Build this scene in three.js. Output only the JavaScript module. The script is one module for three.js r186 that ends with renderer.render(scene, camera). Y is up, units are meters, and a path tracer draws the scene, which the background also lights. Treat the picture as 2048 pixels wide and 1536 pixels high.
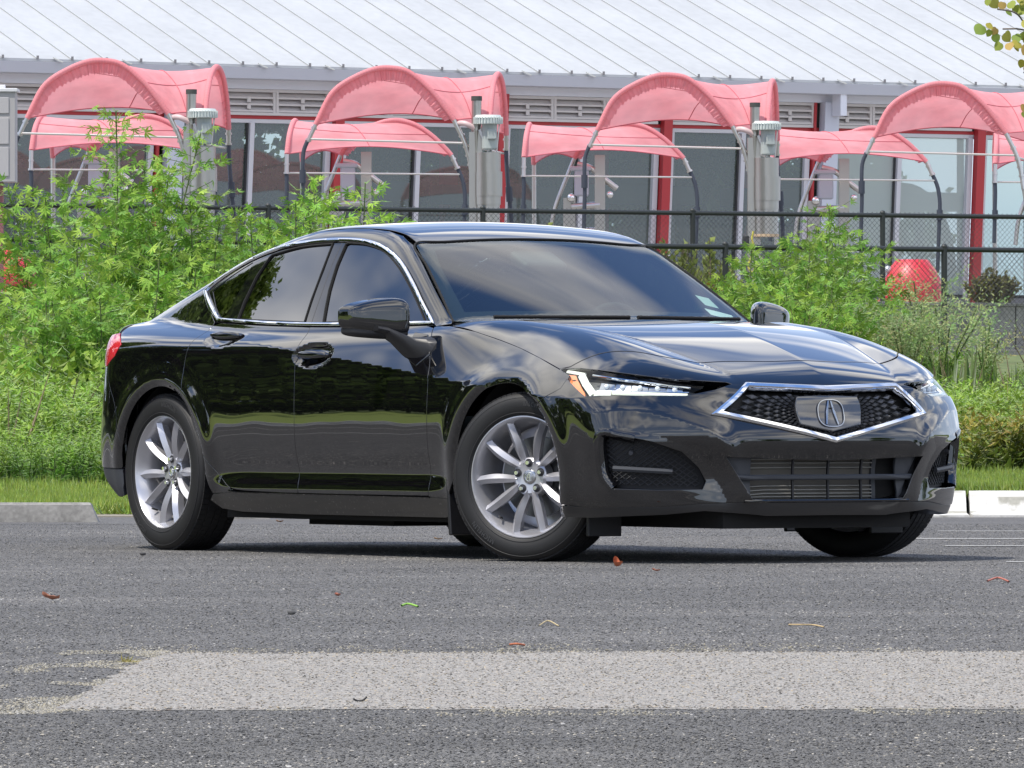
import * as THREE from 'three';
import { RoundedBoxGeometry } from 'three/addons/geometries/RoundedBoxGeometry.js';
import { mergeGeometries, toCreasedNormals, mergeVertices } from 'three/addons/utils/BufferGeometryUtils.js';
import { FontLoader } from 'three/addons/loaders/FontLoader.js';
import { TextGeometry } from 'three/addons/geometries/TextGeometry.js';

// ------------------------------------------------------------------ camera, sky, sun, exposure
const scene = new THREE.Scene();
const camera = new THREE.PerspectiveCamera(6.282, 4 / 3, 0.5, 900);
camera.position.set(0, 0.5916, 29.791);
camera.lookAt(0, 0.5916 + 10 * Math.tan(0.0045337), 19.791);
const renderer = new THREE.WebGLRenderer({ antialias: true });
renderer.setSize(1024, 768);
renderer.toneMapping = THREE.LinearToneMapping;
renderer.toneMappingExposure = 1.16;
renderer.shadowMap.enabled = true;

let SEED = 20240611;
function rnd() { SEED |= 0; SEED = (SEED + 0x6d2b79f5) | 0; let t = Math.imul(SEED ^ (SEED >>> 15), 1 | SEED); t = (t + Math.imul(t ^ (t >>> 7), 61 | t)) ^ t; return ((t ^ (t >>> 14)) >>> 0) / 4294967296; }
const rr = (a, b) => a + (b - a) * rnd();
const hash3 = (x, y, z) => { let h = Math.imul(x, 374761393) ^ Math.imul(y, 668265263) ^ Math.imul(z, 2147483647 ^ 0x5bd1e995); h = Math.imul(h ^ (h >>> 13), 1274126177); return ((h ^ (h >>> 16)) >>> 0) / 4294967296; };
function noise3(x, y, z) {
  const xi = Math.floor(x), yi = Math.floor(y), zi = Math.floor(z), f = (t) => t * t * (3 - 2 * t), u = f(x - xi), v = f(y - yi), w = f(z - zi), L = (a, b, t) => a + (b - a) * t, h = (a, b, c) => hash3(xi + a, yi + b, zi + c);
  return L(L(L(h(0, 0, 0), h(1, 0, 0), u), L(h(0, 1, 0), h(1, 1, 0), u), v), L(L(h(0, 0, 1), h(1, 0, 1), u), L(h(0, 1, 1), h(1, 1, 1), u), v), w);
}
function fbm(x, y, z, o = 5) { let s = 0, a = 0.5, n = 0; for (let i = 0; i < o; i++) { s += a * noise3(x, y, z); n += a; a *= 0.5; x = x * 2.03 + 7.1; y = y * 2.03 + 3.7; z = z * 2.03 + 1.3; } return s / n; }

const SUN = new THREE.Vector3(-0.38, 0.90, 0.30).normalize();
{
  const W = 1024, H = 512, data = new Float32Array(W * H * 4);
  for (let j = 0; j < H; j++) {
    const el = ((j + 0.5) / H - 0.5) * Math.PI, y = Math.sin(el);
    for (let i = 0; i < W; i++) {
      const az = ((i + 0.5) / W - 0.5) * 2 * Math.PI, x = Math.cos(el) * Math.cos(az), z = Math.cos(el) * Math.sin(az), o = (j * W + i) * 4;
      const h = Math.max(0, y), k = Math.pow(1 - h, 3.2);
      let r = 0.10 + 0.46 * k, g = 0.21 + 0.46 * k, b = 0.52 + 0.34 * k;
      if (y > 0.005) {
        const s = 1.0 / (y + 0.22), px = x * s * 1.7, pz = z * s * 1.7;
        const warp = fbm(px * 0.7 + 3, pz * 0.7, 2.2, 4) * 1.5, wx = fbm(px * 2.2, pz * 2.2 + 9, 3.1, 4) * 0.5;
        const q = fbm(px * 0.85 + warp + 11.3 + wx, pz * 1.25 + warp * 0.7 + 4.1 - wx, 0.5, 6), wisp = fbm(px * 4.2 + pz * 2.2 + 5 + warp, pz * 1.3 - px * 0.5, 7.7, 5);
        const c = clamp01((q * 0.68 + wisp * 0.32 - 0.485) * 7.0) * clamp01(y * 9), shade = 0.85 + 1.0 * clamp01((fbm(px * 1.9 + 20 + wx, pz * 1.9, 5.5, 4) - 0.34) * 2.6);
        const a = c * 0.93, L = 0.98 * shade;
        r = r * (1 - a) + L * a; g = g * (1 - a) + L * 1.0 * a; b = b * (1 - a) + L * 1.03 * a;
      }
      data[o] = r * 1.5; data[o + 1] = g * 1.46; data[o + 2] = b * 1.36; data[o + 3] = 1;
    }
  }
  function clamp01(v) { return v < 0 ? 0 : v > 1 ? 1 : v; }
  const sky = new THREE.DataTexture(data, W, H, THREE.RGBAFormat, THREE.FloatType);
  sky.mapping = THREE.EquirectangularReflectionMapping; sky.magFilter = THREE.LinearFilter; sky.minFilter = THREE.LinearFilter; sky.wrapS = THREE.RepeatWrapping; sky.needsUpdate = true;
  scene.background = sky; scene.environment = sky;
}
const sun = new THREE.DirectionalLight(new THREE.Color(1.0, 0.94, 0.85), 4.4);
sun.name = 'sun'; sun.position.copy(SUN).multiplyScalar(120); sun.castShadow = true; sun.shadow.mapSize.set(4096, 4096);
Object.assign(sun.shadow.camera, { left: -60, right: 60, top: 60, bottom: -60, near: 1, far: 400 });
scene.add(sun, sun.target);

// ------------------------------------------------------------------ helpers
const names = new Map();
function numbered(n) { const k = names.get(n) || 0; names.set(n, k + 1); return k ? n + '_' + String(k).padStart(3, '0') : n; }
function tag(o, label, category, group, kind) { if (label) o.userData.label = label; if (category) o.userData.category = category; if (group) o.userData.group = group; if (kind) o.userData.kind = kind; return o; }
function thing(name, label, category, pos = [0, 0, 0], turn = 0, group) { const o = new THREE.Group(); o.name = numbered(name); scene.add(o); o.position.set(...pos); o.rotation.y = turn; return tag(o, label, category, group); }
function part(name, geo, mat, parent) { const m = new THREE.Mesh(Array.isArray(geo) ? merge(geo) : geo, mat); m.name = numbered(name); m.castShadow = m.receiveShadow = true; parent.add(m); return m; }
function struct(name, geo, mat) { return tag(part(name, geo, mat, scene), null, null, null, 'structure'); }
function merge(list) {
  const keep = ['position', 'normal', 'uv'];
  const gs = list.map((g0) => { const g = g0.index ? g0.toNonIndexed() : g0.clone(); for (const k of Object.keys(g.attributes)) if (!keep.includes(k)) g.deleteAttribute(k); if (!g.attributes.normal) g.computeVertexNormals(); if (!g.attributes.uv) g.setAttribute('uv', new THREE.BufferAttribute(new Float32Array(g.attributes.position.count * 2), 2)); return g; });
  return gs.length === 1 ? gs[0] : mergeGeometries(gs);
}
function copyThing(o, label, pos) { const c = o.clone(); c.name = numbered(o.name.replace(/_\d{3}$/, '')); c.traverse((q) => { if (q !== c) q.name = numbered(q.name.replace(/_\d{3}$/, '')); }); c.userData = { ...o.userData }; if (label) c.userData.label = label; if (pos) c.position.set(...pos); scene.add(c); return c; }
const M4 = () => new THREE.Matrix4();
function box(w, h, d, x = 0, y = 0, z = 0, rot = [0, 0, 0]) { const g = new THREE.BoxGeometry(w, h, d); g.applyMatrix4(M4().makeRotationFromEuler(new THREE.Euler(...rot))); g.translate(x, y, z); return g; }
function rbox(w, h, d, r, x = 0, y = 0, z = 0, rot = [0, 0, 0], seg = 2) { const g = new RoundedBoxGeometry(w, h, d, seg, r); g.applyMatrix4(M4().makeRotationFromEuler(new THREE.Euler(...rot))); g.translate(x, y, z); return g; }
function bar(a, b, r, n = 8, r2 = r) { const A = new THREE.Vector3(...a), B = new THREE.Vector3(...b), d = B.clone().sub(A), g = new THREE.CylinderGeometry(r2, r, d.length(), n); g.applyMatrix4(M4().makeRotationFromQuaternion(new THREE.Quaternion().setFromUnitVectors(new THREE.Vector3(0, 1, 0), d.clone().normalize()))); g.translate((A.x + B.x) / 2, (A.y + B.y) / 2, (A.z + B.z) / 2); return g; }
function beam(a, b, w, h, up = [0, 1, 0]) { // box bar from a to b, w across, h along up
  const A = new THREE.Vector3(...a), B = new THREE.Vector3(...b), d = B.clone().sub(A), L = d.length(), x = d.normalize(), u = new THREE.Vector3(...up), z = new THREE.Vector3().crossVectors(x, u).normalize(), y = new THREE.Vector3().crossVectors(z, x);
  const g = new THREE.BoxGeometry(L, h, w); g.applyMatrix4(M4().makeBasis(x, y, z)); g.translate((A.x + B.x) / 2, (A.y + B.y) / 2, (A.z + B.z) / 2); return g;
}
function tube(pts, r, seg = 40, n = 8, closed = false) { return new THREE.TubeGeometry(new THREE.CatmullRomCurve3(pts.map((p) => new THREE.Vector3(...p)), closed, 'centripetal'), seg, r, n, closed); }
function std(r, g, b, rough = 0.6, metal = 0, extra = {}) { return new THREE.MeshPhysicalMaterial({ color: new THREE.Color().setRGB(r, g, b), roughness: rough, metalness: metal, side: THREE.DoubleSide, ...extra }); }
function texture(n, fn, { srgb = true, rep = [1, 1] } = {}) { // fn(u, v) -> [r, g, b] 0..1 (already encoded when srgb)
  const d = new Uint8Array(n * n * 4);
  for (let j = 0; j < n; j++) for (let i = 0; i < n; i++) { const c = fn(i / n, j / n, i, j), o = (j * n + i) * 4; d[o] = Math.max(0, Math.min(255, c[0] * 255)); d[o + 1] = Math.max(0, Math.min(255, c[1] * 255)); d[o + 2] = Math.max(0, Math.min(255, c[2] * 255)); d[o + 3] = 255; }
  const t = new THREE.DataTexture(d, n, n, THREE.RGBAFormat); t.wrapS = t.wrapT = THREE.RepeatWrapping; t.magFilter = THREE.LinearFilter; t.minFilter = THREE.LinearMipmapLinearFilter; t.generateMipmaps = true; if (srgb) t.colorSpace = THREE.SRGBColorSpace; t.repeat.set(...rep); t.needsUpdate = true; return t;
}
const enc = (v) => Math.pow(Math.max(0, v), 1 / 2.2);
function tnoise(u, v, f, seed, o = 4) { // tileable fbm
  let s = 0, a = 0.5, n = 0;
  for (let k = 0; k < o; k++) { const F = f << k, x = u * F, y = v * F, xi = Math.floor(x), yi = Math.floor(y), fx = x - xi, fy = y - yi, ux = fx * fx * (3 - 2 * fx), uy = fy * fy * (3 - 2 * fy), h = (p, q) => hash3((xi + p) % F, (yi + q) % F, seed + k); s += a * ((h(0, 0) * (1 - ux) + h(1, 0) * ux) * (1 - uy) + (h(0, 1) * (1 - ux) + h(1, 1) * ux) * uy); n += a; a *= 0.5; }
  return s / n;
}
// picture position at a distance in front of the lens -> point in the scene (used once, to lay the place out)
const at = (px, py, d) => { const x = (px - 1024) / 13996.25, y = -(py - 768) / 13996.25, p = 0.0045337; const k = d / (Math.cos(p) - y * Math.sin(p)); return [x * k, 0.5916 + (y * Math.cos(p) + Math.sin(p)) * k, 29.791 - d]; };
// ------------------------------------------------------------------ car body surface (car frame: x forward from rear axle, y up, z to the near side)
function spl(pts) {                                   // natural cubic spline through [x, y] pairs, straight beyond the ends
  const n = pts.length, x = pts.map((p) => p[0]), y = pts.map((p) => p[1]), m = new Array(n).fill(0), u = new Array(n).fill(0);
  for (let i = 1; i < n - 1; i++) {
    const s = (x[i] - x[i - 1]) / (x[i + 1] - x[i - 1]), p = s * m[i - 1] + 2;
    m[i] = (s - 1) / p;
    u[i] = (6 * ((y[i + 1] - y[i]) / (x[i + 1] - x[i]) - (y[i] - y[i - 1]) / (x[i] - x[i - 1])) / (x[i + 1] - x[i - 1]) - s * u[i - 1]) / p;
  }
  for (let i = n - 2; i >= 0; i--) m[i] = m[i] * m[i + 1] + u[i];
  return (t) => {
    if (t <= x[0]) { const h = x[1] - x[0]; return y[0] + (t - x[0]) * ((y[1] - y[0]) / h - h * m[1] / 6); }
    if (t >= x[n - 1]) { const h = x[n - 1] - x[n - 2]; return y[n - 1] + (t - x[n - 1]) * ((y[n - 1] - y[n - 2]) / h + h * m[n - 2] / 6); }
    let a = 0, b = n - 1;
    while (b - a > 1) { const k = (a + b) >> 1; if (x[k] > t) b = k; else a = k; }
    const h = x[b] - x[a], A = (x[b] - t) / h, B = (t - x[a]) / h;
    return A * y[a] + B * y[b] + ((A * A * A - A) * m[a] + (B * B * B - B) * m[b]) * h * h / 6;
  };
}
const clamp = (v, a, b) => Math.min(b, Math.max(a, v));
const sstep = (a, b, v) => { const t = clamp((v - a) / (b - a), 0, 1); return t * t * (3 - 2 * t); };
const smax = (a, b, k) => { const h = Math.max(k - Math.abs(a - b), 0) / k; return Math.max(a, b) + h * h * h * k / 6; };
const smin = (a, b, k) => -smax(-a, -b, k);

const Wx = spl([[-1.1, 0.86], [-0.7, 0.915], [-0.35, 0.942], [0, 0.95], [0.6, 0.948], [1.2, 0.946], [1.8, 0.946], [2.4, 0.952], [2.85, 0.955], [3.15, 0.945], [3.4, 0.915], [3.6, 0.875], [3.8, 0.82]]);
const charY = spl([[-1.1, 0.946], [-0.4, 0.945], [0, 0.938], [0.35, 0.928], [0.62, 0.915], [1.145, 0.868], [1.44, 0.838], [2.19, 0.76], [2.5, 0.726], [2.9, 0.69], [3.3, 0.665], [3.8, 0.65]]);
const dLow = spl([[0.05, 0.12], [0.17, 0.062], [0.25, 0.03], [0.35, 0.016], [0.45, 0.006], [0.54, 0.001], [0.62, 0], [0.7, 0.003], [0.8, 0.013], [0.9, 0.028], [1.0, 0.05]]);
const scoop = spl([[0.2, 0], [0.262, -0.008], [0.285, -0.005], [0.32, 0.006], [0.355, 0.012], [0.4, 0.008], [0.46, 0.002], [0.54, 0], [0.6, 0]]);
const slopeUp = spl([[-1.1, 0.75], [0, 0.8], [0.6, 0.75], [1.2, 0.62], [1.8, 0.52], [2.3, 0.52], [2.8, 0.62], [3.2, 0.75], [3.8, 0.9]]);
const ARCH = [{ x: 0.035, y: 0.355, r: 0.367 }, { x: 2.835, y: 0.355, r: 0.372 }];
const DENT = [[0.492, 0.938, 0.16, 0.05], [1.292, 0.848, 0.16, 0.055]];
function sideZ(x, y) {
  const yc = charY(x);
  let z = Wx(x) - dLow(Math.min(y, yc));
  z -= sstep(0.3, 0.75, x) * (1 - sstep(2.2, 2.5, x)) * scoop(clamp(y, 0.2, 0.6));
  if (y > yc) { const d = y - yc; z -= slopeUp(x) * d + 0.9 * d * d * sstep(2.2, 2.8, x) + 0.25 * d * d; }
  z += 0.00035 * Math.sin(x * 8.3 + 1.7 * Math.sin(y * 6.1)) * Math.sin(y * 9.7 + 1.1 * Math.sin(x * 3.9)) + 0.00012 * Math.sin(x * 23 + y * 11);   // slight waviness of pressed sheet
  for (const a of ARCH) {
    const r = Math.hypot(x - a.x, y - a.y), q = (r - a.r - 0.045) / 0.05;
    if (y > 0.2) z += 0.012 * Math.exp(-q * q);
    if (r < a.r + 0.022) z -= 0.4 * Math.min(a.r + 0.022 - r, 0.05) * Math.min(1, (a.r + 0.022 - r) / 0.012);
  }
  for (const [cx, cy, rx, ry] of DENT) {
    const dx = (x - cx) / rx, dy = (y - cy) / ry, q = dx * dx + dy * dy;
    if (q < 1) z -= 0.027 * (1 - q) * (2.2 - 1.2 * (1 - q));
  }
  return z;
}
const spineY = spl([[-1.2, 0.93], [-1.0, 0.985], [-0.85, 1.0], [-0.62, 1.01], [0, 1.0], [1, 0.985], [2, 0.99], [2.4, 0.996], [2.8, 0.982], [3.15, 0.943], [3.37, 0.887], [3.58, 0.82], [3.7, 0.768], [3.8, 0.70]]);
const creaseY = spl([[-1.2, 0.93], [-1.0, 0.98], [-0.85, 0.995], [-0.62, 1.006], [0, 1.0], [1, 0.985], [2, 0.986], [2.4, 0.986], [2.6, 0.975], [2.96, 0.935], [3.24, 0.878], [3.5, 0.806], [3.72, 0.73], [3.8, 0.69]]);
const crestY = spl([[-1.2, 0.91], [-1.0, 0.965], [-0.85, 0.985], [-0.62, 1.0], [0, 1.0], [1, 0.985], [2, 0.98], [2.3, 0.985], [2.55, 0.982], [2.92, 0.948], [3.27, 0.87], [3.5, 0.785], [3.72, 0.68], [3.8, 0.64]]);
const creaseZ = spl([[-1.2, 0.45], [1.5, 0.6], [2.2, 0.66], [2.55, 0.62], [2.96, 0.56], [3.24, 0.5], [3.5, 0.44], [3.72, 0.39], [3.9, 0.35]]);
function topY(x, z) {
  const a = Math.abs(z), zc = creaseZ(x), zr = 0.74, y0 = spineY(x), y1 = creaseY(x), y2 = crestY(x), f = sstep(2.2, 2.8, x);
  const inner = (q) => { const t = (Math.sqrt(q * q + 0.00012) - 0.011) / zc; return y0 + (y1 - y0) * ((1 - f) * t * t + f * (0.65 * t + 0.35 * Math.min(t * t * t, 1.3))); };
  const outer = (q) => { const t = (q - zc) / (zr - zc); return y1 + (y2 - y1) * t + 0.012 * f * Math.sin(Math.PI * clamp(t, -0.2, 1)); };
  if (a < zr) { const w = sstep(zc - 0.02, zc + 0.02, a); return w <= 0 ? inner(a) : w >= 1 ? outer(a) : inner(a) * (1 - w) + outer(a) * w; }
  return y2 - 0.25 * (a - zr) - 1.2 * (a - zr) * (a - zr);
}
const noseX = spl([[0.05, 3.70], [0.16, 3.775], [0.22, 3.798], [0.28, 3.803], [0.35, 3.80], [0.42, 3.81], [0.5, 3.822], [0.58, 3.80], [0.66, 3.783], [0.72, 3.77], [0.8, 3.745], [0.95, 3.66]]);
const sweep = spl([[0.1, 0.7], [0.3, 0.5], [0.5, 0.46], [0.62, 0.52], [0.74, 0.74], [0.85, 1.1], [1, 1.3]]);
const FANG = [[0.90, 0.60], [0.83, 0.617], [0.748, 0.606], [0.65, 0.575], [0.54, 0.528], [0.475, 0.45], [0.42, 0.35], [0.365, 0.22]];
function fang(y, a) {                                   // below this ridge the corner of the bumper falls back towards the vent
  let best = 9, sg = 0;
  for (let i = 0; i + 1 < FANG.length; i++) { const p = FANG[i], q = FANG[i + 1], ex = q[0] - p[0], ey = q[1] - p[1], t = clamp(((a - p[0]) * ex + (y - p[1]) * ey) / (ex * ex + ey * ey), 0, 1), dx = a - p[0] - ex * t, dy = y - p[1] - ey * t, d = Math.hypot(dx, dy); if (d < best) { best = d; sg = ex * dy - ey * dx; } }
  const s = sg > 0 ? best : -best;                      // positive on the vent side
  return s > 0 ? 0.21 * Math.min(s, 0.085) - 0.012 : -0.012 * Math.exp(-(s * s) / 0.0018);
}
function frontX(y, z) { const a = Math.abs(z); return noseX(y) - (a > 0.2 && y < 0.8 ? fang(y, a) * sstep(0.2, 0.28, y) * (1 - sstep(0.88, 0.97, a)) : 0) - 0.25 * a * a - Math.max(0, sweep(y)) * Math.pow(Math.max(0, a - 0.45), 1.5); }
const tailX = spl([[0.1, -0.78], [0.2, -0.9], [0.3, -1.05], [0.38, -1.09], [0.55, -1.09], [0.7, -1.07], [0.85, -1.055], [0.93, -1.04], [1.02, -0.97]]);
function rearX(y, z) { const a = Math.abs(z); return tailX(y) + 0.25 * a * a + 1.0 * Math.pow(Math.max(0, a - 0.45), 1.5); }
function lowerF(x, y, z) {
  const a = Math.abs(z);
  const s = (a - sideZ(x, y)) * 0.94, t = (y - topY(x, z)) * 0.95;
  let F = smax(s, t, 0.045 + 0.13 * sstep(2.1, 2.7, x) + 0.06 * (1 - sstep(-0.6, 0, x)));
  if (x > 2.9) F = smax(F, (x - frontX(y, z)) * (0.85 - 0.25 * sstep(0.5, 0.9, a)), 0.09);
  if (x < 0) F = smax(F, (rearX(y, z) - x) * (0.9 - 0.25 * sstep(0.5, 0.9, a)), 0.1);
  return F;
}
const glassZ = spl([[-0.9, 0.62], [-0.5, 0.715], [-0.2, 0.77], [0, 0.795], [0.4, 0.825], [0.8, 0.838], [1.2, 0.838], [1.6, 0.827], [2.0, 0.80], [2.3, 0.772], [2.7, 0.73]]);
const roofY0 = spl([[-1.1, 0.93], [-0.8, 1.0], [-0.62, 1.045], [-0.45, 1.092], [-0.14, 1.185], [0.044, 1.245], [0.33, 1.335], [0.55, 1.39], [0.75, 1.423], [0.95, 1.434], [1.2, 1.43], [1.42, 1.408], [1.56, 1.376]]);
function roofY(x, z) {
  const xe = x + 0.16 * z * z * clamp((x - 1.5) / 0.6, 0, 1.4);
  const ws = 1.352 - (xe - 1.62) * 0.462 - 0.05 * Math.max(0, xe - 1.62) * Math.max(0, xe - 1.62);
  return smin(roofY0(Math.min(xe, 1.7)), ws, 0.035) - 0.085 * z * z;
}
function houseZ(x, y) { const d = y - 0.97; return glassZ(x) - 0.5 * d - 0.16 * d * d; }
function houseF(x, y, z) { return smax((Math.abs(z) - houseZ(x, y)) * 0.88, (y - roofY(x, z)) * 0.92, 0.075); }
function bodyF(x, y, z) {
  if (y < 0.88) return lowerF(x, y, z);
  return smin(lowerF(x, y, z), houseF(x, y, z), 0.028);
}
const F3 = { body: bodyF, house: houseF, lower: lowerF };
function castF(F, o, d, t0, t1, n = 60) {              // first crossing from outside along o + t d
  let a = t0, fa = F(o[0] + d[0] * a, o[1] + d[1] * a, o[2] + d[2] * a);
  const st = (t1 - t0) / n;
  for (let i = 1; i <= n; i++) {
    const b = t0 + st * i, fb = F(o[0] + d[0] * b, o[1] + d[1] * b, o[2] + d[2] * b);
    if (fb <= 0) {
      let lo = a, hi = b;
      for (let k = 0; k < 26; k++) { const m = (lo + hi) / 2; if (F(o[0] + d[0] * m, o[1] + d[1] * m, o[2] + d[2] * m) > 0) lo = m; else hi = m; }
      const t = (lo + hi) / 2; return [o[0] + d[0] * t, o[1] + d[1] * t, o[2] + d[2] * t];
    }
    a = b; fa = fb;
  }
  return null;
}
function gradF(F, p, e = 0.0022) {
  const [x, y, z] = p, g = [F(x + e, y, z) - F(x - e, y, z), F(x, y + e, z) - F(x, y - e, z), F(x, y, z + e) - F(x, y, z - e)], l = Math.hypot(...g) || 1;
  return [g[0] / l, g[1] / l, g[2] / l];
}
// ------------------------------------------------------------------ panels cut from the body surface
const DOM = {
  z: (u, v) => [[u, v, 1.35], [0, 0, -1], 0, 1.35],
  y: (u, v) => [[u, 1.75, v], [0, -1, 0], 0, 1.6],
  c: (u, v) => [[2.75 + 2.1 * Math.cos(u), v, 2.1 * Math.sin(u)], [-Math.cos(u), 0, -Math.sin(u)], 0.6, 2.05],
  r: (u, v) => [[-0.2 - 2.1 * Math.cos(u), v, 2.1 * Math.sin(u)], [Math.cos(u), 0, -Math.sin(u)], 0.6, 2.08],
};
const toC = (p) => [Math.atan2(p[2], p[0] - 2.75), p[1]];
function onBody(dom, u, v, off = 0, F = bodyF) {
  const [o, d, a, b] = DOM[dom](u, v), p = castF(F, o, d, a, b, 70);
  if (!p) return null;
  const n = gradF(F, p);
  return { p: [p[0] + n[0] * off, p[1] + n[1] * off, p[2] + n[2] * off], n };
}
function crv(pts, k = 6, closed = false) {             // points along a smooth curve through pts
  const out = [], n = pts.length, g = (i) => (closed ? pts[(i + n) % n] : pts[clamp(i, 0, n - 1)]);
  for (let i = 0; i < (closed ? n : n - 1); i++) for (let j = 0; j < k; j++) {
    const t = j / k, a = g(i - 1), b = g(i), c = g(i + 1), d = g(i + 2);
    out.push(b.map((_, q) => 0.5 * (2 * b[q] + (c[q] - a[q]) * t + (2 * a[q] - 5 * b[q] + 4 * c[q] - d[q]) * t * t + (3 * b[q] - a[q] - 3 * c[q] + d[q]) * t * t * t)));
  }
  if (!closed) out.push(pts[n - 1]);
  return out;
}
function area2(p) { let s = 0; for (let i = 0, n = p.length; i < n; i++) { const a = p[i], b = p[(i + 1) % n]; s += a[0] * b[1] - b[0] * a[1]; } return s / 2; }
function inPoly(p, x, y) { let r = false; for (let i = 0, j = p.length - 1; i < p.length; j = i++) if ((p[i][1] > y) !== (p[j][1] > y) && x < (p[j][0] - p[i][0]) * (y - p[i][1]) / (p[j][1] - p[i][1]) + p[i][0]) r = !r; return r; }
function inset(poly, d) {                               // moves every edge of a closed outline inwards by d
  const n = poly.length, s = area2(poly) > 0 ? 1 : -1, out = [];
  for (let i = 0; i < n; i++) {
    const a = poly[(i + n - 1) % n], b = poly[i], c = poly[(i + 1) % n];
    let e1 = [b[0] - a[0], b[1] - a[1]], e2 = [c[0] - b[0], c[1] - b[1]];
    const l1 = Math.hypot(...e1) || 1, l2 = Math.hypot(...e2) || 1;
    const n1 = [-e1[1] / l1 * s, e1[0] / l1 * s], n2 = [-e2[1] / l2 * s, e2[0] / l2 * s];
    const m = [n1[0] + n2[0], n1[1] + n2[1]], k = Math.max(0.5, (m[0] * m[0] + m[1] * m[1]) / 2);
    out.push([b[0] + m[0] * d / k, b[1] + m[1] * d / k]);
  }
  return out;
}
function keyhole(outer, holes) {
  let P = area2(outer) > 0 ? outer.slice() : outer.slice().reverse();
  for (const h0 of holes) {
    const h = area2(h0) < 0 ? h0 : h0.slice().reverse();
    let best = [1e9, 0, 0];
    for (let i = 0; i < P.length; i++) for (let j = 0; j < h.length; j++) { const d = Math.hypot(P[i][0] - h[j][0], P[i][1] - h[j][1]); if (d < best[0]) best = [d, i, j]; }
    const [, i, j] = best;
    P = [...P.slice(0, i + 1), ...h.slice(j), ...h.slice(0, j + 1), ...P.slice(i)];
  }
  return P;
}
function clipBox(poly, x0, y0, x1, y1) {
  const planes = [[0, x0, 1], [0, x1, -1], [1, y0, 1], [1, y1, -1]];
  let p = poly;
  for (const [k, v, s] of planes) {
    const out = [];
    for (let i = 0, n = p.length; i < n; i++) {
      const a = p[i], b = p[(i + 1) % n], da = (a[k] - v) * s, db = (b[k] - v) * s;
      if (da >= 0) out.push(a);
      if ((da > 0 && db < 0) || (da < 0 && db > 0)) { const t = da / (da - db), q = [a[0] + (b[0] - a[0]) * t, a[1] + (b[1] - a[1]) * t]; q[k] = v; out.push(q); }
    }
    p = out;
    if (p.length < 3) return p;
  }
  return p;
}
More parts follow.
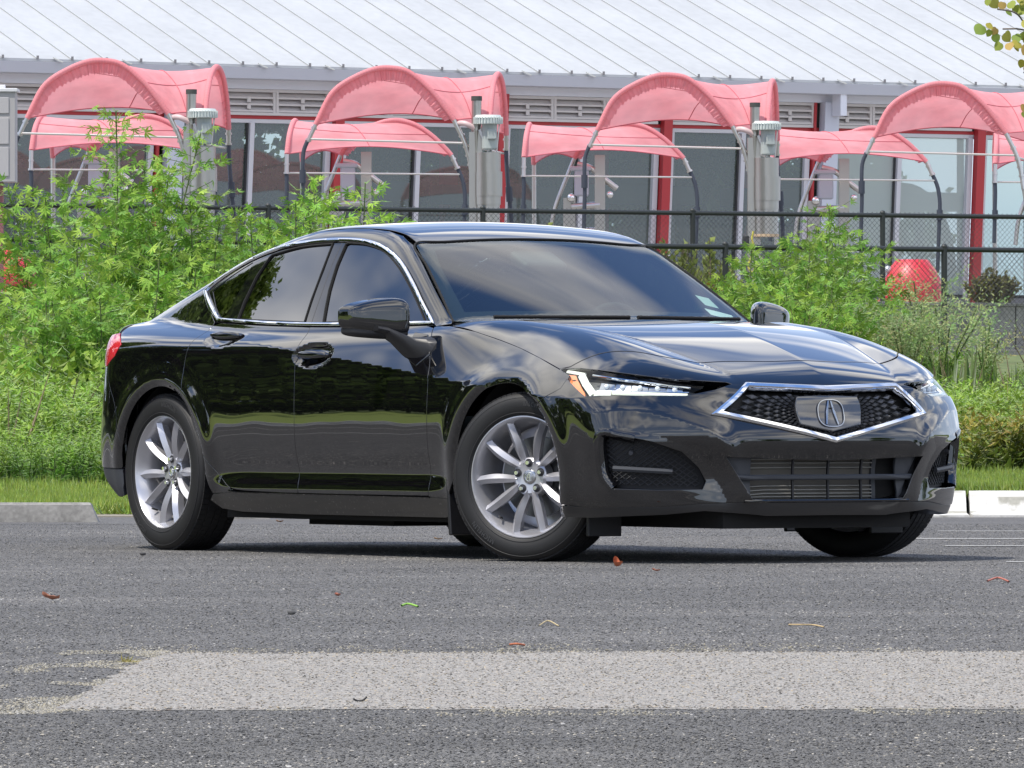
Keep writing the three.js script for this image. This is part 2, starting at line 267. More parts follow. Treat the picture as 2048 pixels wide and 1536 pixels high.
function panel(dom, outer, { holes = [], cell = 0.014, off = 0, skirt = 0.012, bevel = 0.0016, F = bodyF } = {}) {
  const P = keyhole(outer, holes), xs = P.map((p) => p[0]), ys = P.map((p) => p[1]);
  const X0 = Math.floor(Math.min(...xs) / cell) - 0.37, Y0 = Math.floor(Math.min(...ys) / cell) - 0.41, NX = Math.ceil(Math.max(...xs) / cell - X0) + 1, NY = Math.ceil(Math.max(...ys) / cell - Y0) + 1;
  const edge = new Set(), pos = [], nor = [], idx = [], map = new Map();
  for (let i = 0; i < P.length; i++) {
    const a = P[i], b = P[(i + 1) % P.length];
    const i0 = Math.floor(Math.min(a[0], b[0]) / cell - X0 - 1e-6), i1 = Math.floor(Math.max(a[0], b[0]) / cell - X0 + 1e-6), j0 = Math.floor(Math.min(a[1], b[1]) / cell - Y0 - 1e-6), j1 = Math.floor(Math.max(a[1], b[1]) / cell - Y0 + 1e-6);
    for (let x = i0; x <= i1; x++) for (let y = j0; y <= j1; y++) {
      const bx0 = (X0 + x) * cell - 1e-7, bx1 = bx0 + cell + 2e-7, by0 = (Y0 + y) * cell - 1e-7, by1 = by0 + cell + 2e-7;
      let t0 = 0, t1 = 1; const dx = b[0] - a[0], dy = b[1] - a[1];
      for (const [p, q] of [[-dx, a[0] - bx0], [dx, bx1 - a[0]], [-dy, a[1] - by0], [dy, by1 - a[1]]]) { if (Math.abs(p) < 1e-12) { if (q < 0) t1 = -1; } else if (p < 0) t0 = Math.max(t0, q / p); else t1 = Math.min(t1, q / p); }
      if (t0 <= t1) edge.add(x + y * 10000);
    }
  }
  const vert = (u, v) => {
    const k = Math.round(u * 2e5) + ',' + Math.round(v * 2e5);
    if (map.has(k)) return map.get(k);
    const r = onBody(dom, u, v, typeof off === 'function' ? off(u, v) : off, F), id = r ? pos.length / 3 : -1;
    if (r) { pos.push(...r.p); nor.push(...r.n); }
    map.set(k, id); return id;
  };
  const tri = (a, b, c) => {
    if (a < 0 || b < 0 || c < 0 || a === b || b === c || a === c) return;
    const g = (i) => [pos[3 * i], pos[3 * i + 1], pos[3 * i + 2]], A = g(a), B = g(b), C = g(c);
    const e = [B[0] - A[0], B[1] - A[1], B[2] - A[2]], f = [C[0] - A[0], C[1] - A[1], C[2] - A[2]], n = [e[1] * f[2] - e[2] * f[1], e[2] * f[0] - e[0] * f[2], e[0] * f[1] - e[1] * f[0]];
    if (Math.hypot(...n) < 1e-10) return;
    if (n[0] * nor[3 * a] + n[1] * nor[3 * a + 1] + n[2] * nor[3 * a + 2] < 0) idx.push(a, c, b); else idx.push(a, b, c);
  };
  for (let y = 0; y < NY; y++) for (let x = 0; x < NX; x++) {
    const u0 = (X0 + x) * cell, v0 = (Y0 + y) * cell, u1 = (X0 + x + 1) * cell, v1 = (Y0 + y + 1) * cell;
    if (!edge.has(x + y * 10000)) {
      if (!inPoly(P, (u0 + u1) / 2, (v0 + v1) / 2)) continue;
      const a = vert(u0, v0), b = vert(u1, v0), c = vert(u1, v1), d = vert(u0, v1);
      if ((x + y) & 1) { tri(a, b, c); tri(a, c, d); } else { tri(a, b, d); tri(b, c, d); }
    } else {
      const q = clipBox(P, u0, v0, u1, v1);
      if (q.length < 3 || Math.abs(area2(q)) < 1e-10) continue;
      const pts = q.map((p) => new THREE.Vector2(p[0], p[1])), ids = q.map((p) => vert(p[0], p[1]));
      for (const [a, b, c] of THREE.ShapeUtils.triangulateShape(pts, [])) tri(ids[a], ids[b], ids[c]);
    }
  }
  if (skirt > 0) {
    const cnt = new Map();
    for (let i = 0; i < idx.length; i += 3) for (let k = 0; k < 3; k++) { const a = idx[i + k], b = idx[i + (k + 1) % 3], key = Math.min(a, b) * 1e6 + Math.max(a, b); const c = cnt.get(key); if (c) c[2]++; else cnt.set(key, [a, b, 1]); }
    const out = new Map(), E = [...cnt.values()].filter((c) => c[2] === 1);
    for (const [a, b] of E) {
      const e = [0, 1, 2].map((k) => pos[3 * b + k] - pos[3 * a + k]), n = [0, 1, 2].map((k) => nor[3 * a + k]);
      const t = [e[1] * n[2] - e[2] * n[1], e[2] * n[0] - e[0] * n[2], e[0] * n[1] - e[1] * n[0]], l = Math.hypot(...t) || 1;
      for (const v of [a, b]) { const o = out.get(v) || [0, 0, 0]; for (let k = 0; k < 3; k++) o[k] += t[k] / l * Math.hypot(...e); out.set(v, o); }
    }
    const ring = new Map();
    for (const [v, o] of out) {
      const l = Math.hypot(...o) || 1, t = o.map((q) => q / l), n = [0, 1, 2].map((k) => nor[3 * v + k]), i = pos.length / 3;
      const s2 = Math.SQRT1_2;
      for (const [dt, dn, nt, nn] of [[bevel, -bevel, s2, s2], [bevel, -bevel, 1, 0], [bevel, -skirt, 1, 0]]) for (let k = 0, P2 = [], N2 = []; k < 3; k++) { pos.push(pos[3 * v + k] + t[k] * dt + n[k] * dn); nor.push(t[k] * nt + n[k] * nn); }
      ring.set(v, i);
    }
    for (const [a, b] of E) { const p = ring.get(a), q = ring.get(b); idx.push(a, p, q, a, q, b, p + 1, p + 2, q + 2, p + 1, q + 2, q + 1); }
  }
  const g = new THREE.BufferGeometry();
  g.setAttribute('position', new THREE.Float32BufferAttribute(pos, 3)); g.setAttribute('normal', new THREE.Float32BufferAttribute(nor, 3)); g.setIndex(idx);
  return planarUV(g);
}
function planarUV(g) {                                  // uv in metres from position, for grain
  const p = g.attributes.position, n = g.attributes.normal, uv = new Float32Array(p.count * 2);
  for (let i = 0; i < p.count; i++) {
    const ax = Math.abs(n.getX(i)), ay = Math.abs(n.getY(i)), az = Math.abs(n.getZ(i));
    if (ay >= ax && ay >= az) { uv[2 * i] = p.getX(i); uv[2 * i + 1] = p.getZ(i); } else if (ax >= az) { uv[2 * i] = p.getZ(i); uv[2 * i + 1] = p.getY(i); } else { uv[2 * i] = p.getX(i); uv[2 * i + 1] = p.getY(i); }
  }
  g.setAttribute('uv', new THREE.BufferAttribute(uv, 2)); return g;
}
function mirrored(geo) {
  const g = geo.clone(), p = g.attributes.position, n = g.attributes.normal;
  for (let i = 0; i < p.count; i++) { p.setZ(i, -p.getZ(i)); if (n) n.setZ(i, -n.getZ(i)); }
  if (g.index) { const a = Array.from(g.index.array); for (let i = 0; i < a.length; i += 3) { const t = a[i]; a[i] = a[i + 1]; a[i + 1] = t; } g.setIndex(a); }
  else { for (const k of Object.keys(g.attributes)) { const at = g.attributes[k], s = at.itemSize, A = at.array; for (let i = 0; i < at.count; i += 3) for (let q = 0; q < s; q++) { const t = A[i * s + q]; A[i * s + q] = A[(i + 1) * s + q]; A[(i + 1) * s + q] = t; } } }
  return g;
}
function sweepStrip(frames, section, closed = false) {  // frames: {p, n, w?}; section: [[along the surface, outwards], ...] closed round
  const N = frames.length, M = section.length, pos = [], idx = [];
  const V = (a) => new THREE.Vector3(...a);
  for (let i = 0; i < N; i++) {
    const f = frames[i], a = V(frames[closed ? (i + N - 1) % N : Math.max(0, i - 1)].p), b = V(f.p), c = V(frames[closed ? (i + 1) % N : Math.min(N - 1, i + 1)].p);
    const t1 = b.clone().sub(a), t2 = c.clone().sub(b);
    if (t1.lengthSq() < 1e-14) t1.copy(t2); if (t2.lengthSq() < 1e-14) t2.copy(t1);
    t1.normalize(); t2.normalize();
    const n = V(f.n), t = t1.clone().add(t2).normalize(), bi = new THREE.Vector3().crossVectors(n, t).normalize(), nn = new THREE.Vector3().crossVectors(t, bi).normalize();
    const miter = 1 / Math.max(0.4, Math.sqrt((1 + clamp(t1.dot(t2), -0.98, 1)) / 2)), w = f.w || 1;
    for (const [u, v] of section) pos.push(f.p[0] + bi.x * u * w * miter + nn.x * v, f.p[1] + bi.y * u * w * miter + nn.y * v, f.p[2] + bi.z * u * w * miter + nn.z * v);
  }
  for (let i = 0; i < (closed ? N : N - 1); i++) for (let j = 0; j < M; j++) { const a = i * M + j, b = i * M + (j + 1) % M, c = ((i + 1) % N) * M + j, d = ((i + 1) % N) * M + (j + 1) % M; idx.push(a, c, b, b, c, d); }
  if (!closed) for (let j = 1; j < M - 1; j++) { idx.push(0, j, j + 1); const k = (N - 1) * M; idx.push(k, k + j + 1, k + j); }
  let g = new THREE.BufferGeometry(); g.setAttribute('position', new THREE.Float32BufferAttribute(pos, 3)); g.setIndex(idx);
  g = toCreasedNormals(g, 0.7);
  return planarUV(g);
}
// ------------------------------------------------------------------ ground, lot, kerbs, banks
const LX = (z) => -17.5 - 0.459 * (z + 7);               // left edge of the car park
const KZ = -11.3;                                        // back edge of the car park
const wallP = (t) => { const a = at(190, 600, 90), b = at(2048, 600, 98); return [a[0] + (b[0] - a[0]) * t, a[2] + (b[2] - a[2]) * t]; };
const wallZ = (x) => { const a = wallP(0), b = wallP(1); return a[1] + (b[1] - a[1]) * (x - a[0]) / (b[0] - a[0]); };
function landY(x, z) {
  const e = 0.03 + 0.105 * sstep(-1.2, 1.2, x), far = wallZ(x);
  if (z > KZ) return e;
  const base = e + (1.45 - e) * sstep(0, 1, clamp((KZ - 7 - z) / (KZ - 7 - far), 0, 1)) * 0.6 + (1.45 - e) * 0.4 * clamp((KZ - 4 - z) / (KZ - 4 - far), 0, 1);
  if (z > far - 0.25) return base + 0.03 * (noise3(x * 0.8, 0.5, z * 0.8) - 0.5) * sstep(KZ - 1, KZ - 4, z);
  return 2.1 + 0.2 * clamp((far - z) / 25, 0, 1);
}
function sheet(x0, x1, z0, z1, nx, nz, fy, col, uvs = 1) {
  const g = new THREE.BufferGeometry(), pos = [], uv = [], c = [], idx = [];
  for (let j = 0; j <= nz; j++) for (let i = 0; i <= nx; i++) { const x = x0 + (x1 - x0) * i / nx, z = z0 + (z1 - z0) * j / nz; pos.push(x, fy(x, z), z); uv.push(x / uvs, z / uvs); if (col) c.push(...col(x, z)); }
  for (let j = 0; j < nz; j++) for (let i = 0; i < nx; i++) { const a = j * (nx + 1) + i, b = a + 1, d = a + nx + 1, e = d + 1; idx.push(a, d, b, b, d, e); }
  g.setAttribute('position', new THREE.Float32BufferAttribute(pos, 3)); g.setAttribute('uv', new THREE.Float32BufferAttribute(uv, 2)); if (col) g.setAttribute('color', new THREE.Float32BufferAttribute(c, 3)); g.setIndex(idx); g.computeVertexNormals(); return g;
}
function grit(n, seed, base, stones, density, rmin, rmax, tint) { // binder with stones pressed into it
  const a = new Float32Array(n * n * 3), hgt = new Float32Array(n * n);
  for (let j = 0; j < n; j++) for (let i = 0; i < n; i++) { const q = 0.72 + 0.56 * tnoise(i / n, j / n, 96, seed, 4), o = (j * n + i) * 3; for (let k = 0; k < 3; k++) a[o + k] = base[k] * q; hgt[j * n + i] = 0.25 * q; }
  let s0 = SEED; SEED = seed * 7919 + 13;
  for (let s = 0; s < density; s++) {
    const cx = rnd() * n, cy = rnd() * n, r = rmin + (rmax - rmin) * Math.pow(rnd(), 2.4), e = rr(0.6, 1.0), th = rnd() * 3.14, c = Math.cos(th), sn = Math.sin(th), st = stones[Math.floor(rnd() * stones.length)], v = rr(0.6, 1.25), R = Math.ceil(r) + 1;
    for (let y = -R; y <= R; y++) for (let x = -R; x <= R; x++) { const u = (x * c + y * sn) / r, w = (-x * sn + y * c) / (r * e), q = u * u + w * w; if (q > 1) continue; const i = ((Math.floor(cx) + x) % n + n) % n, j = ((Math.floor(cy) + y) % n + n) % n, o = (j * n + i) * 3, al = clamp((1 - q) * 3, 0, 1); for (let k = 0; k < 3; k++) a[o + k] += (st[k] * v - a[o + k]) * al; hgt[j * n + i] = Math.max(hgt[j * n + i], 0.35 + 0.6 * Math.sqrt(1 - q)); }
  }
  SEED = s0;
  return [texture(n, (u, v, i, j) => { const o = (j * n + i) * 3; return [enc(a[o]), enc(a[o + 1]), enc(a[o + 2])]; }), texture(n, (u, v, i, j) => { const h = hgt[j * n + i]; return [h, h, h]; }, { srgb: false })];
}
const [asphMap, asphBump] = grit(1400, 3, [0.068, 0.067, 0.068], [[0.085, 0.084, 0.085], [0.07, 0.069, 0.07], [0.105, 0.104, 0.102], [0.16, 0.155, 0.15], [0.12, 0.112, 0.102], [0.235, 0.22, 0.20], [0.065, 0.065, 0.065], [0.30, 0.285, 0.265]], 62000, 1.3, 4.6);
const [patchMap, patchBump] = grit(1024, 9, [0.235, 0.225, 0.208], [[0.26, 0.25, 0.23], [0.235, 0.225, 0.21], [0.285, 0.27, 0.245], [0.20, 0.19, 0.18], [0.28, 0.225, 0.185], [0.33, 0.32, 0.30], [0.16, 0.155, 0.15]], 46000, 1.3, 5.0);
const asphM = new THREE.MeshPhysicalMaterial({ map: asphMap, bumpMap: asphBump, bumpScale: 0.003, roughness: 0.86, vertexColors: true, side: THREE.DoubleSide });
const streak = (x, z) => {                               // bands of worn and washed surface, as the eye sees lying across the lot
  const b = 0.74 + 0.54 * fbm(x * 0.42 + 3, z * 0.7, 4.4, 5) + 0.20 * (fbm(x * 0.9, z * 2.6, 9.1, 3) - 0.5), t = clamp((fbm(x * 0.62 + 9, z * 1.25, 2.2, 5) - 0.54) * 4, 0, 1) * 0.36;
  return [b + t, b + t * 0.95, b + t * 0.87];
};
{
  const near = sheet(-4, 5, -11.0, 24, 90, 700, () => 0, streak, 2.1), parts2 = [near];
  const g = new THREE.BufferGeometry(), pos = [], idx = [], uv = [], col = [];
  const quad = (a, b, c, d) => { const o = pos.length / 3; for (const [x, z] of [a, b, c, d]) { pos.push(x, 0, z); uv.push(x / 2.1, z / 2.1); col.push(1, 1, 1); } idx.push(o, o + 2, o + 1, o, o + 3, o + 2); };
  quad([LX(-11), -11], [-4, -11], [-4, 24], [LX(24), 24]); quad([5, -11], [120, -11], [120, 24], [5, 24]); quad([LX(24), 24], [120, 24], [120, 95], [LX(95), 95]);
  g.setAttribute('position', new THREE.Float32BufferAttribute(pos, 3)); g.setAttribute('uv', new THREE.Float32BufferAttribute(uv, 2)); g.setAttribute('color', new THREE.Float32BufferAttribute(col, 3)); g.setIndex(idx); g.computeVertexNormals();
  const m = mergeGeometries([near, g]); struct('asphalt_lot', m, asphM);
}
const patchL = (z) => -0.90 + 0.10 * (fbm(z * 1.9, 2.2, 0.3, 4) - 0.5) + 0.05 * (fbm(z * 11, 5.2, 0.8, 3) - 0.5) + 0.04 * sstep(13.6, 12.3, z), patchB = (x) => 12.36 - 0.035 * x + 0.10 * (fbm(x * 1.7, 1, 0.3, 4) - 0.5) + 0.09 * (fbm(x * 17, 5, 0.8, 4) - 0.5), patchF = (x) => 15.72 - 0.02 * x + 0.10 * (fbm(x * 1.7, 6, 0.3, 4) - 0.5) + 0.09 * (fbm(x * 17, 10, 0.8, 4) - 0.5);
{ // pale strip of patched surface with a frayed left end
  const pos = [], uv = [], idx = [], N = 300, K = 40;
  for (let i = 0; i <= N; i++) for (let k = 0; k <= K; k++) {
    const t = Math.pow(i / N, 1.6), x1 = 6, xm = -0.9 + (x1 + 0.9) * t, zb = patchB(xm), zf = patchF(xm), z = zb + (zf - zb) * k / K, l = patchL(z), x = l + (x1 - l) * t;
    pos.push(x, i === 0 || k === 0 || k === K ? 0.0012 : 0.004, z); uv.push(x / 1.55, z / 1.55);
  }
  for (let i = 0; i < N; i++) for (let k = 0; k < K; k++) { const a = i * (K + 1) + k; idx.push(a, a + 1, a + K + 1, a + 1, a + K + 2, a + K + 1); }
  const g = new THREE.BufferGeometry(); g.setAttribute('position', new THREE.Float32BufferAttribute(pos, 3)); g.setAttribute('uv', new THREE.Float32BufferAttribute(uv, 2)); g.setIndex(idx); g.computeVertexNormals();
  struct('pavement_patch', g, new THREE.MeshPhysicalMaterial({ map: patchMap, bumpMap: patchBump, bumpScale: 0.002, roughness: 0.9, side: THREE.DoubleSide }));
}
{ // the stones that stand out of the binder: dark ones everywhere, pale ones in the patch and loose along its edge
  const st = new THREE.IcosahedronGeometry(1, 0), q = new THREE.Object3D(), c = new THREE.Color(); SEED = 78;
  const lay = (name, label, n, fn) => { const im = new THREE.InstancedMesh(st, std(1, 1, 1, 0.85), n); for (let i = 0; i < n; i++) { const [x, y, z, s, r, g, b, fl] = fn(); q.position.set(x, y + s * (fl - 0.25), z); q.rotation.set(rr(-0.4, 0.4), rnd() * 6.28, rr(-0.4, 0.4)); q.scale.set(s * rr(0.8, 1.3), s * fl, s * rr(0.8, 1.3)); q.updateMatrix(); im.setMatrixAt(i, q.matrix); im.setColorAt(i, c.setRGB(r, g, b)); } im.name = name; im.castShadow = im.receiveShadow = true; scene.add(tag(im, label, null, null, 'stuff')); };
  const spot = () => { const d = 11.3 + 27 * Math.pow(rnd(), 1.75), z = 29.79 - d; return [rr(-1, 1) * 0.077 * d, z]; }, inP = (x, z) => z > patchB(x) && z < patchF(x) && x > patchL(z);
  lay('asphalt_stone', 'dark stones standing out of the asphalt surface', 420000, () => { let x, z; do { [x, z] = spot(); } while (inP(x, z)); const s = rr(0.0014, 0.0034) * (rnd() < 0.05 ? 1.4 : 1), w = streak(x, z)[0], k = rnd(); const cl = clamp((fbm(x * 2.2, z * 3.4, 1.4, 4) - 0.42) * 4, 0.15, 1.6), lite = rnd() < 0.13 * cl, v = (lite ? rr(0.18, 0.34) : rr(0.072, 0.122)) * w, t = lite ? rr(0.02, 0.2) : rnd() * 0.05; return [x, 0, z, s, v * (1 + t * 0.5), v, v * (1 - t), rr(0.2, 0.42)]; });
  lay('patch_stone', 'pale stones of the patched strip', 110000, () => { const x = -0.95 + 3.5 * rnd(), z = rr(12.3, 15.8); if (!inP(x, z)) return [x, -0.05, z, 0.001, 0.3, 0.3, 0.3, 0.5]; const s = rr(0.0015, 0.0036), k = rnd(), v = k < 0.975 ? rr(0.20, 0.31) : rr(0.09, 0.16), t = k < 0.975 ? (rnd() < 0.12 ? rr(0.2, 0.4) : rr(0.05, 0.14)) : 0; return [x, 0.004, z, s, v * (1 + t * 0.5), v * (1 - t * 0.1), v * (1 - t), rr(0.12, 0.28)]; });
  lay('loose_grit', 'loose pale grit along the edges of the patch', 20000, () => { const k = rnd(); let x, z; if (k < 0.5) { z = rr(12.2, 16.0); x = patchL(z) - 0.26 * Math.pow(rnd(), 1.8); } else { x = rr(-1, 1.6); z = k < 0.75 ? patchB(x) - 0.7 * Math.pow(rnd(), 2.5) : patchF(x) + 0.3 * Math.pow(rnd(), 2.5); } const s = rr(0.0014, 0.0032), v = rr(0.13, 0.33), t = rr(0.05, 0.28); if (fbm(x * 4, z * 1.8, 6.6, 3) < 0.5) return [x, -0.05, z, 0.001, 0.2, 0.2, 0.2, 0.5]; return [x, 0, z, s, v * (1 + t * 0.4), v, v * (1 - t), rr(0.5, 0.8)]; });
}
{ // painted stall lines far right, worn
  const lines = [[1875, 2150, 35.7], [1828, 2150, 33.5], [1890, 2150, 31.7], [2012, 2200, 28.2]].map(([a, b, d]) => { const p = at(a, 0, d), q = at(b, 0, d); const g = new THREE.PlaneGeometry(q[0] - p[0], 0.1, 30, 1); g.rotateX(-Math.PI / 2); g.translate((p[0] + q[0]) / 2, 0.004, p[2]); return g; });
  const faint = [[1240, 1570, 33.9, 0.05], [560, 780, 40.1, 0.12], [300, 640, 39.4, 0.05]].map(([a, b, d, w]) => { const p = at(a, 0, d), q = at(b, 0, d); const g = new THREE.PlaneGeometry(q[0] - p[0], w, 30, 1); g.rotateX(-Math.PI / 2); g.translate((p[0] + q[0]) / 2, 0.004, p[2]); return g; });
  struct('painted_line', merge(lines), std(0.40, 0.40, 0.385, 0.8)); struct('painted_line', merge(faint), std(0.16, 0.148, 0.13, 0.9));
  // stripes on the left side of the lot (mirrored in the doors)
  const L = []; for (const k of [5.5, 10.5]) { const g = new THREE.PlaneGeometry(0.12, 90); g.rotateX(-Math.PI / 2); g.rotateY(-Math.atan(0.459)); g.translate(LX(10) + k, 0.004, 10); L.push(g); }
  struct('painted_line', merge(L), std(0.6, 0.6, 0.57, 0.8));
  const R = []; for (let k = 0; k < 6; k++) { const g = new THREE.PlaneGeometry(0.12, 6); g.rotateX(-Math.PI / 2); g.rotateY(-0.5); g.translate(9 + k * 2.6, 0.004, 6 + k * 1.3); R.push(g); }
  struct('painted_line', merge(R), std(0.6, 0.6, 0.57, 0.8));
}
const concMap = texture(512, (u, v) => { const a = tnoise(u, v, 6, 21, 5), b = tnoise(u, v, 64, 22, 3), s = clamp((tnoise(u, v, 10, 23, 5) - 0.55) * 6, 0, 1) * 0.3, k = 0.25 + 0.16 * (a - 0.5) + 0.14 * (b - 0.5); return [enc(k * (1 - s)), enc(k * (1 - s) * 0.975), enc(k * (1 - s) * 0.92)]; });
const concM = new THREE.MeshPhysicalMaterial({ map: concMap, roughness: 0.92, side: THREE.DoubleSide });
const kerbMap = texture(512, (u, v) => { const a = tnoise(u, v, 5, 31, 5), b = tnoise(u, v, 80, 32, 3), s = clamp((tnoise(u, v, 9, 33, 5) - 0.52) * 6, 0, 1) * 0.45, k = 0.55 + 0.16 * (a - 0.5) + 0.18 * (b - 0.5); return [enc(k * (1 - s)), enc(k * (1 - s) * 0.985), enc(k * (1 - s * 1.1) * 0.94)]; });
const kerbM = new THREE.MeshPhysicalMaterial({ map: kerbMap, roughness: 0.9, side: THREE.DoubleSide });
function extrudeX(prof, x0, x1) { // profile of [z, y] drawn along x
  const pos = [], idx = [], M = prof.length; for (const x of [x0, x1]) for (const [z, y] of prof) pos.push(x, y, z);
  for (let j = 0; j < M; j++) { const k = (j + 1) % M; idx.push(j, M + j, k, k, M + j, M + k); } const c = prof.map((p) => new THREE.Vector2(p[0], p[1])); for (const [a, b, d] of THREE.ShapeUtils.triangulateShape(c, [])) { idx.push(a, b, d, M + a, M + d, M + b); }
  let g = new THREE.BufferGeometry(); g.setAttribute('position', new THREE.Float32BufferAttribute(pos, 3)); g.setIndex(idx); g = toCreasedNormals(g, 0.5); return planarUV(g);
}
{ // kerb with gutter on the right, flush gutter on the left
  const k = new THREE.Group(); k.name = 'kerb'; scene.add(tag(k, 'pale concrete kerb with gutter along the lawn behind the car', 'kerb'));
  const prof = [[-11.0, -0.1], [-11.0, 0.012], [-11.27, 0.02], [-11.30, 0.032], [-11.36, 0.115], [-11.385, 0.14], [-11.41, 0.15], [-11.5, 0.15], [-11.5, -0.1]];
  for (let x = 0.2, i = 0; x < 34; x += 3.05, i++) { const x1 = x + 3.04, j = at(1938, 0, 41.1)[0]; const off = (j - 0.2) % 3.05; part('kerb_stone', extrudeX(prof, x + off - 3.05 + 0.006, x1 + off - 3.05 - 0.006), kerbM, k); }
  const flat = [[-11.0, -0.1], [-11.0, 0.006], [-11.5, 0.024], [-11.5, -0.1]], soilEdge = std(0.21, 0.19, 0.16, 0.95);
  for (let x = -12; x < 0.2; x += 3.05) part('gutter_slab', extrudeX(flat, x + 0.006, Math.min(x + 3.044, 0.16)), soilEdge, k);
  const l = new THREE.Group(); l.name = numbered('kerb'); scene.add(tag(l, 'long pale kerb along the left edge of the car park', 'kerb')); l.position.set(LX(10), 0, 10); l.rotation.y = -Math.atan(0.459);
  for (let i = -9; i < 9; i++) { part('kerb_stone', rbox(0.22, 0.22, 5.96, 0.02, -0.1, 0.03, i * 6), kerbM, l); part('gutter_slab', box(0.4, 0.05, 5.97, 0.22, -0.012, i * 6), kerbM, l); }
}
struct('ground', (() => { const g = new THREE.PlaneGeometry(900, 900); g.rotateX(-Math.PI / 2); g.translate(0, -0.35, 0); return g; })(), std(0.07, 0.11, 0.03, 1));
const soilMap = texture(512, (u, v) => { const a = tnoise(u, v, 7, 41, 5), b = tnoise(u, v, 60, 42, 3), c = tnoise(u, v, 16, 43, 4), k = 0.55 + 0.7 * a, y = clamp((c - 0.5) * 3, 0, 1); return [enc((0.085 + 0.07 * y) * k * (0.6 + 0.8 * b)), enc((0.125 + 0.035 * y) * k * (0.6 + 0.8 * b)), enc((0.03 + 0.012 * y) * k * (0.6 + 0.8 * b))]; });
const vergeMat = std(0.26, 0.33, 0.08, 1); const lawnM = new THREE.MeshPhysicalMaterial({ map: soilMap, roughness: 1, side: THREE.DoubleSide });
{
  const a = sheet(-70, 70, -11.46, -62, 140, 100, landY, null, 1.6), strip = (() => { const n = 110, p = [], uv = [], idx = []; for (let i = 0; i <= n; i++) { const x = -70 + 140 * i / n, zw = wallZ(x); for (const [z, y] of [[-62, landY(x, -62)], [Math.min(zw + 0.02, -62.01), zw + 0.02 < -62 ? landY(x, zw + 0.02) : landY(x, -62)]]) { p.push(x, y, z); uv.push(x / 1.6, z / 1.6); } } for (let i = 0; i < n; i++) { const q = i * 2; idx.push(q, q + 2, q + 1, q + 1, q + 2, q + 3); } const g = new THREE.BufferGeometry(); g.setAttribute('position', new THREE.Float32BufferAttribute(p, 3)); g.setAttribute('uv', new THREE.Float32BufferAttribute(uv, 2)); g.setIndex(idx); g.computeVertexNormals(); return g; })();
  struct('lawn', mergeGeometries([a, strip]), lawnM);
  const l = new THREE.BufferGeometry(), p = [], uv = [], idx = []; for (let i = 0; i <= 40; i++) { const z = -11.5 + 110 * i / 40; for (const dx of [0.2, 12, 70]) { p.push(LX(z) - dx, dx > 1 ? 0.14 + 0.055 * dx : 0.12, z); uv.push((LX(z) - dx) / 1.6, z / 1.6); } } for (let i = 0; i < 40; i++) for (let k = 0; k < 2; k++) { const q = i * 3 + k; idx.push(q, q + 3, q + 1, q + 1, q + 3, q + 4); } l.setAttribute('position', new THREE.Float32BufferAttribute(p, 3)); l.setAttribute('uv', new THREE.Float32BufferAttribute(uv, 2)); l.setIndex(idx); l.computeVertexNormals(); struct('verge', l, vergeMat);
}
// terrace behind the retaining wall
const TY = 2.12;
{
  const n = 60, p = [], uv = [], idx = []; for (let i = 0; i <= n; i++) { const x = -60 + 130 * i / n, zw = wallZ(x); for (const dz of [0.1, 12, 75]) { p.push(x, landY(x, zw - dz), zw - dz); uv.push(x / 3, (zw - dz) / 3); } } for (let i = 0; i < n; i++) for (let k = 0; k < 2; k++) { const q = i * 3 + k; idx.push(q, q + 3, q + 1, q + 1, q + 3, q + 4); }
  const g = new THREE.BufferGeometry(); g.setAttribute('position', new THREE.Float32BufferAttribute(p, 3)); g.setAttribute('uv', new THREE.Float32BufferAttribute(uv, 2)); g.setIndex(idx); g.computeVertexNormals(); struct('terrace', g, concM);
}
// ------------------------------------------------------------------ wash building on the terrace
const PSI = THREE.MathUtils.degToRad(28), BO = at(0, 300, 120);
const bA = [Math.cos(PSI), 0, -Math.sin(PSI)], bN = [Math.sin(PSI), 0, Math.cos(PSI)];
const B = (a, y, n = 0) => [BO[0] + bA[0] * a + bN[0] * n, y, BO[2] + bA[2] * a + bN[2] * n];
function onFacade(px, py, n = 0) { // where a sight line meets the plane of the front, as (a, height)
  const p = at(px, py, 100), o = [0, 0.5916, 29.791], d = p.map((v, i) => v - o[i]), q = B(0, 0, n), t = ((q[0] - o[0]) * bN[0] + (q[2] - o[2]) * bN[2]) / (d[0] * bN[0] + d[2] * bN[2]), h = o.map((v, i) => v + d[i] * t);
  return [(h[0] - q[0]) * bA[0] + (h[2] - q[2]) * bA[2], h[1]];
}
const LEAN = 0.045;                                      // the posts lean a little to the right going up
const Bx = (a, y, n) => B(a + (y - 4) * LEAN, y, n);
const bld = thing('wash_building', 'long low building with pale metal roof, red posts and tall windows', 'building');
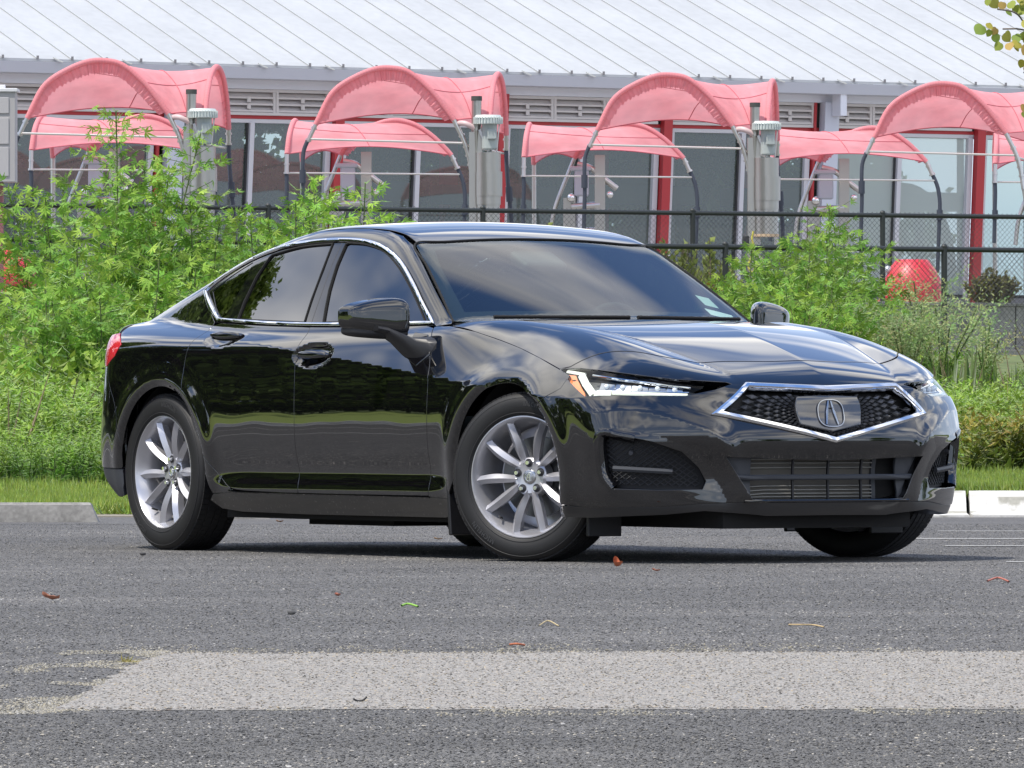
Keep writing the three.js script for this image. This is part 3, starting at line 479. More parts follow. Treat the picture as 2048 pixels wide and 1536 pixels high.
{
  const roofMap = texture(512, (u, v) => { const k = 0.405 + 0.09 * (tnoise(u, v, 4, 51, 4) - 0.5) + 0.05 * (tnoise(u, v, 40, 52, 2) - 0.5); return [enc(k * 0.97), enc(k), enc(k * 1.015)]; });
  const roofM = new THREE.MeshPhysicalMaterial({ map: roofMap, roughness: 0.45, side: THREE.DoubleSide }), seamM = std(0.46, 0.47, 0.455, 0.5), trimM = std(0.58, 0.59, 0.66, 0.6), paleM = std(0.78, 0.78, 0.84, 0.6), frameM = std(0.60, 0.585, 0.61, 0.5), louvM = std(0.62, 0.575, 0.555, 0.55), redM = std(0.44, 0.03, 0.035, 0.45), darkM = std(0.05, 0.05, 0.05, 0.9), greyM = std(0.17, 0.17, 0.18, 0.8);
  const eL = onFacade(0, 115, 0.62), eR = onFacade(2048, 172, 0.62), eY = (a) => eL[1] + (eR[1] - eL[1]) * (a - eL[0]) / (eR[0] - eL[0]);
  const A0 = -8, A1 = 30, SL = 0.345, DP = 15;
  const quad = (a, b, c, d, uvs) => { const g = new THREE.BufferGeometry(); g.setAttribute('position', new THREE.Float32BufferAttribute([...a, ...b, ...c, ...d], 3)); g.setAttribute('uv', new THREE.Float32BufferAttribute(uvs || [0, 0, 1, 0, 1, 1, 0, 1], 2)); g.setIndex([0, 1, 2, 0, 2, 3]); g.computeVertexNormals(); return g; };
  const rf = part('roof', [quad(B(A0, eY(A0), 0.62), B(A1, eY(A1), 0.62), B(A1, eY(A1) + SL * DP, 0.62 - DP), B(A0, eY(A0) + SL * DP, 0.62 - DP), [0, 0, 8, 0, 8, 3, 0, 3]), quad(B(A0, eY(A0) - 0.045, 0.62), B(A1, eY(A1) - 0.045, 0.62), B(A1, eY(A1), 0.62), B(A0, eY(A0), 0.62)), quad(B(A0, eY(A0) + SL * DP, 0.62 - DP), B(A1, eY(A1) + SL * DP, 0.62 - DP), B(A1, eY(A1) + SL * DP - 5, 0.62 - DP * 2), B(A0, eY(A0) + SL * DP - 5, 0.62 - DP * 2))], roofM, bld);
  const up = new THREE.Vector3(-bN[0] * -SL, 1, -bN[2] * -SL).normalize().toArray();
  const a1 = onFacade(74, 115, 0.62)[0], a2 = onFacade(142, 118, 0.62)[0], pitch = (onFacade(1950, 170, 0.62)[0] - a1) / 29;
  for (let a = a1 - 12 * pitch; a < A1 - 0.2; a += pitch) { if (a < A0) continue; part('roof_seam', beam(B(a, eY(a) + 0.012, 0.622), B(a, eY(a) + SL * (DP - 0.1) + 0.012, 0.62 - DP + 0.1), 0.03, 0.011, up), roofM, rf); if (a > -1 && a < 22) part('seam_clip', box(0.04, 0.06, 0.04, ...B(a, eY(a) + 0.02, 0.65)), greyM, rf); }
  for (let a = a1 + 1.05 * pitch / 2; a < 22; a += 2 * pitch) part('gutter_strap', beam(B(a - 0.05, eY(a) + 0.02, 0.65), B(a + 0.09, eY(a) - 0.06, 0.75), 0.07, 0.02), seamM, rf);
  const y1 = onFacade(580, 150)[1], LT = onFacade(520, 178.6)[1], LB = onFacade(520, 231)[1], RB = onFacade(520, 238)[1], WT = onFacade(520, 246)[1], WB = onFacade(1934, 596)[1], PB = onFacade(1934, 617)[1], tilt = (a) => (eY(a) - eY(6)) * 0.5;
  const band = (n, yT, yB, nf, m) => part(n, merge([quad(B(A0, yB, nf), B(A1, yB + (eY(A1) - eY(A0)) * 0, nf), B(A1, yT, nf), B(A0, yT, nf))].concat([quad(B(A0, yB, nf), B(A1, yB, nf), B(A1, yB, nf - 0.3), B(A0, yB, nf - 0.3))])), m, bld);
  part('gutter', merge([quad(B(A0, eY(A0) - 0.24, 0.60), B(A1, eY(A1) - 0.24, 0.60), B(A1, eY(A1) - 0.05, 0.68), B(A0, eY(A0) - 0.05, 0.68)), quad(B(A0, eY(A0) - 0.05, 0.68), B(A1, eY(A1) - 0.05, 0.68), B(A1, eY(A1) - 0.05, 0.52), B(A0, eY(A0) - 0.05, 0.52)), quad(B(A0, eY(A0) - 0.24, 0.60), B(A1, eY(A1) - 0.24, 0.60), B(A1, eY(A1) - 0.24, 0.1), B(A0, eY(A0) - 0.24, 0.1))]), trimM, bld);
  band('fascia', eY(6) - 0.1, LT, 0.12, paleM);
  band('red_band', LB, RB, 0.03, redM);
  band('window_head', RB - 0.003, WT, 0.022, frameM);
  band('plinth', WB, TY - 0.2, 0.14, greyM);
  band('window_sill', WB + 0.06, WB, 0.05, darkM);
  const px = { red: [663, 990, 1319, 1946], col: [322, 1632] };
  const aOf = (x) => onFacade(x, 420)[0];
  for (const x of px.red) { const a = aOf(x); part('red_post', beam(Bx(a, PB - 0.3, 0.12), Bx(a, LT + 0.02, 0.12), 0.15, 0.17, bA), redM, bld); for (const s of [-1, 1]) part('frame_post', beam(Bx(a + s * 0.155, WB, 0.01), Bx(a + s * 0.155, WT, 0.01), 0.1, 0.10, bA), frameM, bld); }
  for (const x of px.col) { const a = aOf(x); part('red_post', beam(Bx(a - 0.17, PB, 0.06), Bx(a - 0.17, LT, 0.06), 0.12, 0.05, bA), redM, bld); part('column', beam(Bx(a + 0.10, TY - 0.2, 0.16), Bx(a + 0.10, LT, 0.16), 0.2, 0.30, bA), trimM, bld); part('bracket', beam(B(a + 0.25, LT - 0.25, 0.42), B(a + 0.25, eY(a) - 0.24, 0.42), 0.3, 0.13, bA), paleM, bld); part('frame_post', beam(Bx(a - 0.27, WB, 0.01), Bx(a - 0.27, WT, 0.01), 0.08, 0.1, bA), frameM, bld); }
  const posts = [-3.4, ...[322, 663, 990, 1319, 1632, 1946].map(aOf)]; posts.push(posts[6] + 3.3, posts[6] + 6.6); posts.unshift(posts[0] - 3.3);
  const paneM = std(0.50, 0.58, 0.53, 0.02, 0, { transmission: 0.82, thickness: 0, ior: 1.7 }), frostM = std(0.66, 0.74, 0.70, 0.35, 0, { transmission: 0.45, thickness: 0, ior: 1.5 });
  for (let i = 0; i + 1 < posts.length; i++) {
    const p0 = posts[i] + 0.17, p1 = posts[i + 1] - 0.17, mid = (p0 + p1) / 2;
    part('mullion', beam(Bx(mid, WB, 0.02), Bx(mid, WT, 0.02), 0.12, 0.085, bA), frameM, bld);
    for (const [s, e] of [[p0, mid - 0.05], [mid + 0.05, p1]]) { const fro = i === 6; part('window_pane', quad(Bx(s, WB, -0.03), Bx(e, WB, -0.03), Bx(e, WT, -0.03), Bx(s, WT, -0.03)), fro ? frostM : paneM, bld); part('pane_gasket', beam(Bx(e - 0.015, WB, 0.0), Bx(e - 0.015, WT, 0.0), 0.03, 0.03, bA), darkM, bld); }
    // louvres over the glass, three framed lights to a bay
    const k = 3; for (let q = 0; q < k; q++) {
      const s = posts[i] + 0.08 + (posts[i + 1] - posts[i] - 0.16) * q / k, e = posts[i] + 0.08 + (posts[i + 1] - posts[i] - 0.16) * (q + 1) / k, H = LT - LB;
      const lv = part('louvre', merge([beam(B(s + 0.03, LB, 0.04), B(s + 0.03, LT, 0.04), 0.1, 0.05, bA), beam(B(e - 0.03, LB, 0.04), B(e - 0.03, LT, 0.04), 0.1, 0.05, bA), beam(B(s, LB + 0.025, 0.045), B(e, LB + 0.025, 0.045), 0.1, 0.05), beam(B(s, LT - 0.03, 0.045), B(e, LT - 0.03, 0.045), 0.1, 0.05)]), louvM, bld);
      for (let b = 0; b < 3; b++) { const y = LB + H * (0.24 + 0.25 * b); part('blade', quad(B(s + 0.05, y - 0.03, 0.07), B(e - 0.05, y - 0.03, 0.07), B(e - 0.05, y + 0.06, -0.02), B(s + 0.05, y + 0.06, -0.02)), louvM, lv); part('blade_edge', beam(B(s + 0.05, y - 0.035, 0.075), B(e - 0.05, y - 0.035, 0.075), 0.02, 0.035), louvM, lv); if (b < 2) part('louvre_clip', beam(B((s + e) / 2, y, 0.085), B((s + e) / 2, y + H * 0.2, 0.085), 0.02, 0.07, bA), louvM, lv); }
      part('louvre_back', quad(B(s, LB, -0.12), B(e, LB, -0.12), B(e, LT, -0.12), B(s, LT, -0.12)), std(0.16, 0.17, 0.16, 0.9), lv);
    }
  }
  // inside: floor, ceiling, wash machinery and the glazed far side
  part('floor', quad(B(A0, TY + 0.02, -0.1), B(A1, TY + 0.02, -0.1), B(A1, TY + 0.02, -9), B(A0, TY + 0.02, -9)), std(0.20, 0.21, 0.21, 0.5), bld);
  part('ceiling', quad(B(A0, WT + 0.5, -0.1), B(A1, WT + 0.5, -0.1), B(A1, WT + 0.5, -9), B(A0, WT + 0.5, -9)), std(0.3, 0.3, 0.3, 0.9), bld);
  for (let i = 0; i < 12; i++) { const a = A0 + 1.5 + i * 3.3; part('red_post', beam(B(a, TY, -8.9), B(a, WT + 0.5, -8.9), 0.2, 0.3, bA), redM, bld); part('mullion', beam(B(a + 1.6, TY, -8.9), B(a + 1.6, WT + 0.5, -8.9), 0.1, 0.1, bA), frameM, bld); }
  const mach = std(0.05, 0.055, 0.055, 0.6, 0.3), brush = std(0.10, 0.02, 0.03, 0.95), blue = std(0.04, 0.06, 0.12, 0.9);
  for (const [a, n, k] of [[1.0, -3, 0], [4.4, -4, 1], [8.2, -3.2, 2], [11.9, -4.4, 0], [14.2, -3, 1], [17.6, -3.6, 2], [20.5, -4, 0]]) {
    const y0 = TY, y1b = TY + 2.75, pts = []; for (let t = 0; t <= 16; t++) { const q = Math.PI * t / 16; pts.push(B(a - 1.1 * Math.cos(q), y0 + 2.8 * Math.pow(Math.sin(q), 0.55), n)); }
    part('wash_arch', [tube(pts, 0.11, 40, 8), beam(B(a - 1.2, y1b - 0.2, n), B(a + 1.2, y1b - 0.2, n), 0.5, 0.35), bar(B(a + 0.6, y0, n - 0.4), B(a + 0.6, y1b - 0.3, n - 0.4), k === 1 ? 0.16 : 0.1, 10)], mach, bld);
    if (k !== 1) { const c = bar(B(a - 0.7, y0 + 0.1, n - 0.3), B(a - 0.7, y0 + 1.6, n - 0.3), 0.42, 16); part('wash_brush', c, k ? brush : blue, bld); }
  }
}
// ------------------------------------------------------------------ retaining wall, two chain link fences
{
  const w = thing('retaining_wall', 'grey concrete panel wall below the terrace behind the weeds', 'wall'), ang = Math.atan2(-(wallP(1)[1] - wallP(0)[1]), wallP(1)[0] - wallP(0)[0]), wm = new THREE.MeshPhysicalMaterial({ map: concMap, color: new THREE.Color().setRGB(1, 1, 1), roughness: 0.95, side: THREE.DoubleSide });
  const a = at(2024, 600, 98), L = 2.45, ux = Math.cos(ang), uz = -Math.sin(ang);
  for (let i = -16; i < 6; i++) { const x0 = a[0] + ux * L * i, z0 = wallZ(x0); const g = rbox(L - 0.02, 1.6, 0.16, 0.012, L / 2, 1.32, 0); g.rotateY(ang); g.translate(x0, 0, z0); part('wall_panel', g, wm, w); const c = rbox(L - 0.01, 0.05, 0.2, 0.01, L / 2, 2.143, 0); c.rotateY(ang); c.translate(x0, 0, z0); part('coping', c, concM, w); const f = rbox(L - 0.008, 0.3, 0.4, 0.01, L / 2, 1.36, 0.2); f.rotateY(ang); f.translate(x0, 0, z0); part('footing', f, concM, w); }
}
const fenceM = std(0.018, 0.022, 0.021, 0.5);
function chainFence(name, label, yb, yt, d0, d1, px0, px1, posts) {
  const P0 = at(px0, 0, d0), P1 = at(px1, 0, d1), t = thing(name, label, 'fence'), dx = P1[0] - P0[0], dz = P1[2] - P0[2], L = Math.hypot(dx, dz), P = (s, y, o = 0) => [P0[0] + dx * s / L + dz / L * -o, y, P0[2] + dz * s / L + dx / L * o];
  part('top_rail', bar(P(0, yt), P(L, yt), 0.032, 10), fenceM, t);
  for (const px of posts) { const s = L * ((px - px0) / (px1 - px0)); part('fence_post', bar(P(s, yb - 0.2), P(s, yt + 0.03), 0.038, 10), fenceM, t); const c = new THREE.SphereGeometry(0.042, 10, 6, 0, 6.3, 0, 1.6); c.translate(...P(s, yt + 0.03)); part('post_cap', c, fenceM, t); }
  const H = yt - yb, p = 0.0715, wires = [], r = 0.0024, n = Math.ceil((L + H) / p);
  const pos = [], idx = []; const strand = (a, b) => { const d = [b[0] - a[0], b[1] - a[1], b[2] - a[2]], l = Math.hypot(...d), u = d.map((v) => v / l), w = [dz / L, 0, -dx / L], v = [u[1] * w[2] - u[2] * w[1], u[2] * w[0] - u[0] * w[2], u[0] * w[1] - u[1] * w[0]], o = pos.length / 3; for (const e of [a, b]) for (const [q, s] of [[1, 0], [-0.5, 0.87], [-0.5, -0.87]]) pos.push(e[0] + (v[0] * q + w[0] * s) * r, e[1] + (v[1] * q + w[1] * s) * r, e[2] + (v[2] * q + w[2] * s) * r); for (let k = 0; k < 3; k++) { const m = (k + 1) % 3; idx.push(o + k, o + 3 + k, o + m, o + m, o + 3 + k, o + 3 + m); } };
  for (let i = 0; i < n; i++) for (const s of [1, -1]) { // strands lean both ways
    let s0 = i * p - (s > 0 ? H : 0), s1 = s0 + (s > 0 ? H : H) * 1; let a = [s > 0 ? s0 : s0, s > 0 ? yb : yt], b = [s1, s > 0 ? yt : yb];
    const cl = (v) => { const k = (v - a[0]) / (b[0] - a[0]); return [v, a[1] + (b[1] - a[1]) * k]; }; let A = a, B2 = b; if (a[0] < 0) A = cl(0); if (b[0] > L) B2 = cl(L); if (B2[0] - A[0] < 0.02) continue;
    const top2 = (e) => e[1] > yt - 0.001 ? [e[0], yt + 0.045] : e; strand(P(...top2(A), s * 0.003), P(...top2(B2), s * 0.003));
  }
  const g = new THREE.BufferGeometry(); g.setAttribute('position', new THREE.Float32BufferAttribute(pos, 3)); g.setIndex(idx); g.computeVertexNormals(); const m = part('chain_link', planarUV(g), fenceM, t); m.userData.kind = 'stuff';
}
chainFence('chain_link_fence', 'black chain link fence on top of the terrace wall, farther of two', 2.14, 3.365, 91, 99, -400, 2500, [-330, 60, 484, 905, 1327, 1718, 2120, 2480]);
chainFence('chain_link_fence', 'black chain link fence among the weeds, lower and nearer of two', 1.36, 2.64, 80, 88, -400, 2500, [-390, 66, 505, 945, 1386, 1841, 2290]);
// ------------------------------------------------------------------ vacuum bays: arched fabric canopies, steel posts with motors
const fabMap = texture(256, (u, v) => { const k = 1 + 0.14 * (tnoise(u, v, 6, 61, 5) - 0.5) + 0.05 * (((u * 64) % 1) - 0.5), f = 0.05 * (tnoise(u, v, 3, 62, 4) - 0.5); return [k * 0.93, k * (0.645 + f * 1.4), k * (0.67 + f * 1.4)]; });
const fabric = new THREE.MeshPhysicalMaterial({ map: fabMap, roughness: 0.95, transmission: 0.44, thickness: 0, ior: 1.1, side: THREE.DoubleSide, specularIntensity: 0.2 });
const pipeM = std(0.55, 0.54, 0.52, 0.28, 0.9), braceM = std(0.62, 0.60, 0.56, 0.35, 0.7), hoseM = std(0.035, 0.045, 0.065, 0.55), brushed = std(0.41, 0.39, 0.36, 0.30, 0.9), housing = std(0.33, 0.37, 0.36, 0.5), capM = std(0.05, 0.055, 0.05, 0.6), rubber = std(0.02, 0.022, 0.025, 0.7);
const curve3 = (pts) => new THREE.CatmullRomCurve3(pts.map((p) => new THREE.Vector3(...p)), false, 'centripetal');
function saddle(CA, CB, sagA, bow, bow2, cols = 26, rows = 28) { // fabric between two arches (curves run foot to foot)
  const pos = [], uv = [], idx = [];
  for (let i = 0; i <= rows; i++) { const s = i / rows, a = CA.getPoint(s), b = CB.getPoint(s); for (let j = 0; j <= cols; j++) { const t = j / cols, w = Math.sin(Math.PI * t), e = Math.abs(s - 0.5) * 2, rip = 0.012 * (fbm(s * 9, t * 3, 1.7, 3) - 0.5) * w; pos.push(a.x + (b.x - a.x) * t, a.y + (b.y - a.y) * t - sagA * w * (1 - e * e) + (s < 0.5 ? bow : bow2) * w * Math.pow(e, 3) + rip, a.z + (b.z - a.z) * t + rip); uv.push(s * 3, t * 2); } }
  for (let i = 0; i < rows; i++) for (let j = 0; j < cols; j++) { const a = i * (cols + 1) + j; idx.push(a, a + 1, a + cols + 1, a + 1, a + cols + 2, a + cols + 1); }
  const g = new THREE.BufferGeometry(); g.setAttribute('position', new THREE.Float32BufferAttribute(pos, 3)); g.setAttribute('uv', new THREE.Float32BufferAttribute(uv, 2)); g.setIndex(idx); g.computeVertexNormals(); return g;
}
function seams(CA, CB, sagA, bow, bow2) { // stitched lines across and along the fabric
  const P = (s, t) => { const a = CA.getPoint(s), b = CB.getPoint(s), w = Math.sin(Math.PI * t), e = Math.abs(s - 0.5) * 2; return [a.x + (b.x - a.x) * t, a.y + (b.y - a.y) * t - sagA * w * (1 - e * e) + (s < 0.5 ? bow : bow2) * w * Math.pow(e, 3) + 0.002, a.z + (b.z - a.z) * t]; };
  return [tube(Array.from({ length: 21 }, (_, i) => P(i / 20, 0.5)), 0.009, 60, 5), tube(Array.from({ length: 15 }, (_, i) => P(0.74, i / 14)), 0.007, 40, 5), tube(Array.from({ length: 15 }, (_, i) => P(0.26, i / 14)), 0.007, 40, 5), tube(Array.from({ length: 15 }, (_, i) => P(0, i / 14)), 0.010, 40, 5), tube(Array.from({ length: 15 }, (_, i) => P(1, i / 14)), 0.010, 40, 5)];
}
const seamFab = std(0.52, 0.13, 0.16, 0.9);
function sleeve(C, cx, cy, cz, w, back) { // gathered hem that hangs inside an arch
  const pos = [], uv = [], idx = [], N = 120;
  for (let i = 0; i <= N; i++) { const s = 0.02 + 0.96 * i / N, p = C.getPoint(s), d = new THREE.Vector3(cx - p.x, cy - p.y, cz - p.z); d.normalize(); const g = 0.014 * Math.sin(i * 2.1) + 0.008 * Math.sin(i * 5.3), ww = w * (0.55 + 0.45 * Math.pow(Math.sin(Math.PI * s), 0.6)); for (let k = 0; k <= 3; k++) { const q = k / 3; pos.push(p.x + d.x * ww * q + back[0] * q * 0.06 + (k ? g * back[2] : 0) * 0.4, p.y + d.y * ww * q + (k === 3 ? g : 0), p.z + d.z * ww * q + back[2] * q * 0.06 + (k ? g : 0)); uv.push(s * 4, q * 0.3); } }
  for (let i = 0; i < N; i++) for (let k = 0; k < 3; k++) { const a = i * 4 + k; idx.push(a, a + 1, a + 4, a + 1, a + 5, a + 4); }
  const g = new THREE.BufferGeometry(); g.setAttribute('position', new THREE.Float32BufferAttribute(pos, 3)); g.setAttribute('uv', new THREE.Float32BufferAttribute(uv, 2)); g.setIndex(idx); g.computeVertexNormals(); return g;
}
const ringAt = (C, t, r, w = 0.03) => { const p = C.getPoint(t), d = C.getTangent(t), a = p.clone().addScaledVector(d, -w / 2).toArray(), b = p.clone().addScaledVector(d, w / 2).toArray(); return bar(a, b, r, 12); };
const c1 = at(206, 400, 104);
function frontCanopy() {
  const t = thing('vacuum_canopy', 'front-row pink fabric canopy on arched steel pipes, leftmost of the row', 'canopy', [c1[0], TY + 0.05, c1[2]], 0, 'front row of arched canopies');
  const A = [[-1.13, 2.84, 0], [-0.86, 3.34, 0], [-0.52, 3.57, 0], [-0.2, 3.69, 0], [0.02, 3.70, 0], [0.26, 3.65, 0], [0.62, 3.36, 0], [0.83, 3.10, 0], [0.97, 2.91, 0]];
  const Bq = [[1.76, 2.79, -2.6], [1.74, 3.2, -2.4], [1.70, 3.56, -1.85], [1.64, 3.67, -1.3], [1.58, 3.55, -0.75], [1.545, 3.3, -0.3], [1.515, 2.94, 0]];
  const CA = curve3(A), CB = curve3(Bq), la = curve3([A[0], [-1.25, 2.58, 0]]), lb = curve3([A[8], [1.12, 2.60, 0], [1.2, 2.34, 0], [1.25, 2.02, 0.02]]), lc = curve3([Bq[0], [1.76, 2.55, -2.62]]), ld = curve3([Bq[6], [1.5, 2.5, 0.02]]);
  const T = (C, r, n) => new THREE.TubeGeometry(C, n, r, 10);
  part('fabric_edge', [T(CA, 0.042, 60)], fabric, t); part('fabric_edge', [T(CB, 0.044, 60)], fabric, t); part('arch_pipe', [T(la, 0.034, 4), T(lb, 0.037, 14), bar([1.245, 2.1, 0.01], [1.29, 1.6, 0.02], 0.035, 10, 0.008), ringAt(la, 0.2, 0.045), ringAt(la, 0.9, 0.046), ringAt(lb, 0.25, 0.05), ringAt(lb, 0.45, 0.05), ringAt(lb, 0.62, 0.05), ringAt(lb, 0.78, 0.05)], pipeM, t);
  part('arch_pipe', [T(lc, 0.036, 4), T(ld, 0.036, 4), ringAt(lc, 0.3, 0.05), ringAt(lc, 0.95, 0.05)], pipeM, t);
  part('hose', [tube([[-1.25, 2.6, 0], [-1.31, 2.44, 0], [-1.325, 2.2, 0.02], [-1.32, 1.9, 0.02], [-1.335, 1.3, 0.03], [-1.33, 0.7, 0.05]], 0.032, 40, 8), bar([-1.325, 2.15, 0.02], [-1.325, 1.95, 0.02], 0.052, 10)], hoseM, t);
  part('hose', [tube([[1.76, 2.56, -2.62], [1.77, 2.3, -2.62], [1.80, 1.9, -2.6], [1.84, 1.5, -2.6], [1.86, 0.7, -2.55]], 0.034, 40, 8), bar([1.80, 1.98, -2.6], [1.815, 1.75, -2.6], 0.055, 10)], hoseM, t);
  part('brace', [bar([-1.2, 2.62, 0.02], [1.1, 2.56, 0.02], 0.017, 8), bar([1.15, 2.53, 0], [1.72, 2.5, -2.6], 0.017, 8)], braceM, t);
  part('fabric_roof', saddle(CA, CB, 0.10, 0.24, 0.01), fabric, t); for (const g of seams(CA, CB, 0.10, 0.24, 0.01)) part('fabric_seam', g, seamFab, t);
  part('fabric_hem', sleeve(CA, 0, 2.55, 0, 0.19, [0, 0, -1]), fabric, t); part('fabric_hem', sleeve(CB, 1.65, 2.5, -1.3, 0.12, [-1, 0, 0]), fabric, t);
  return t;
}
function frontPost() {
  const t = thing('vacuum_post', 'steel vacuum post with finned motor beside the leftmost front canopy', 'vacuum post', [c1[0], TY + 0.05, c1[2]], 0, 'steel vacuum posts of the front row');
  part('mast', [bar([1.31, 2.2, 0.05], [1.315, 3.22, 0.05], 0.075, 20), bar([1.31, 2.35, 0.08], [1.31, 2.75, 0.1], 0.06, 4)], brushed, t); part('mast_cap', bar([1.315, 3.2, 0.05], [1.315, 3.27, 0.05], 0.083, 20), capM, t);
  part('post_beam', box(0.2, 2.75, 0.22, 1.30, 1.35, 0.02), brushed, t); part('bracket', [beam([1.36, 2.75, 0.16], [1.5, 2.42, 0.2], 0.04, 0.12, [0, 0, 1]), beam([1.66, 2.85, 0.16], [1.62, 2.42, 0.2], 0.02, 0.05, [0, 0, 1])], brushed, t);
  part('separator_drum', [bar([1.49, 1.62, 0.16], [1.49, 2.41, 0.16], 0.19, 36), bar([1.49, 1.22, 0.16], [1.49, 1.62, 0.16], 0.178, 36), bar([1.50, 1.75, 0.16], [1.50, 2.12, 0.16], 0.205, 36)], brushed, t); part('drum_base', bar([1.49, 1.19, 0.16], [1.49, 1.23, 0.16], 0.195, 36), std(0.5, 0.38, 0.25, 0.6, 0.3), t);
  part('motor', [bar([1.51, 2.47, 0.2], [1.51, 2.85, 0.2], 0.115, 24), bar([1.51, 2.45, 0.2], [1.51, 2.52, 0.2], 0.10, 24), rbox(0.14, 0.15, 0.1, 0.015, 1.55, 2.68, 0.31), bar([1.51, 2.40, 0.2], [1.51, 2.46, 0.2], 0.035, 12)], housing, t);
  const fins = []; for (let i = 0; i < 30; i++) { const a = 2 * Math.PI * i / 30; const g = box(0.012, 0.10, 0.05, 0, 0, 0.2); g.rotateY(a); g.translate(1.49, 2.895, 0.2); fins.push(g); }
  part('blower', [bar([1.49, 2.84, 0.2], [1.49, 2.93, 0.2], 0.20, 30), bar([1.49, 2.93, 0.2], [1.49, 2.975, 0.2], 0.215, 30, 0.19)], std(0.55, 0.60, 0.58, 0.45), t); part('blower_fins', fins, std(0.55, 0.60, 0.58, 0.45), t).userData.kind = 'stuff';
  part('pipe_elbow', tube([[1.29, 2.78, 0.08], [1.15, 2.85, 0.08], [1.06, 2.86, 0.0], [1.0, 2.84, -0.1]], 0.042, 20, 10), std(0.55, 0.42, 0.42, 0.5), t);
  part('control_box', rbox(0.1, 0.16, 0.1, 0.02, 1.17, 1.13, 0.12), rubber, t); part('notice_plate', [box(0.08, 0.1, 0.01, 1.40, 0.82, 0.17), box(0.09, 0.14, 0.01, 1.41, 0.68, 0.17)], std(0.5, 0.35, 0.36, 0.6), t); part('price_plate', [box(0.30, 0.12, 0.03, 1.62, 0.45, 0.18)], std(0.16, 0.16, 0.24, 0.6), t);
  part('plate_stripe', box(0.26, 0.03, 0.008, 1.62, 0.43, 0.2), std(0.6, 0.2, 0.22, 0.6), t);
  return t;
}
const fc = frontCanopy(), fp = frontPost();
const ord = ['leftmost', 'second from the left', 'third from the left', 'rightmost'];
[[780, 106.2], [1340, 108.4], [1890, 111.2]].forEach(([px, d], i) => { const p = at(px, 400, d), q = [p[0], TY + 0.05, p[2]]; copyThing(fc, `front-row pink fabric canopy on arched steel pipes, ${ord[i + 1]} of the row`, q); if (i < 2) copyThing(fp, `steel vacuum post with finned motor beside the front canopy ${ord[i + 1]}`, q); });
// back row
const c2 = at(1258, 400, 115);
function backCanopy() {
  const t = thing('vacuum_canopy', 'low pink canopy of the back row, third from the left, hem facing the lot', 'canopy', [c2[0], TY + 0.15, c2[2]], 0, 'back row of low arched canopies');
  const Rr = [[-0.90, 2.55, 0], [-0.82, 2.68, 0], [-0.58, 2.90, 0], [-0.30, 3.06, 0], [0, 3.12, 0], [0.30, 3.05, 0], [0.58, 2.87, 0], [0.81, 2.65, 0], [0.90, 2.55, 0]], Lq = [[-1.56, 2.50, -1.3], [-1.575, 2.8, -1.12], [-1.60, 3.02, -0.6], [-1.63, 3.11, 0], [-1.66, 3.04, 0.6], [-1.70, 2.82, 1.12], [-1.73, 2.52, 1.3]];
  const CR = curve3(Rr), CL = curve3(Lq), T = (C, r, n) => new THREE.TubeGeometry(C, n, r, 10), la = curve3([Rr[8], [1.0, 2.33, 0]]), lb = curve3([Rr[0], [-1.0, 2.3, 0], [-1.24, 1.65, 0], [-1.3, 1.2, 0]]), lc = curve3([Lq[6], [-1.735, 2.2, 1.32]]), ld = curve3([Lq[0], [-1.55, 0, -1.3]]);
  part('fabric_edge', [T(CR, 0.042, 50)], fabric, t); part('fabric_edge', [T(CL, 0.042, 50)], fabric, t); part('arch_pipe', [T(la, 0.034, 3), T(lb, 0.036, 12), ringAt(la, 0.3, 0.045), ringAt(la, 0.95, 0.05)], pipeM, t);
  part('arch_pipe', [T(lc, 0.036, 3), T(ld, 0.04, 6), ringAt(lc, 0.5, 0.045), ringAt(lc, 0.95, 0.05)], pipeM, t);
  part('hose', [tube([[1.0, 2.34, 0], [1.08, 2.15, 0.01], [1.12, 1.9, 0.02], [1.11, 1.5, 0.03], [1.08, 0.7, 0.04]], 0.033, 36, 8), bar([1.12, 1.75, 0.02], [1.115, 1.58, 0.03], 0.052, 10)], hoseM, t);
  part('hose', [tube([[-1.735, 2.22, 1.32], [-1.73, 2.05, 1.32], [-1.735, 1.8, 1.32], [-1.75, 1.2, 1.32]], 0.033, 30, 8), bar([-1.733, 1.75, 1.32], [-1.738, 1.6, 1.32], 0.05, 10)], hoseM, t);
  part('brace', bar([-1.70, 2.22, 1.28], [1.03, 2.24, 0.02], 0.016, 8), braceM, t);
  part('fabric_roof', saddle(CL, CR, 0.06, 0.12, 0.13), fabric, t); for (const g of seams(CL, CR, 0.06, 0.12, 0.13)) part('fabric_seam', g, seamFab, t); part('fabric_hem', sleeve(CR, 0, 2.3, 0, 0.16, [0, 0, -1]), fabric, t);
  return t;
}
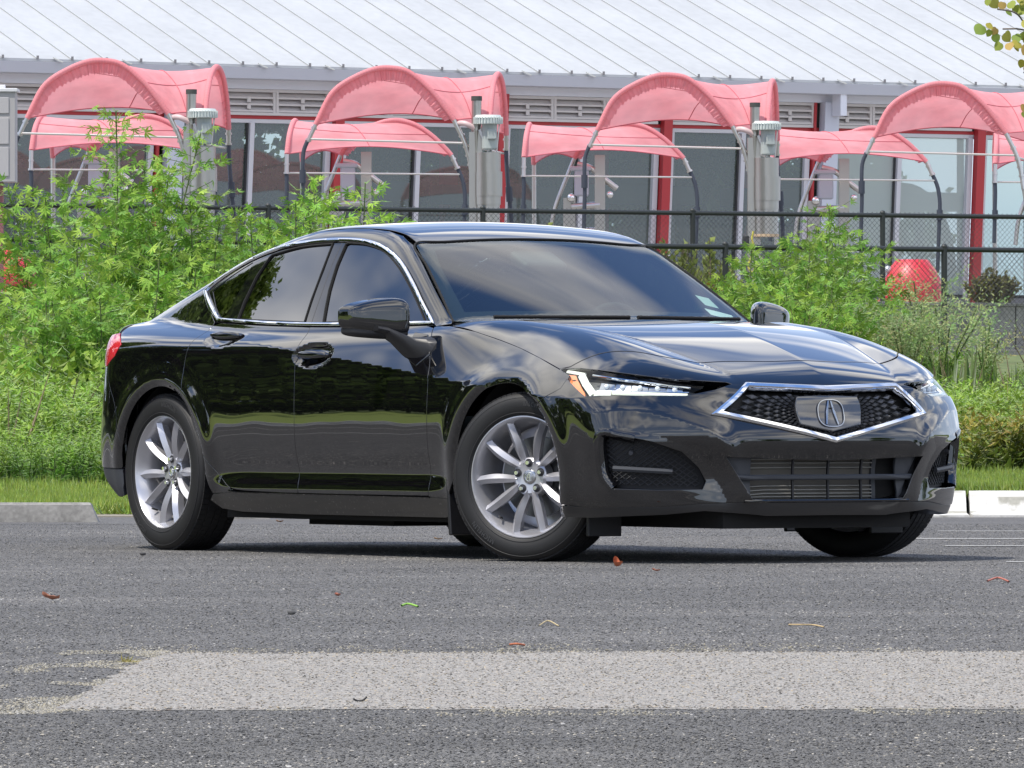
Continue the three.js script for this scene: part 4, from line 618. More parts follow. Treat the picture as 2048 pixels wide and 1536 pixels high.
function backPost() {
  const t = thing('vacuum_post', 'clamped steel post behind the third canopy of the back row', 'vacuum post', [c2[0], TY + 0.15, c2[2]], 0, 'steel posts of the back row');
  part('post_beam', box(0.17, 2.6, 0.2, -0.48, 1.3, 0.1), brushed, t); part('post_beam', box(0.2, 1.9, 0.2, -0.98, 0.95, 0.0), brushed, t);
  part('clamp', bar([-0.95, 1.75, 0.15], [-0.48, 1.78, 0.15], 0.06, 12), pipeM, t); part('clamp', bar([-0.95, 1.35, 0.15], [-0.48, 1.37, 0.15], 0.05, 12), pipeM, t); part('suction_pipe', [tube([[-0.85, 2.45, 0.1], [-0.65, 2.4, 0.12], [-0.4, 2.2, 0.12], [-0.2, 2.05, 0.1]], 0.05, 20, 8)], pipeM, t);
  part('motor_box', [rbox(0.24, 0.45, 0.2, 0.03, -0.78, 2.15, 0.1), rbox(0.36, 0.07, 0.25, 0.02, -0.8, 2.38, 0.1)], std(0.42, 0.44, 0.50, 0.5), t); part('valve', [new THREE.SphereGeometry(0.07, 12, 8).translate(-0.95, 1.9, 0.18), new THREE.SphereGeometry(0.06, 12, 8).translate(-0.32, 1.95, 0.18)], chrome0, t);
  return t;
}
const chrome0 = std(0.8, 0.8, 0.8, 0.15, 1);
const bc = backCanopy(), bp = backPost();
const ordB = { 290: ['first from the left', 112], 792: ['second from the left', 113.6], 1745: ['fourth from the left', 116.6], 2185: ['rightmost', 118] };
for (const [px, [w, d]] of Object.entries(ordB)) { const p = at(+px, 400, d), q = [p[0], TY + 0.15, p[2]]; copyThing(bc, `low pink canopy of the back row, ${w}, hem facing the lot`, q); copyThing(bp, `clamped steel post behind the back row canopy ${w}`, q); }
// red hoods of the bins, cabinet on the left edge
{
  const redB = std(0.58, 0.025, 0.04, 0.45, 0, { clearcoat: 0.3, clearcoatRoughness: 0.4 });
  const bin = (px, d, label) => { const p = at(px, 600, d), t = thing('waste_bin', label, 'bin', [p[0], TY + 0.02, p[2]], 0, null), pr = [[0.2, 0.66], [0.215, 0.665], [0.235, 0.655], [0.33, 0.54], [0.40, 0.42], [0.425, 0.32], [0.42, 0.2], [0.405, 0.08], [0.40, 0]]; const g = new THREE.LatheGeometry([[0, 0.655], ...pr].map(([r, y]) => new THREE.Vector2(r * 1.06, y * 1.16)), 48); part('hood', toCreasedNormals(g, 0.5), redB, t); part('chute', [bar([-0.43, 0.0, 0.1], [-0.36, 0.2, 0.05], 0.2, 16, 0.1)], std(0.40, 0.03, 0.04, 0.5), t); part('lid_hinge', [new THREE.SphereGeometry(0.06, 12, 8).translate(-0.36, 0.62, 0.1), bar([-0.36, 0.62, 0.1], [-0.42, 0.4, 0.1], 0.015, 6)], std(0.55, 0.58, 0.6, 0.4, 0.5), t); };
  bin(1824, 104, 'red rounded bin with flat top beside the right red post'); bin(12, 98, 'red bin half hidden by weeds at the left edge');
  const p = at(-8, 365, 96), t = thing('metal_cabinet', 'grey metal cabinet on a post cut by the left edge', 'cabinet', p);
  part('cabinet_body', rbox(0.56, 1.24, 0.4, 0.01, 0, 0.62, 0), std(0.36, 0.35, 0.355, 0.6), t); part('cabinet_door', [rbox(0.44, 0.40, 0.02, 0.006, -0.03, 0.28, 0.205), rbox(0.44, 0.36, 0.02, 0.006, -0.03, 0.70, 0.205), rbox(0.44, 0.22, 0.02, 0.006, -0.03, 1.05, 0.205)], std(0.40, 0.39, 0.40, 0.55), t); part('cabinet_cap', [rbox(0.62, 0.05, 0.46, 0.01, 0, 1.26, 0), rbox(0.1, 0.06, 0.1, 0.01, 0.08, 1.31, 0)], std(0.6, 0.6, 0.62, 0.5), t); part('post', box(0.16, p[1] - 1.9, 0.16, 0.02, -(p[1] - 1.9) / 2, 0), std(0.25, 0.10, 0.10, 0.7), t);
  const q = [[1507, 462], [1504, 478], [1508, 492], [1506, 505], [1500, 520], [1497, 535], [1505, 545], [1512, 530]].map(([x, y]) => at(x, y, 107.5)); tag(part('yellow_hose', tube(q, 0.017, 40, 6), std(0.5, 0.45, 0.06, 0.5), scene), 'yellow hose hanging beside the third vacuum post', 'hose');
}
// ------------------------------------------------------------------ weeds, shrubs, grass, trees
class Leaves {
  constructor() { this.p = []; this.c = []; this.i = []; }
  blade(o, d, side, len, w, fold, col) { // one folded lance-shaped blade from o along d
    const b = this.p.length / 3, n = [d[1] * side[2] - d[2] * side[1], d[2] * side[0] - d[0] * side[2], d[0] * side[1] - d[1] * side[0]];
    const P = (t, s, k) => [0, 1, 2].forEach((q) => this.p.push(o[q] + d[q] * t * len + side[q] * s * w + n[q] * k * len));
    P(0, 0, 0); P(0.42, -0.5, fold); P(0.42, 0.5, fold); P(0.55, 0, 0); P(1, 0, -fold * 1.3);
    for (let k = 0; k < 5; k++) this.c.push(...col);
    this.i.push(b, b + 1, b + 3, b, b + 3, b + 2, b + 1, b + 4, b + 3, b + 3, b + 4, b + 2);
  }
  palm(o, dir, up, size, lobes, col) {
    const D = new THREE.Vector3(...dir).normalize(), U = new THREE.Vector3(...up), S = new THREE.Vector3().crossVectors(D, U).normalize(), N = new THREE.Vector3().crossVectors(S, D);
    for (let k = 0; k < lobes; k++) { const a = lobes === 1 ? 0 : (k / (lobes - 1) - 0.5) * 2.5, l = size * (1 - 0.38 * Math.abs(a) / 1.25), d = D.clone().multiplyScalar(Math.cos(a)).addScaledVector(S, Math.sin(a)), s = S.clone().multiplyScalar(Math.cos(a)).addScaledVector(D, -Math.sin(a)), v = 1 + rr(-0.12, 0.12); this.blade(o, d.toArray(), s.toArray(), l, size * 0.185, 0.05, col.map((q) => q * v)); }
  }
  round(o, dir, up, size, col) { const D = new THREE.Vector3(...dir).normalize(), S = new THREE.Vector3().crossVectors(D, new THREE.Vector3(...up)).normalize(); this.blade(o, D.toArray(), S.toArray(), size, size * 0.72, 0.04, col); }
  geo() { const g = new THREE.BufferGeometry(); g.setAttribute('position', new THREE.Float32BufferAttribute(this.p, 3)); g.setAttribute('color', new THREE.Float32BufferAttribute(this.c, 3)); g.setIndex(this.i); g.computeVertexNormals(); g.setAttribute('uv', new THREE.BufferAttribute(new Float32Array(this.p.length / 3 * 2), 2)); return g; }
}
const leafM = new THREE.MeshPhysicalMaterial({ vertexColors: true, roughness: 0.75, transmission: 0.48, thickness: 0, ior: 1.35, side: THREE.DoubleSide, specularIntensity: 0.5 });
const stemM = std(0.10, 0.14, 0.045, 0.8), woodM = std(0.11, 0.09, 0.07, 0.95), barkM = std(0.13, 0.11, 0.095, 0.95);
const vec = (a, b, k) => [a[0] + b[0] * k, a[1] + b[1] * k, a[2] + b[2] * k];
const greens = (k) => { const v = rr(0.72, 1.3), y = rnd(); return [(0.17 + 0.13 * y) * v * k, (0.37 + 0.06 * y) * v * k, 0.06 * v * k]; };
function weed(name, label, cat, group, x, z, h, spread, stems, o = {}) {
  const { leaf = 0.13, lobes = 5, gap = 0.11, tone = 1, bare = 0.06, col = greens, lean = 0.18, taper = 0.5 } = o;
  const y0 = landY(x, z), t = thing(name, label, cat, [x, y0 - 0.03, z], 0, group), L = new Leaves(), st = [];
  for (let s = 0; s < stems; s++) {
    const a = rnd() * 6.283, hs = h * (s === 0 ? 1 : rr(0.55, 0.97)), bx = Math.cos(a) * spread * 0.25 * (s ? 1 : 0.2), bz = Math.sin(a) * spread * 0.25 * (s ? 1 : 0.2), tx = bx + Math.cos(a) * lean * hs * (s ? rr(0.4, 1.3) : 0.25), tz = bz + Math.sin(a) * lean * hs * (s ? rr(0.3, 0.9) : 0.2);
    const P = (q) => [bx + (tx - bx) * q * q + 0.02 * Math.sin(q * 9 + s), hs * q, bz + (tz - bz) * q * q];
    st.push(tube([0, 0.25, 0.5, 0.75, 1].map(P), 0.006, 8, 4));
    let k = 0; for (let q = bare; q < 1; q += gap / hs, k++) {
      const r = spread * 0.55 * Math.pow(Math.max(0.02, 1 - Math.pow(q, 1.6)), taper) * rr(0.45, 1.1) + 0.09, az = k * 2.4 + rr(-0.4, 0.4);
      for (const e of [0, Math.PI]) {
        const d = [Math.cos(az + e), rr(0.12, 0.6), Math.sin(az + e)], b = P(q), n = Math.max(1, Math.round(r / (leaf * 0.48)));
        if (r > 0.16) st.push(bar(b, vec(b, d, r), 0.003, 3));
        for (let m = 1; m <= n; m++) { const p = vec(b, d, r * m / n), dd = [d[0] * 0.8 + rr(-0.9, 0.9), rr(-1.0, 0.25), d[2] * 0.8 + rr(-0.9, 0.9)]; L.palm(p, dd, [rr(-1, 1), rr(0.15, 0.9), rr(-1, 1)], leaf * rr(0.7, 1.25) * (1 - 0.3 * q), lobes, col(tone * (0.92 + 0.2 * q))); }
      }
    }
    for (let m = 0; m < 14; m++) L.palm(P(rr(0.93, 1)), [rr(-1, 1), rr(0.0, 1.2), rr(-1, 1)], [0.1, 1, 0.1], leaf * rr(0.35, 0.6), Math.min(3, lobes), col(tone * 1.2));
  }
  const f = part('foliage', L.geo(), leafM, t); f.userData.kind = 'stuff'; part('stem', st, stemM, t);
  return t;
}
SEED = 4242;
const G1 = 'tall ragged weeds in front of the fence';
// [picture column, picture row of the top, distance, spread, stems, label]
[
  [240, 195, 60, 1.15, 4, 'tallest lobed weed, its tip reaching the left front canopy'], [130, 330, 61, 1.0, 4, 'lobed weed left of the tallest weed, under the back canopy'], [320, 300, 62, 0.9, 4, 'lobed weed just right of the tallest weed'], [85, 520, 58, 0.8, 5, 'lobed weed below the red bin at the left'], [395, 385, 60, 1.0, 5, 'lobed weed below the leftmost steel post'], [455, 395, 63, 0.95, 5, 'lobed weed between the leftmost post and the second hose'], [520, 420, 62, 0.9, 5, 'low lobed weed behind the rear roof slope of the sedan'], [180, 420, 57, 1.1, 5, 'broad lobed weed below the tallest weed'], [290, 470, 56, 1.1, 6, 'lobed weed behind the boot of the sedan'], [360, 520, 57, 1.0, 6, 'lobed weed beside the sloping rear pillar of the sedan'], [20, 590, 58, 0.9, 5, 'lobed weed cut by the left edge of the picture'], [110, 560, 55, 1.0, 5, 'low lobed weed left of the tail light'], [215, 560, 55, 0.9, 5, 'low lobed weed over the tail light'],
  [642, 335, 64, 1.0, 4, 'upright weed over the rear roof, below the second canopy'], [712, 345, 65, 0.9, 4, 'upright weed over the roof beside the second back canopy'], [590, 385, 63, 0.8, 4, 'weed over the rear roof beneath the second hose'], [757, 405, 66, 0.6, 4, 'small weed over the middle of the roof'],
].forEach(([px, py, d, sp, n, lab], i) => { const p = at(px, py, d), y = landY(p[0], p[2]); weed('tall_weed', lab, 'weed', G1, p[0], p[2], (p[1] - y) * 0.97, sp * 1.05, n, { leaf: 0.135, gap: 0.066, tone: rr(0.86, 1.2) }); });
const G2 = 'bushy weeds over the bonnet before the right fence';
[[1655, 400, 68, 1.15, 4, 'tall bushy weed left of the red bin'], [1672, 440, 70, 0.8, 4, 'bushy weed against the red bin'], [1600, 470, 66, 1.0, 4, 'bushy weed beside the far wing mirror'], [1480, 482, 66, 1.0, 5, 'bushy weed behind the windscreen pillar'], [1520, 545, 64, 0.8, 4, 'low bushy weed behind the far wing mirror'], [1640, 545, 63, 1.1, 5, 'broad bushy weed over the bonnet'], [1745, 590, 66, 0.7, 4, 'low bushy weed below the red bin'], [1575, 560, 62, 0.7, 4, 'small bushy weed above the far bonnet edge']].forEach(([px, py, d, sp, n, lab]) => { const p = at(px, py, d), y = landY(p[0], p[2]); weed('bushy_weed', lab, 'weed', G2, p[0], p[2], (p[1] - y) * 0.98, sp * 1.1, n + 1, { leaf: 0.125, lobes: 5, tone: rr(0.8, 1.0), gap: 0.062 }); });
// pale shrub between the two fences, brown-green shrub on the terrace
function shrub(name, label, px, py, d, y0, w, n, size, col, upright) {
  const p = at(px, py, d), h = p[1] - y0, t = thing(name, label, 'shrub', [p[0], y0 - 0.02, p[2]]), L = new Leaves(), st = [];
  for (let s = 0; s < n; s++) { const a = rnd() * 6.283, r = w * 0.5 * Math.sqrt(rnd()), hh = h * (1 - 0.45 * Math.pow(r / (w * 0.5), 2)) * rr(0.8, 1.02), e = [Math.cos(a) * r, hh, Math.sin(a) * r * 0.7], b = [e[0] * 0.3, 0, e[2] * 0.3]; st.push(bar(b, e, 0.006, 4)); for (let q = 0.25; q < 1; q += 0.045) for (let m = 0; m < 2; m++) { const o = [b[0] + (e[0] - b[0]) * q, e[1] * q, b[2] + (e[2] - b[2]) * q]; L.round(o, [rr(-1, 1), upright ? rr(0.3, 1.4) : rr(-0.3, 0.8), rr(-1, 1)], [rr(-1, 1), 0.6, rr(-1, 1)], size * rr(0.6, 1.2), col()); } }
  const f = part('foliage', L.geo(), leafM, t); f.userData.kind = 'stuff'; part('twig', st, woodM, t);
}
const pale = () => { const v = rr(0.8, 1.3); return [0.25 * v, 0.29 * v, 0.085 * v]; };
shrub('pale_shrub', 'pale yellow-green shrub with upright oval leaves behind the windscreen top', 1345, 462, 89, 1.42, 1.15, 46, 0.10, pale, true);
shrub('pale_shrub', 'pale yellow-green shrub of oval leaves right of the black fence post', 1425, 470, 89.5, 1.42, 0.9, 30, 0.10, pale, true);
shrub('pale_shrub', 'small pale sprouts showing above the middle of the roof', 1095, 428, 89, 1.42, 1.2, 22, 0.10, pale, true);
shrub('brown_shrub', 'brown-green shrub on the terrace behind the right fence', 1985, 532, 101, 2.12, 0.95, 80, 0.06, () => { const v = rr(0.6, 1.3); return [0.15 * v, 0.15 * v, 0.05 * v]; }, false);
shrub('rusty_shrub', 'rusty orange-green shrub behind the far windscreen pillar', 1415, 540, 84, 1.40, 0.7, 30, 0.07, () => { const v = rr(0.7, 1.3), o = rnd(); return [(0.16 + 0.14 * o) * v, (0.22 - 0.05 * o) * v, 0.04 * v]; }, false);
// feathery plumed weeds on the right
function plume(label, px, py, d, w, tone = 1) {
  const p = at(px, py, d), y0 = landY(p[0], p[2]), h = p[1] - y0, t = thing('feathery_weed', label, 'weed', [p[0], y0 - 0.02, p[2]], 0, 'feathery pale weeds right of the bonnet'), L = new Leaves(), st = [];
  for (let s = 0; s < 7; s++) {
    const a = rnd() * 6.283, r = w * 0.45 * rnd(), e = [Math.cos(a) * r, h * (s ? rr(0.68, 1) : 1), Math.sin(a) * r], P = (q) => [e[0] * q * q, e[1] * q, e[2] * q * q]; st.push(tube([0, 0.5, 1].map(P), 0.007, 6, 4));
    for (let q = 0.22; q < 1; q += 0.022) { const head = clamp((q - 0.55) * 5, 0, 1), c = head > 0.3 ? [0.36 * tone * rr(0.8, 1.2), 0.44 * tone * rr(0.85, 1.15), 0.19 * tone] : greens(0.95); const az = rnd() * 6.283, len = (0.10 + 0.20 * head * Math.sin(Math.PI * clamp((q - 0.5) * 1.9, 0, 1))) * rr(0.6, 1.1) * w * 1.3, o = P(q), dv = [Math.cos(az), rr(0.4, 1.1), Math.sin(az)]; for (let m = 0; m < (head > 0.3 ? 14 : 6); m++) { const pp = vec(o, dv, len * (m + 0.5) / 10); const dd = new THREE.Vector3(rr(-1, 1), rr(-0.4, 1), rr(-1, 1)).normalize(), sd = new THREE.Vector3(rr(-1, 1), rr(-1, 1), rr(-1, 1)).cross(dd).normalize(); L.blade(pp, dd.toArray(), sd.toArray(), head > 0.3 ? 0.045 : 0.09, head > 0.3 ? 0.012 : 0.012, 0.02, c); } }
  }
  const f = part('foliage', L.geo(), leafM, t); f.userData.kind = 'stuff'; part('stem', st, stemM, t);
}
plume('tall feathery weed right of the near fence post', 1850, 560, 68, 0.8); plume('pale plumed weed above the right headlight', 1885, 612, 64, 1.0, 1.15); plume('pale plumed weed at the wall joint near the right edge', 1975, 640, 65, 0.7, 1.1); plume('small feathery weed over the bonnet edge below the red bin', 1715, 620, 64, 0.7); plume('slim green feathery weed over the right bonnet edge', 1815, 650, 62, 0.6, 0.8); plume('slim feathery weed just left of the right bonnet edge', 1770, 640, 63, 0.5, 0.9); plume('feathery weed low at the left edge, before the ragged weeds', 60, 640, 56, 0.7, 0.9);
// dense undergrowth, dry stalks and grass: masses nobody could count
{
  const clump = (seed, n, h, leaf, wd, col) => { SEED = seed; const L = new Leaves(); for (let s = 0; s < 5; s++) { const a = rnd() * 6.283, e = [Math.cos(a) * 0.18, h * rr(0.75, 1.05), Math.sin(a) * 0.18]; L.blade([0, 0, 0], new THREE.Vector3(...e).normalize().toArray(), [1, 0, 0], Math.hypot(...e), 0.012, 0, [0.1, 0.13, 0.05]); for (let k = 0; k < n; k++) { const q = 0.1 + 0.9 * k / n, az = k * 2.4 + s, el = rr(-0.1, 0.9), d = new THREE.Vector3(Math.cos(az), el, Math.sin(az)).normalize(), sd = new THREE.Vector3(-Math.sin(az), rr(-0.3, 0.3), Math.cos(az)).normalize(); L.blade([e[0] * q, e[1] * q, e[2] * q], d.toArray(), sd.toArray(), leaf * (1.15 - 0.6 * q) * rr(0.7, 1.2), wd, 0.05, col(q)); } } return L.geo(); };
  const gold = (q) => { const v = rr(0.75, 1.25); return [(0.165 + 0.09 * q) * v, (0.36 + 0.04 * q) * v, 0.055 * v]; }, dk = () => greens(0.8), rust = (q) => { const v = rr(0.75, 1.25), o = rnd() * q; return [(0.22 + 0.16 * o) * v, (0.31 - 0.03 * o) * v, 0.055 * v]; };
  const lay = (name, label, geo, n, place, sc) => { const m = new THREE.InstancedMesh(geo, leafM, n), q = new THREE.Object3D(), c = new THREE.Color(); for (let i = 0; i < n; i++) { const [x, z] = place(i); q.position.set(x, landY(x, z) - 0.02, z); q.rotation.set(rr(-0.15, 0.15), rnd() * 6.28, rr(-0.15, 0.15)); const s = sc(x, z); q.scale.set(s * rr(0.85, 1.2), s * rr(0.8, 1.15), s * rr(0.85, 1.2)); q.updateMatrix(); m.setMatrixAt(i, q.matrix); const v = rr(0.7, 1.2) * (0.8 + 0.4 * fbm(x * 0.7, 0.3, z * 0.7, 3)); c.setRGB(v * rr(0.9, 1.15), v, v); m.setColorAt(i, c); } m.name = numbered(name); m.castShadow = m.receiveShadow = true; scene.add(tag(m, label, null, null, 'stuff')); };
  SEED = 99; const wide = (z0, z1) => () => { const z = rr(z0, z1), k = rnd(), w = (30 - z) * 0.086; return [k < 0.78 ? (rnd() < 0.55 ? rr(-w, -w * 0.3) : rr(w * 0.42, w)) : rr(-w * 1.6, w * 1.6), z]; };
  lay('goldenrod', 'bright yellow-green undergrowth of narrow leaves along the lawn', clump(11, 30, 0.62, 0.16, 0.022, gold), 1500, wide(-18.2, -26), (x, z) => (0.6 + 0.5 * sstep(-18, -22, z)) * (1 - 0.2 * sstep(1.5, 3.2, x)));
  SEED = 100; lay('undergrowth', 'green undergrowth of mixed weeds before the fence', clump(12, 26, 0.8, 0.17, 0.05, dk), 1500, wide(-23, -46), (x) => 1.0 - 0.68 * sstep(2.2, 3.4, x));
  SEED = 101; lay('rusty_undergrowth', 'low weeds with rusty orange tips on the right', clump(13, 26, 0.5, 0.13, 0.03, rust), 260, () => [rr(3.0, 5.2), rr(-17.6, -23)], () => 0.9);
  SEED = 102; const stalk = (() => { const L = new Leaves(); for (let i = 0; i < 9; i++) { const d = new THREE.Vector3(rr(-0.5, 0.5), 1, rr(-0.5, 0.5)).normalize(); L.blade([rr(-0.1, 0.1), 0, rr(-0.1, 0.1)], d.toArray(), [1, 0, 0], rr(0.7, 1.2), 0.014, 0.03, [0.30, 0.25, 0.15]); } return L.geo(); })();
  lay('dry_stalks', 'dry tan stalks among the weeds', stalk, 70, wide(-19, -34), () => rr(0.6, 1.0));
  SEED = 103; const tallg = (() => { const L = new Leaves(); for (let i = 0; i < 16; i++) { const az = rnd() * 6.28, d = new THREE.Vector3(Math.cos(az) * 0.5, 1, Math.sin(az) * 0.5).normalize(); L.blade([rr(-0.06, 0.06), 0, rr(-0.06, 0.06)], d.toArray(), [-Math.sin(az), 0, Math.cos(az)], rr(0.35, 0.75), 0.013, 0.12, [0.17, 0.27, 0.075]); } return L.geo(); })();
  lay('tall_grass', 'tufts of tall arching grass in the weeds', tallg, 120, wide(-23, -34), () => rr(0.7, 1.3));
  SEED = 104; const tuft = (() => { const L = new Leaves(); for (let i = 0; i < 12; i++) { const az = rnd() * 6.28, d = new THREE.Vector3(Math.cos(az) * rr(0.2, 1), 1, Math.sin(az) * rr(0.2, 1)).normalize(), y = rnd(); L.blade([rr(-0.07, 0.07), 0, rr(-0.07, 0.07)], d.toArray(), [-Math.sin(az), 0, Math.cos(az)], rr(0.04, 0.11), 0.007, 0.1, [0.25 + 0.15 * y, 0.42 + 0.05 * y, 0.07 + 0.03 * y]); } return L.geo(); })();
  lay('lawn_grass', 'short lawn grass behind the kerb', tuft, 26000, (i) => { const z = -11.25 - 7.7 * Math.pow(rnd(), 1.3), w = (30 - z) * 0.092, x = rr(-w, w); return [x, x > 0 ? Math.min(z, -11.54) : z]; }, (x, z) => 0.75 + 0.5 * fbm(x * 0.8, 1, z * 0.8, 3) + 0.6 * sstep(-16, -19, z));
}
// trees: trunk with limbs, crown of leaf sprays in clumps
const spray = (seed, n, R, leaf, col) => { SEED = seed; const L = new Leaves(); for (let k = 0; k < n; k++) { const o = [rr(-R, R), rr(-R, R) * 0.7, rr(-R, R)]; L.round(o, [rr(-1, 1), rr(-0.7, 0.6), rr(-1, 1)], [rr(-1, 1), 1, rr(-1, 1)], leaf * rr(0.7, 1.3), col()); } return L.geo(); };
const sprayA = spray(201, 26, 0.42, 0.24, () => { const v = rr(0.55, 1.3); return [0.15 * v, 0.21 * v, 0.045 * v]; }), sprayB = spray(202, 26, 0.42, 0.22, () => { const v = rr(0.6, 1.3); return [0.22 * v, 0.31 * v, 0.06 * v]; });
function tree(label, x, z, y0, H, R, geo, n, low = 0.3, seed = 1) {
  SEED = seed * 331 + 7; const t = thing('tree', label, 'tree', [x, y0, z], 0, null), limbs = [], trunkH = H * 0.55;
  const trunk = new THREE.CylinderGeometry(H * 0.012, H * 0.026, trunkH, 10, 4); trunk.translate(0, trunkH / 2, 0); limbs.push(trunk);
  const cl = []; for (let i = 0; i < 34; i++) { const a = rnd() * 6.283, u = rnd(), y = H * (low + (1 - low) * u) * 0.97, rad = R * Math.sin(Math.PI * clamp(0.12 + 0.86 * u, 0, 1)) * Math.sqrt(rr(0.25, 1)); const c = [Math.cos(a) * rad, y, Math.sin(a) * rad]; cl.push([c, R * rr(0.22, 0.42)]); if (i < 14) limbs.push(bar([0, trunkH * rr(0.45, 1), 0], c, H * 0.008, 5, H * 0.002)); }
  part('trunk', limbs, barkM, t);
  const m = new THREE.InstancedMesh(geo, leafM, n), q = new THREE.Object3D(), c = new THREE.Color();
  for (let i = 0; i < n; i++) { const [b, r] = cl[i % cl.length], v = new THREE.Vector3(rr(-1, 1), rr(-0.8, 1), rr(-1, 1)).normalize().multiplyScalar(r * Math.pow(rnd(), 0.4)); q.position.set(b[0] + v.x, b[1] + v.y * 0.7, b[2] + v.z); q.rotation.set(rnd() * 6, rnd() * 6, rnd() * 6); const s = rr(0.7, 1.3) * (R / 4); q.scale.set(s, s, s); q.updateMatrix(); m.setMatrixAt(i, q.matrix); const k = rr(0.75, 1.25); c.setRGB(k, k, k); m.setColorAt(i, c); }
  m.name = numbered('crown'); m.castShadow = m.receiveShadow = true; m.userData.kind = 'stuff'; t.add(m);
}
const NTH = ['', 'first', 'second', 'third', 'fourth', 'fifth', 'sixth', 'seventh', 'eighth', 'ninth', 'tenth', 'eleventh', 'twelfth'];
// trees beyond the left edge of the lot (seen in the dark paint and in the side windows)
[[-26, -14, 12.4, 5.4], [-22, -22.5, 13.9, 5.0], [-33, -26, 13, 5.5], [-36, -4, 9.5, 4.6], [-40, -18, 12, 6], [-44, 6, 10, 5], [-48, -34, 13, 6], [-52, -10, 12, 6.5], [-42, -46, 12, 6], [-56, 14, 11, 6], [-30, -40, 10, 5]].forEach(([x, z, H, R], i) => tree(i ? `${NTH[i]} tree of the belt beyond the left edge of the lot, outside the picture` : 'tall spreading tree nearest the left edge of the lot, outside the picture', x, z, 0.8, H, R, i % 2 ? sprayB : sprayA, i > 1 ? 1100 : 2600, i ? 0.08 : 0.22, i + 1));
// hedge-like thicket under them
for (let i = 0; i < 9; i++) { const z = -50 + i * 8.5; tree(`${NTH[i + 1]} thicket from the back, below the tree belt left of the lot`, LX(z) - 19 - (i % 3) * 2, z, 1.1, 4.2 + (i % 2), 3.4, i % 2 ? sprayA : sprayB, 420, 0.02, 40 + i); }
// far trees to the right of the lot and behind the building
[[62, 10, 9, 5], [74, 34, 11, 6], [58, 48, 8, 5], [82, -10, 10, 6], [60, -30, 9, 5]].forEach(([x, z, H, R], i) => tree(`${NTH[i + 1]} far tree right of the lot, outside the picture`, x, z, 0, H, R, i % 2 ? sprayA : sprayB, 700, 0.08, 60 + i));
for (let i = 0; i < 9; i++) { const p = [BO[0] + bA[0] * (-4 + i * 3.4) - bN[0] * 15, BO[2] + bA[2] * (-4 + i * 3.4) - bN[2] * 15]; tree(`${NTH[i + 1]} green tree from the left behind the wash building, seen through its windows`, p[0], p[1], TY, 6.2, 3.4, sprayB, 1100, 0.02, 80 + i); }
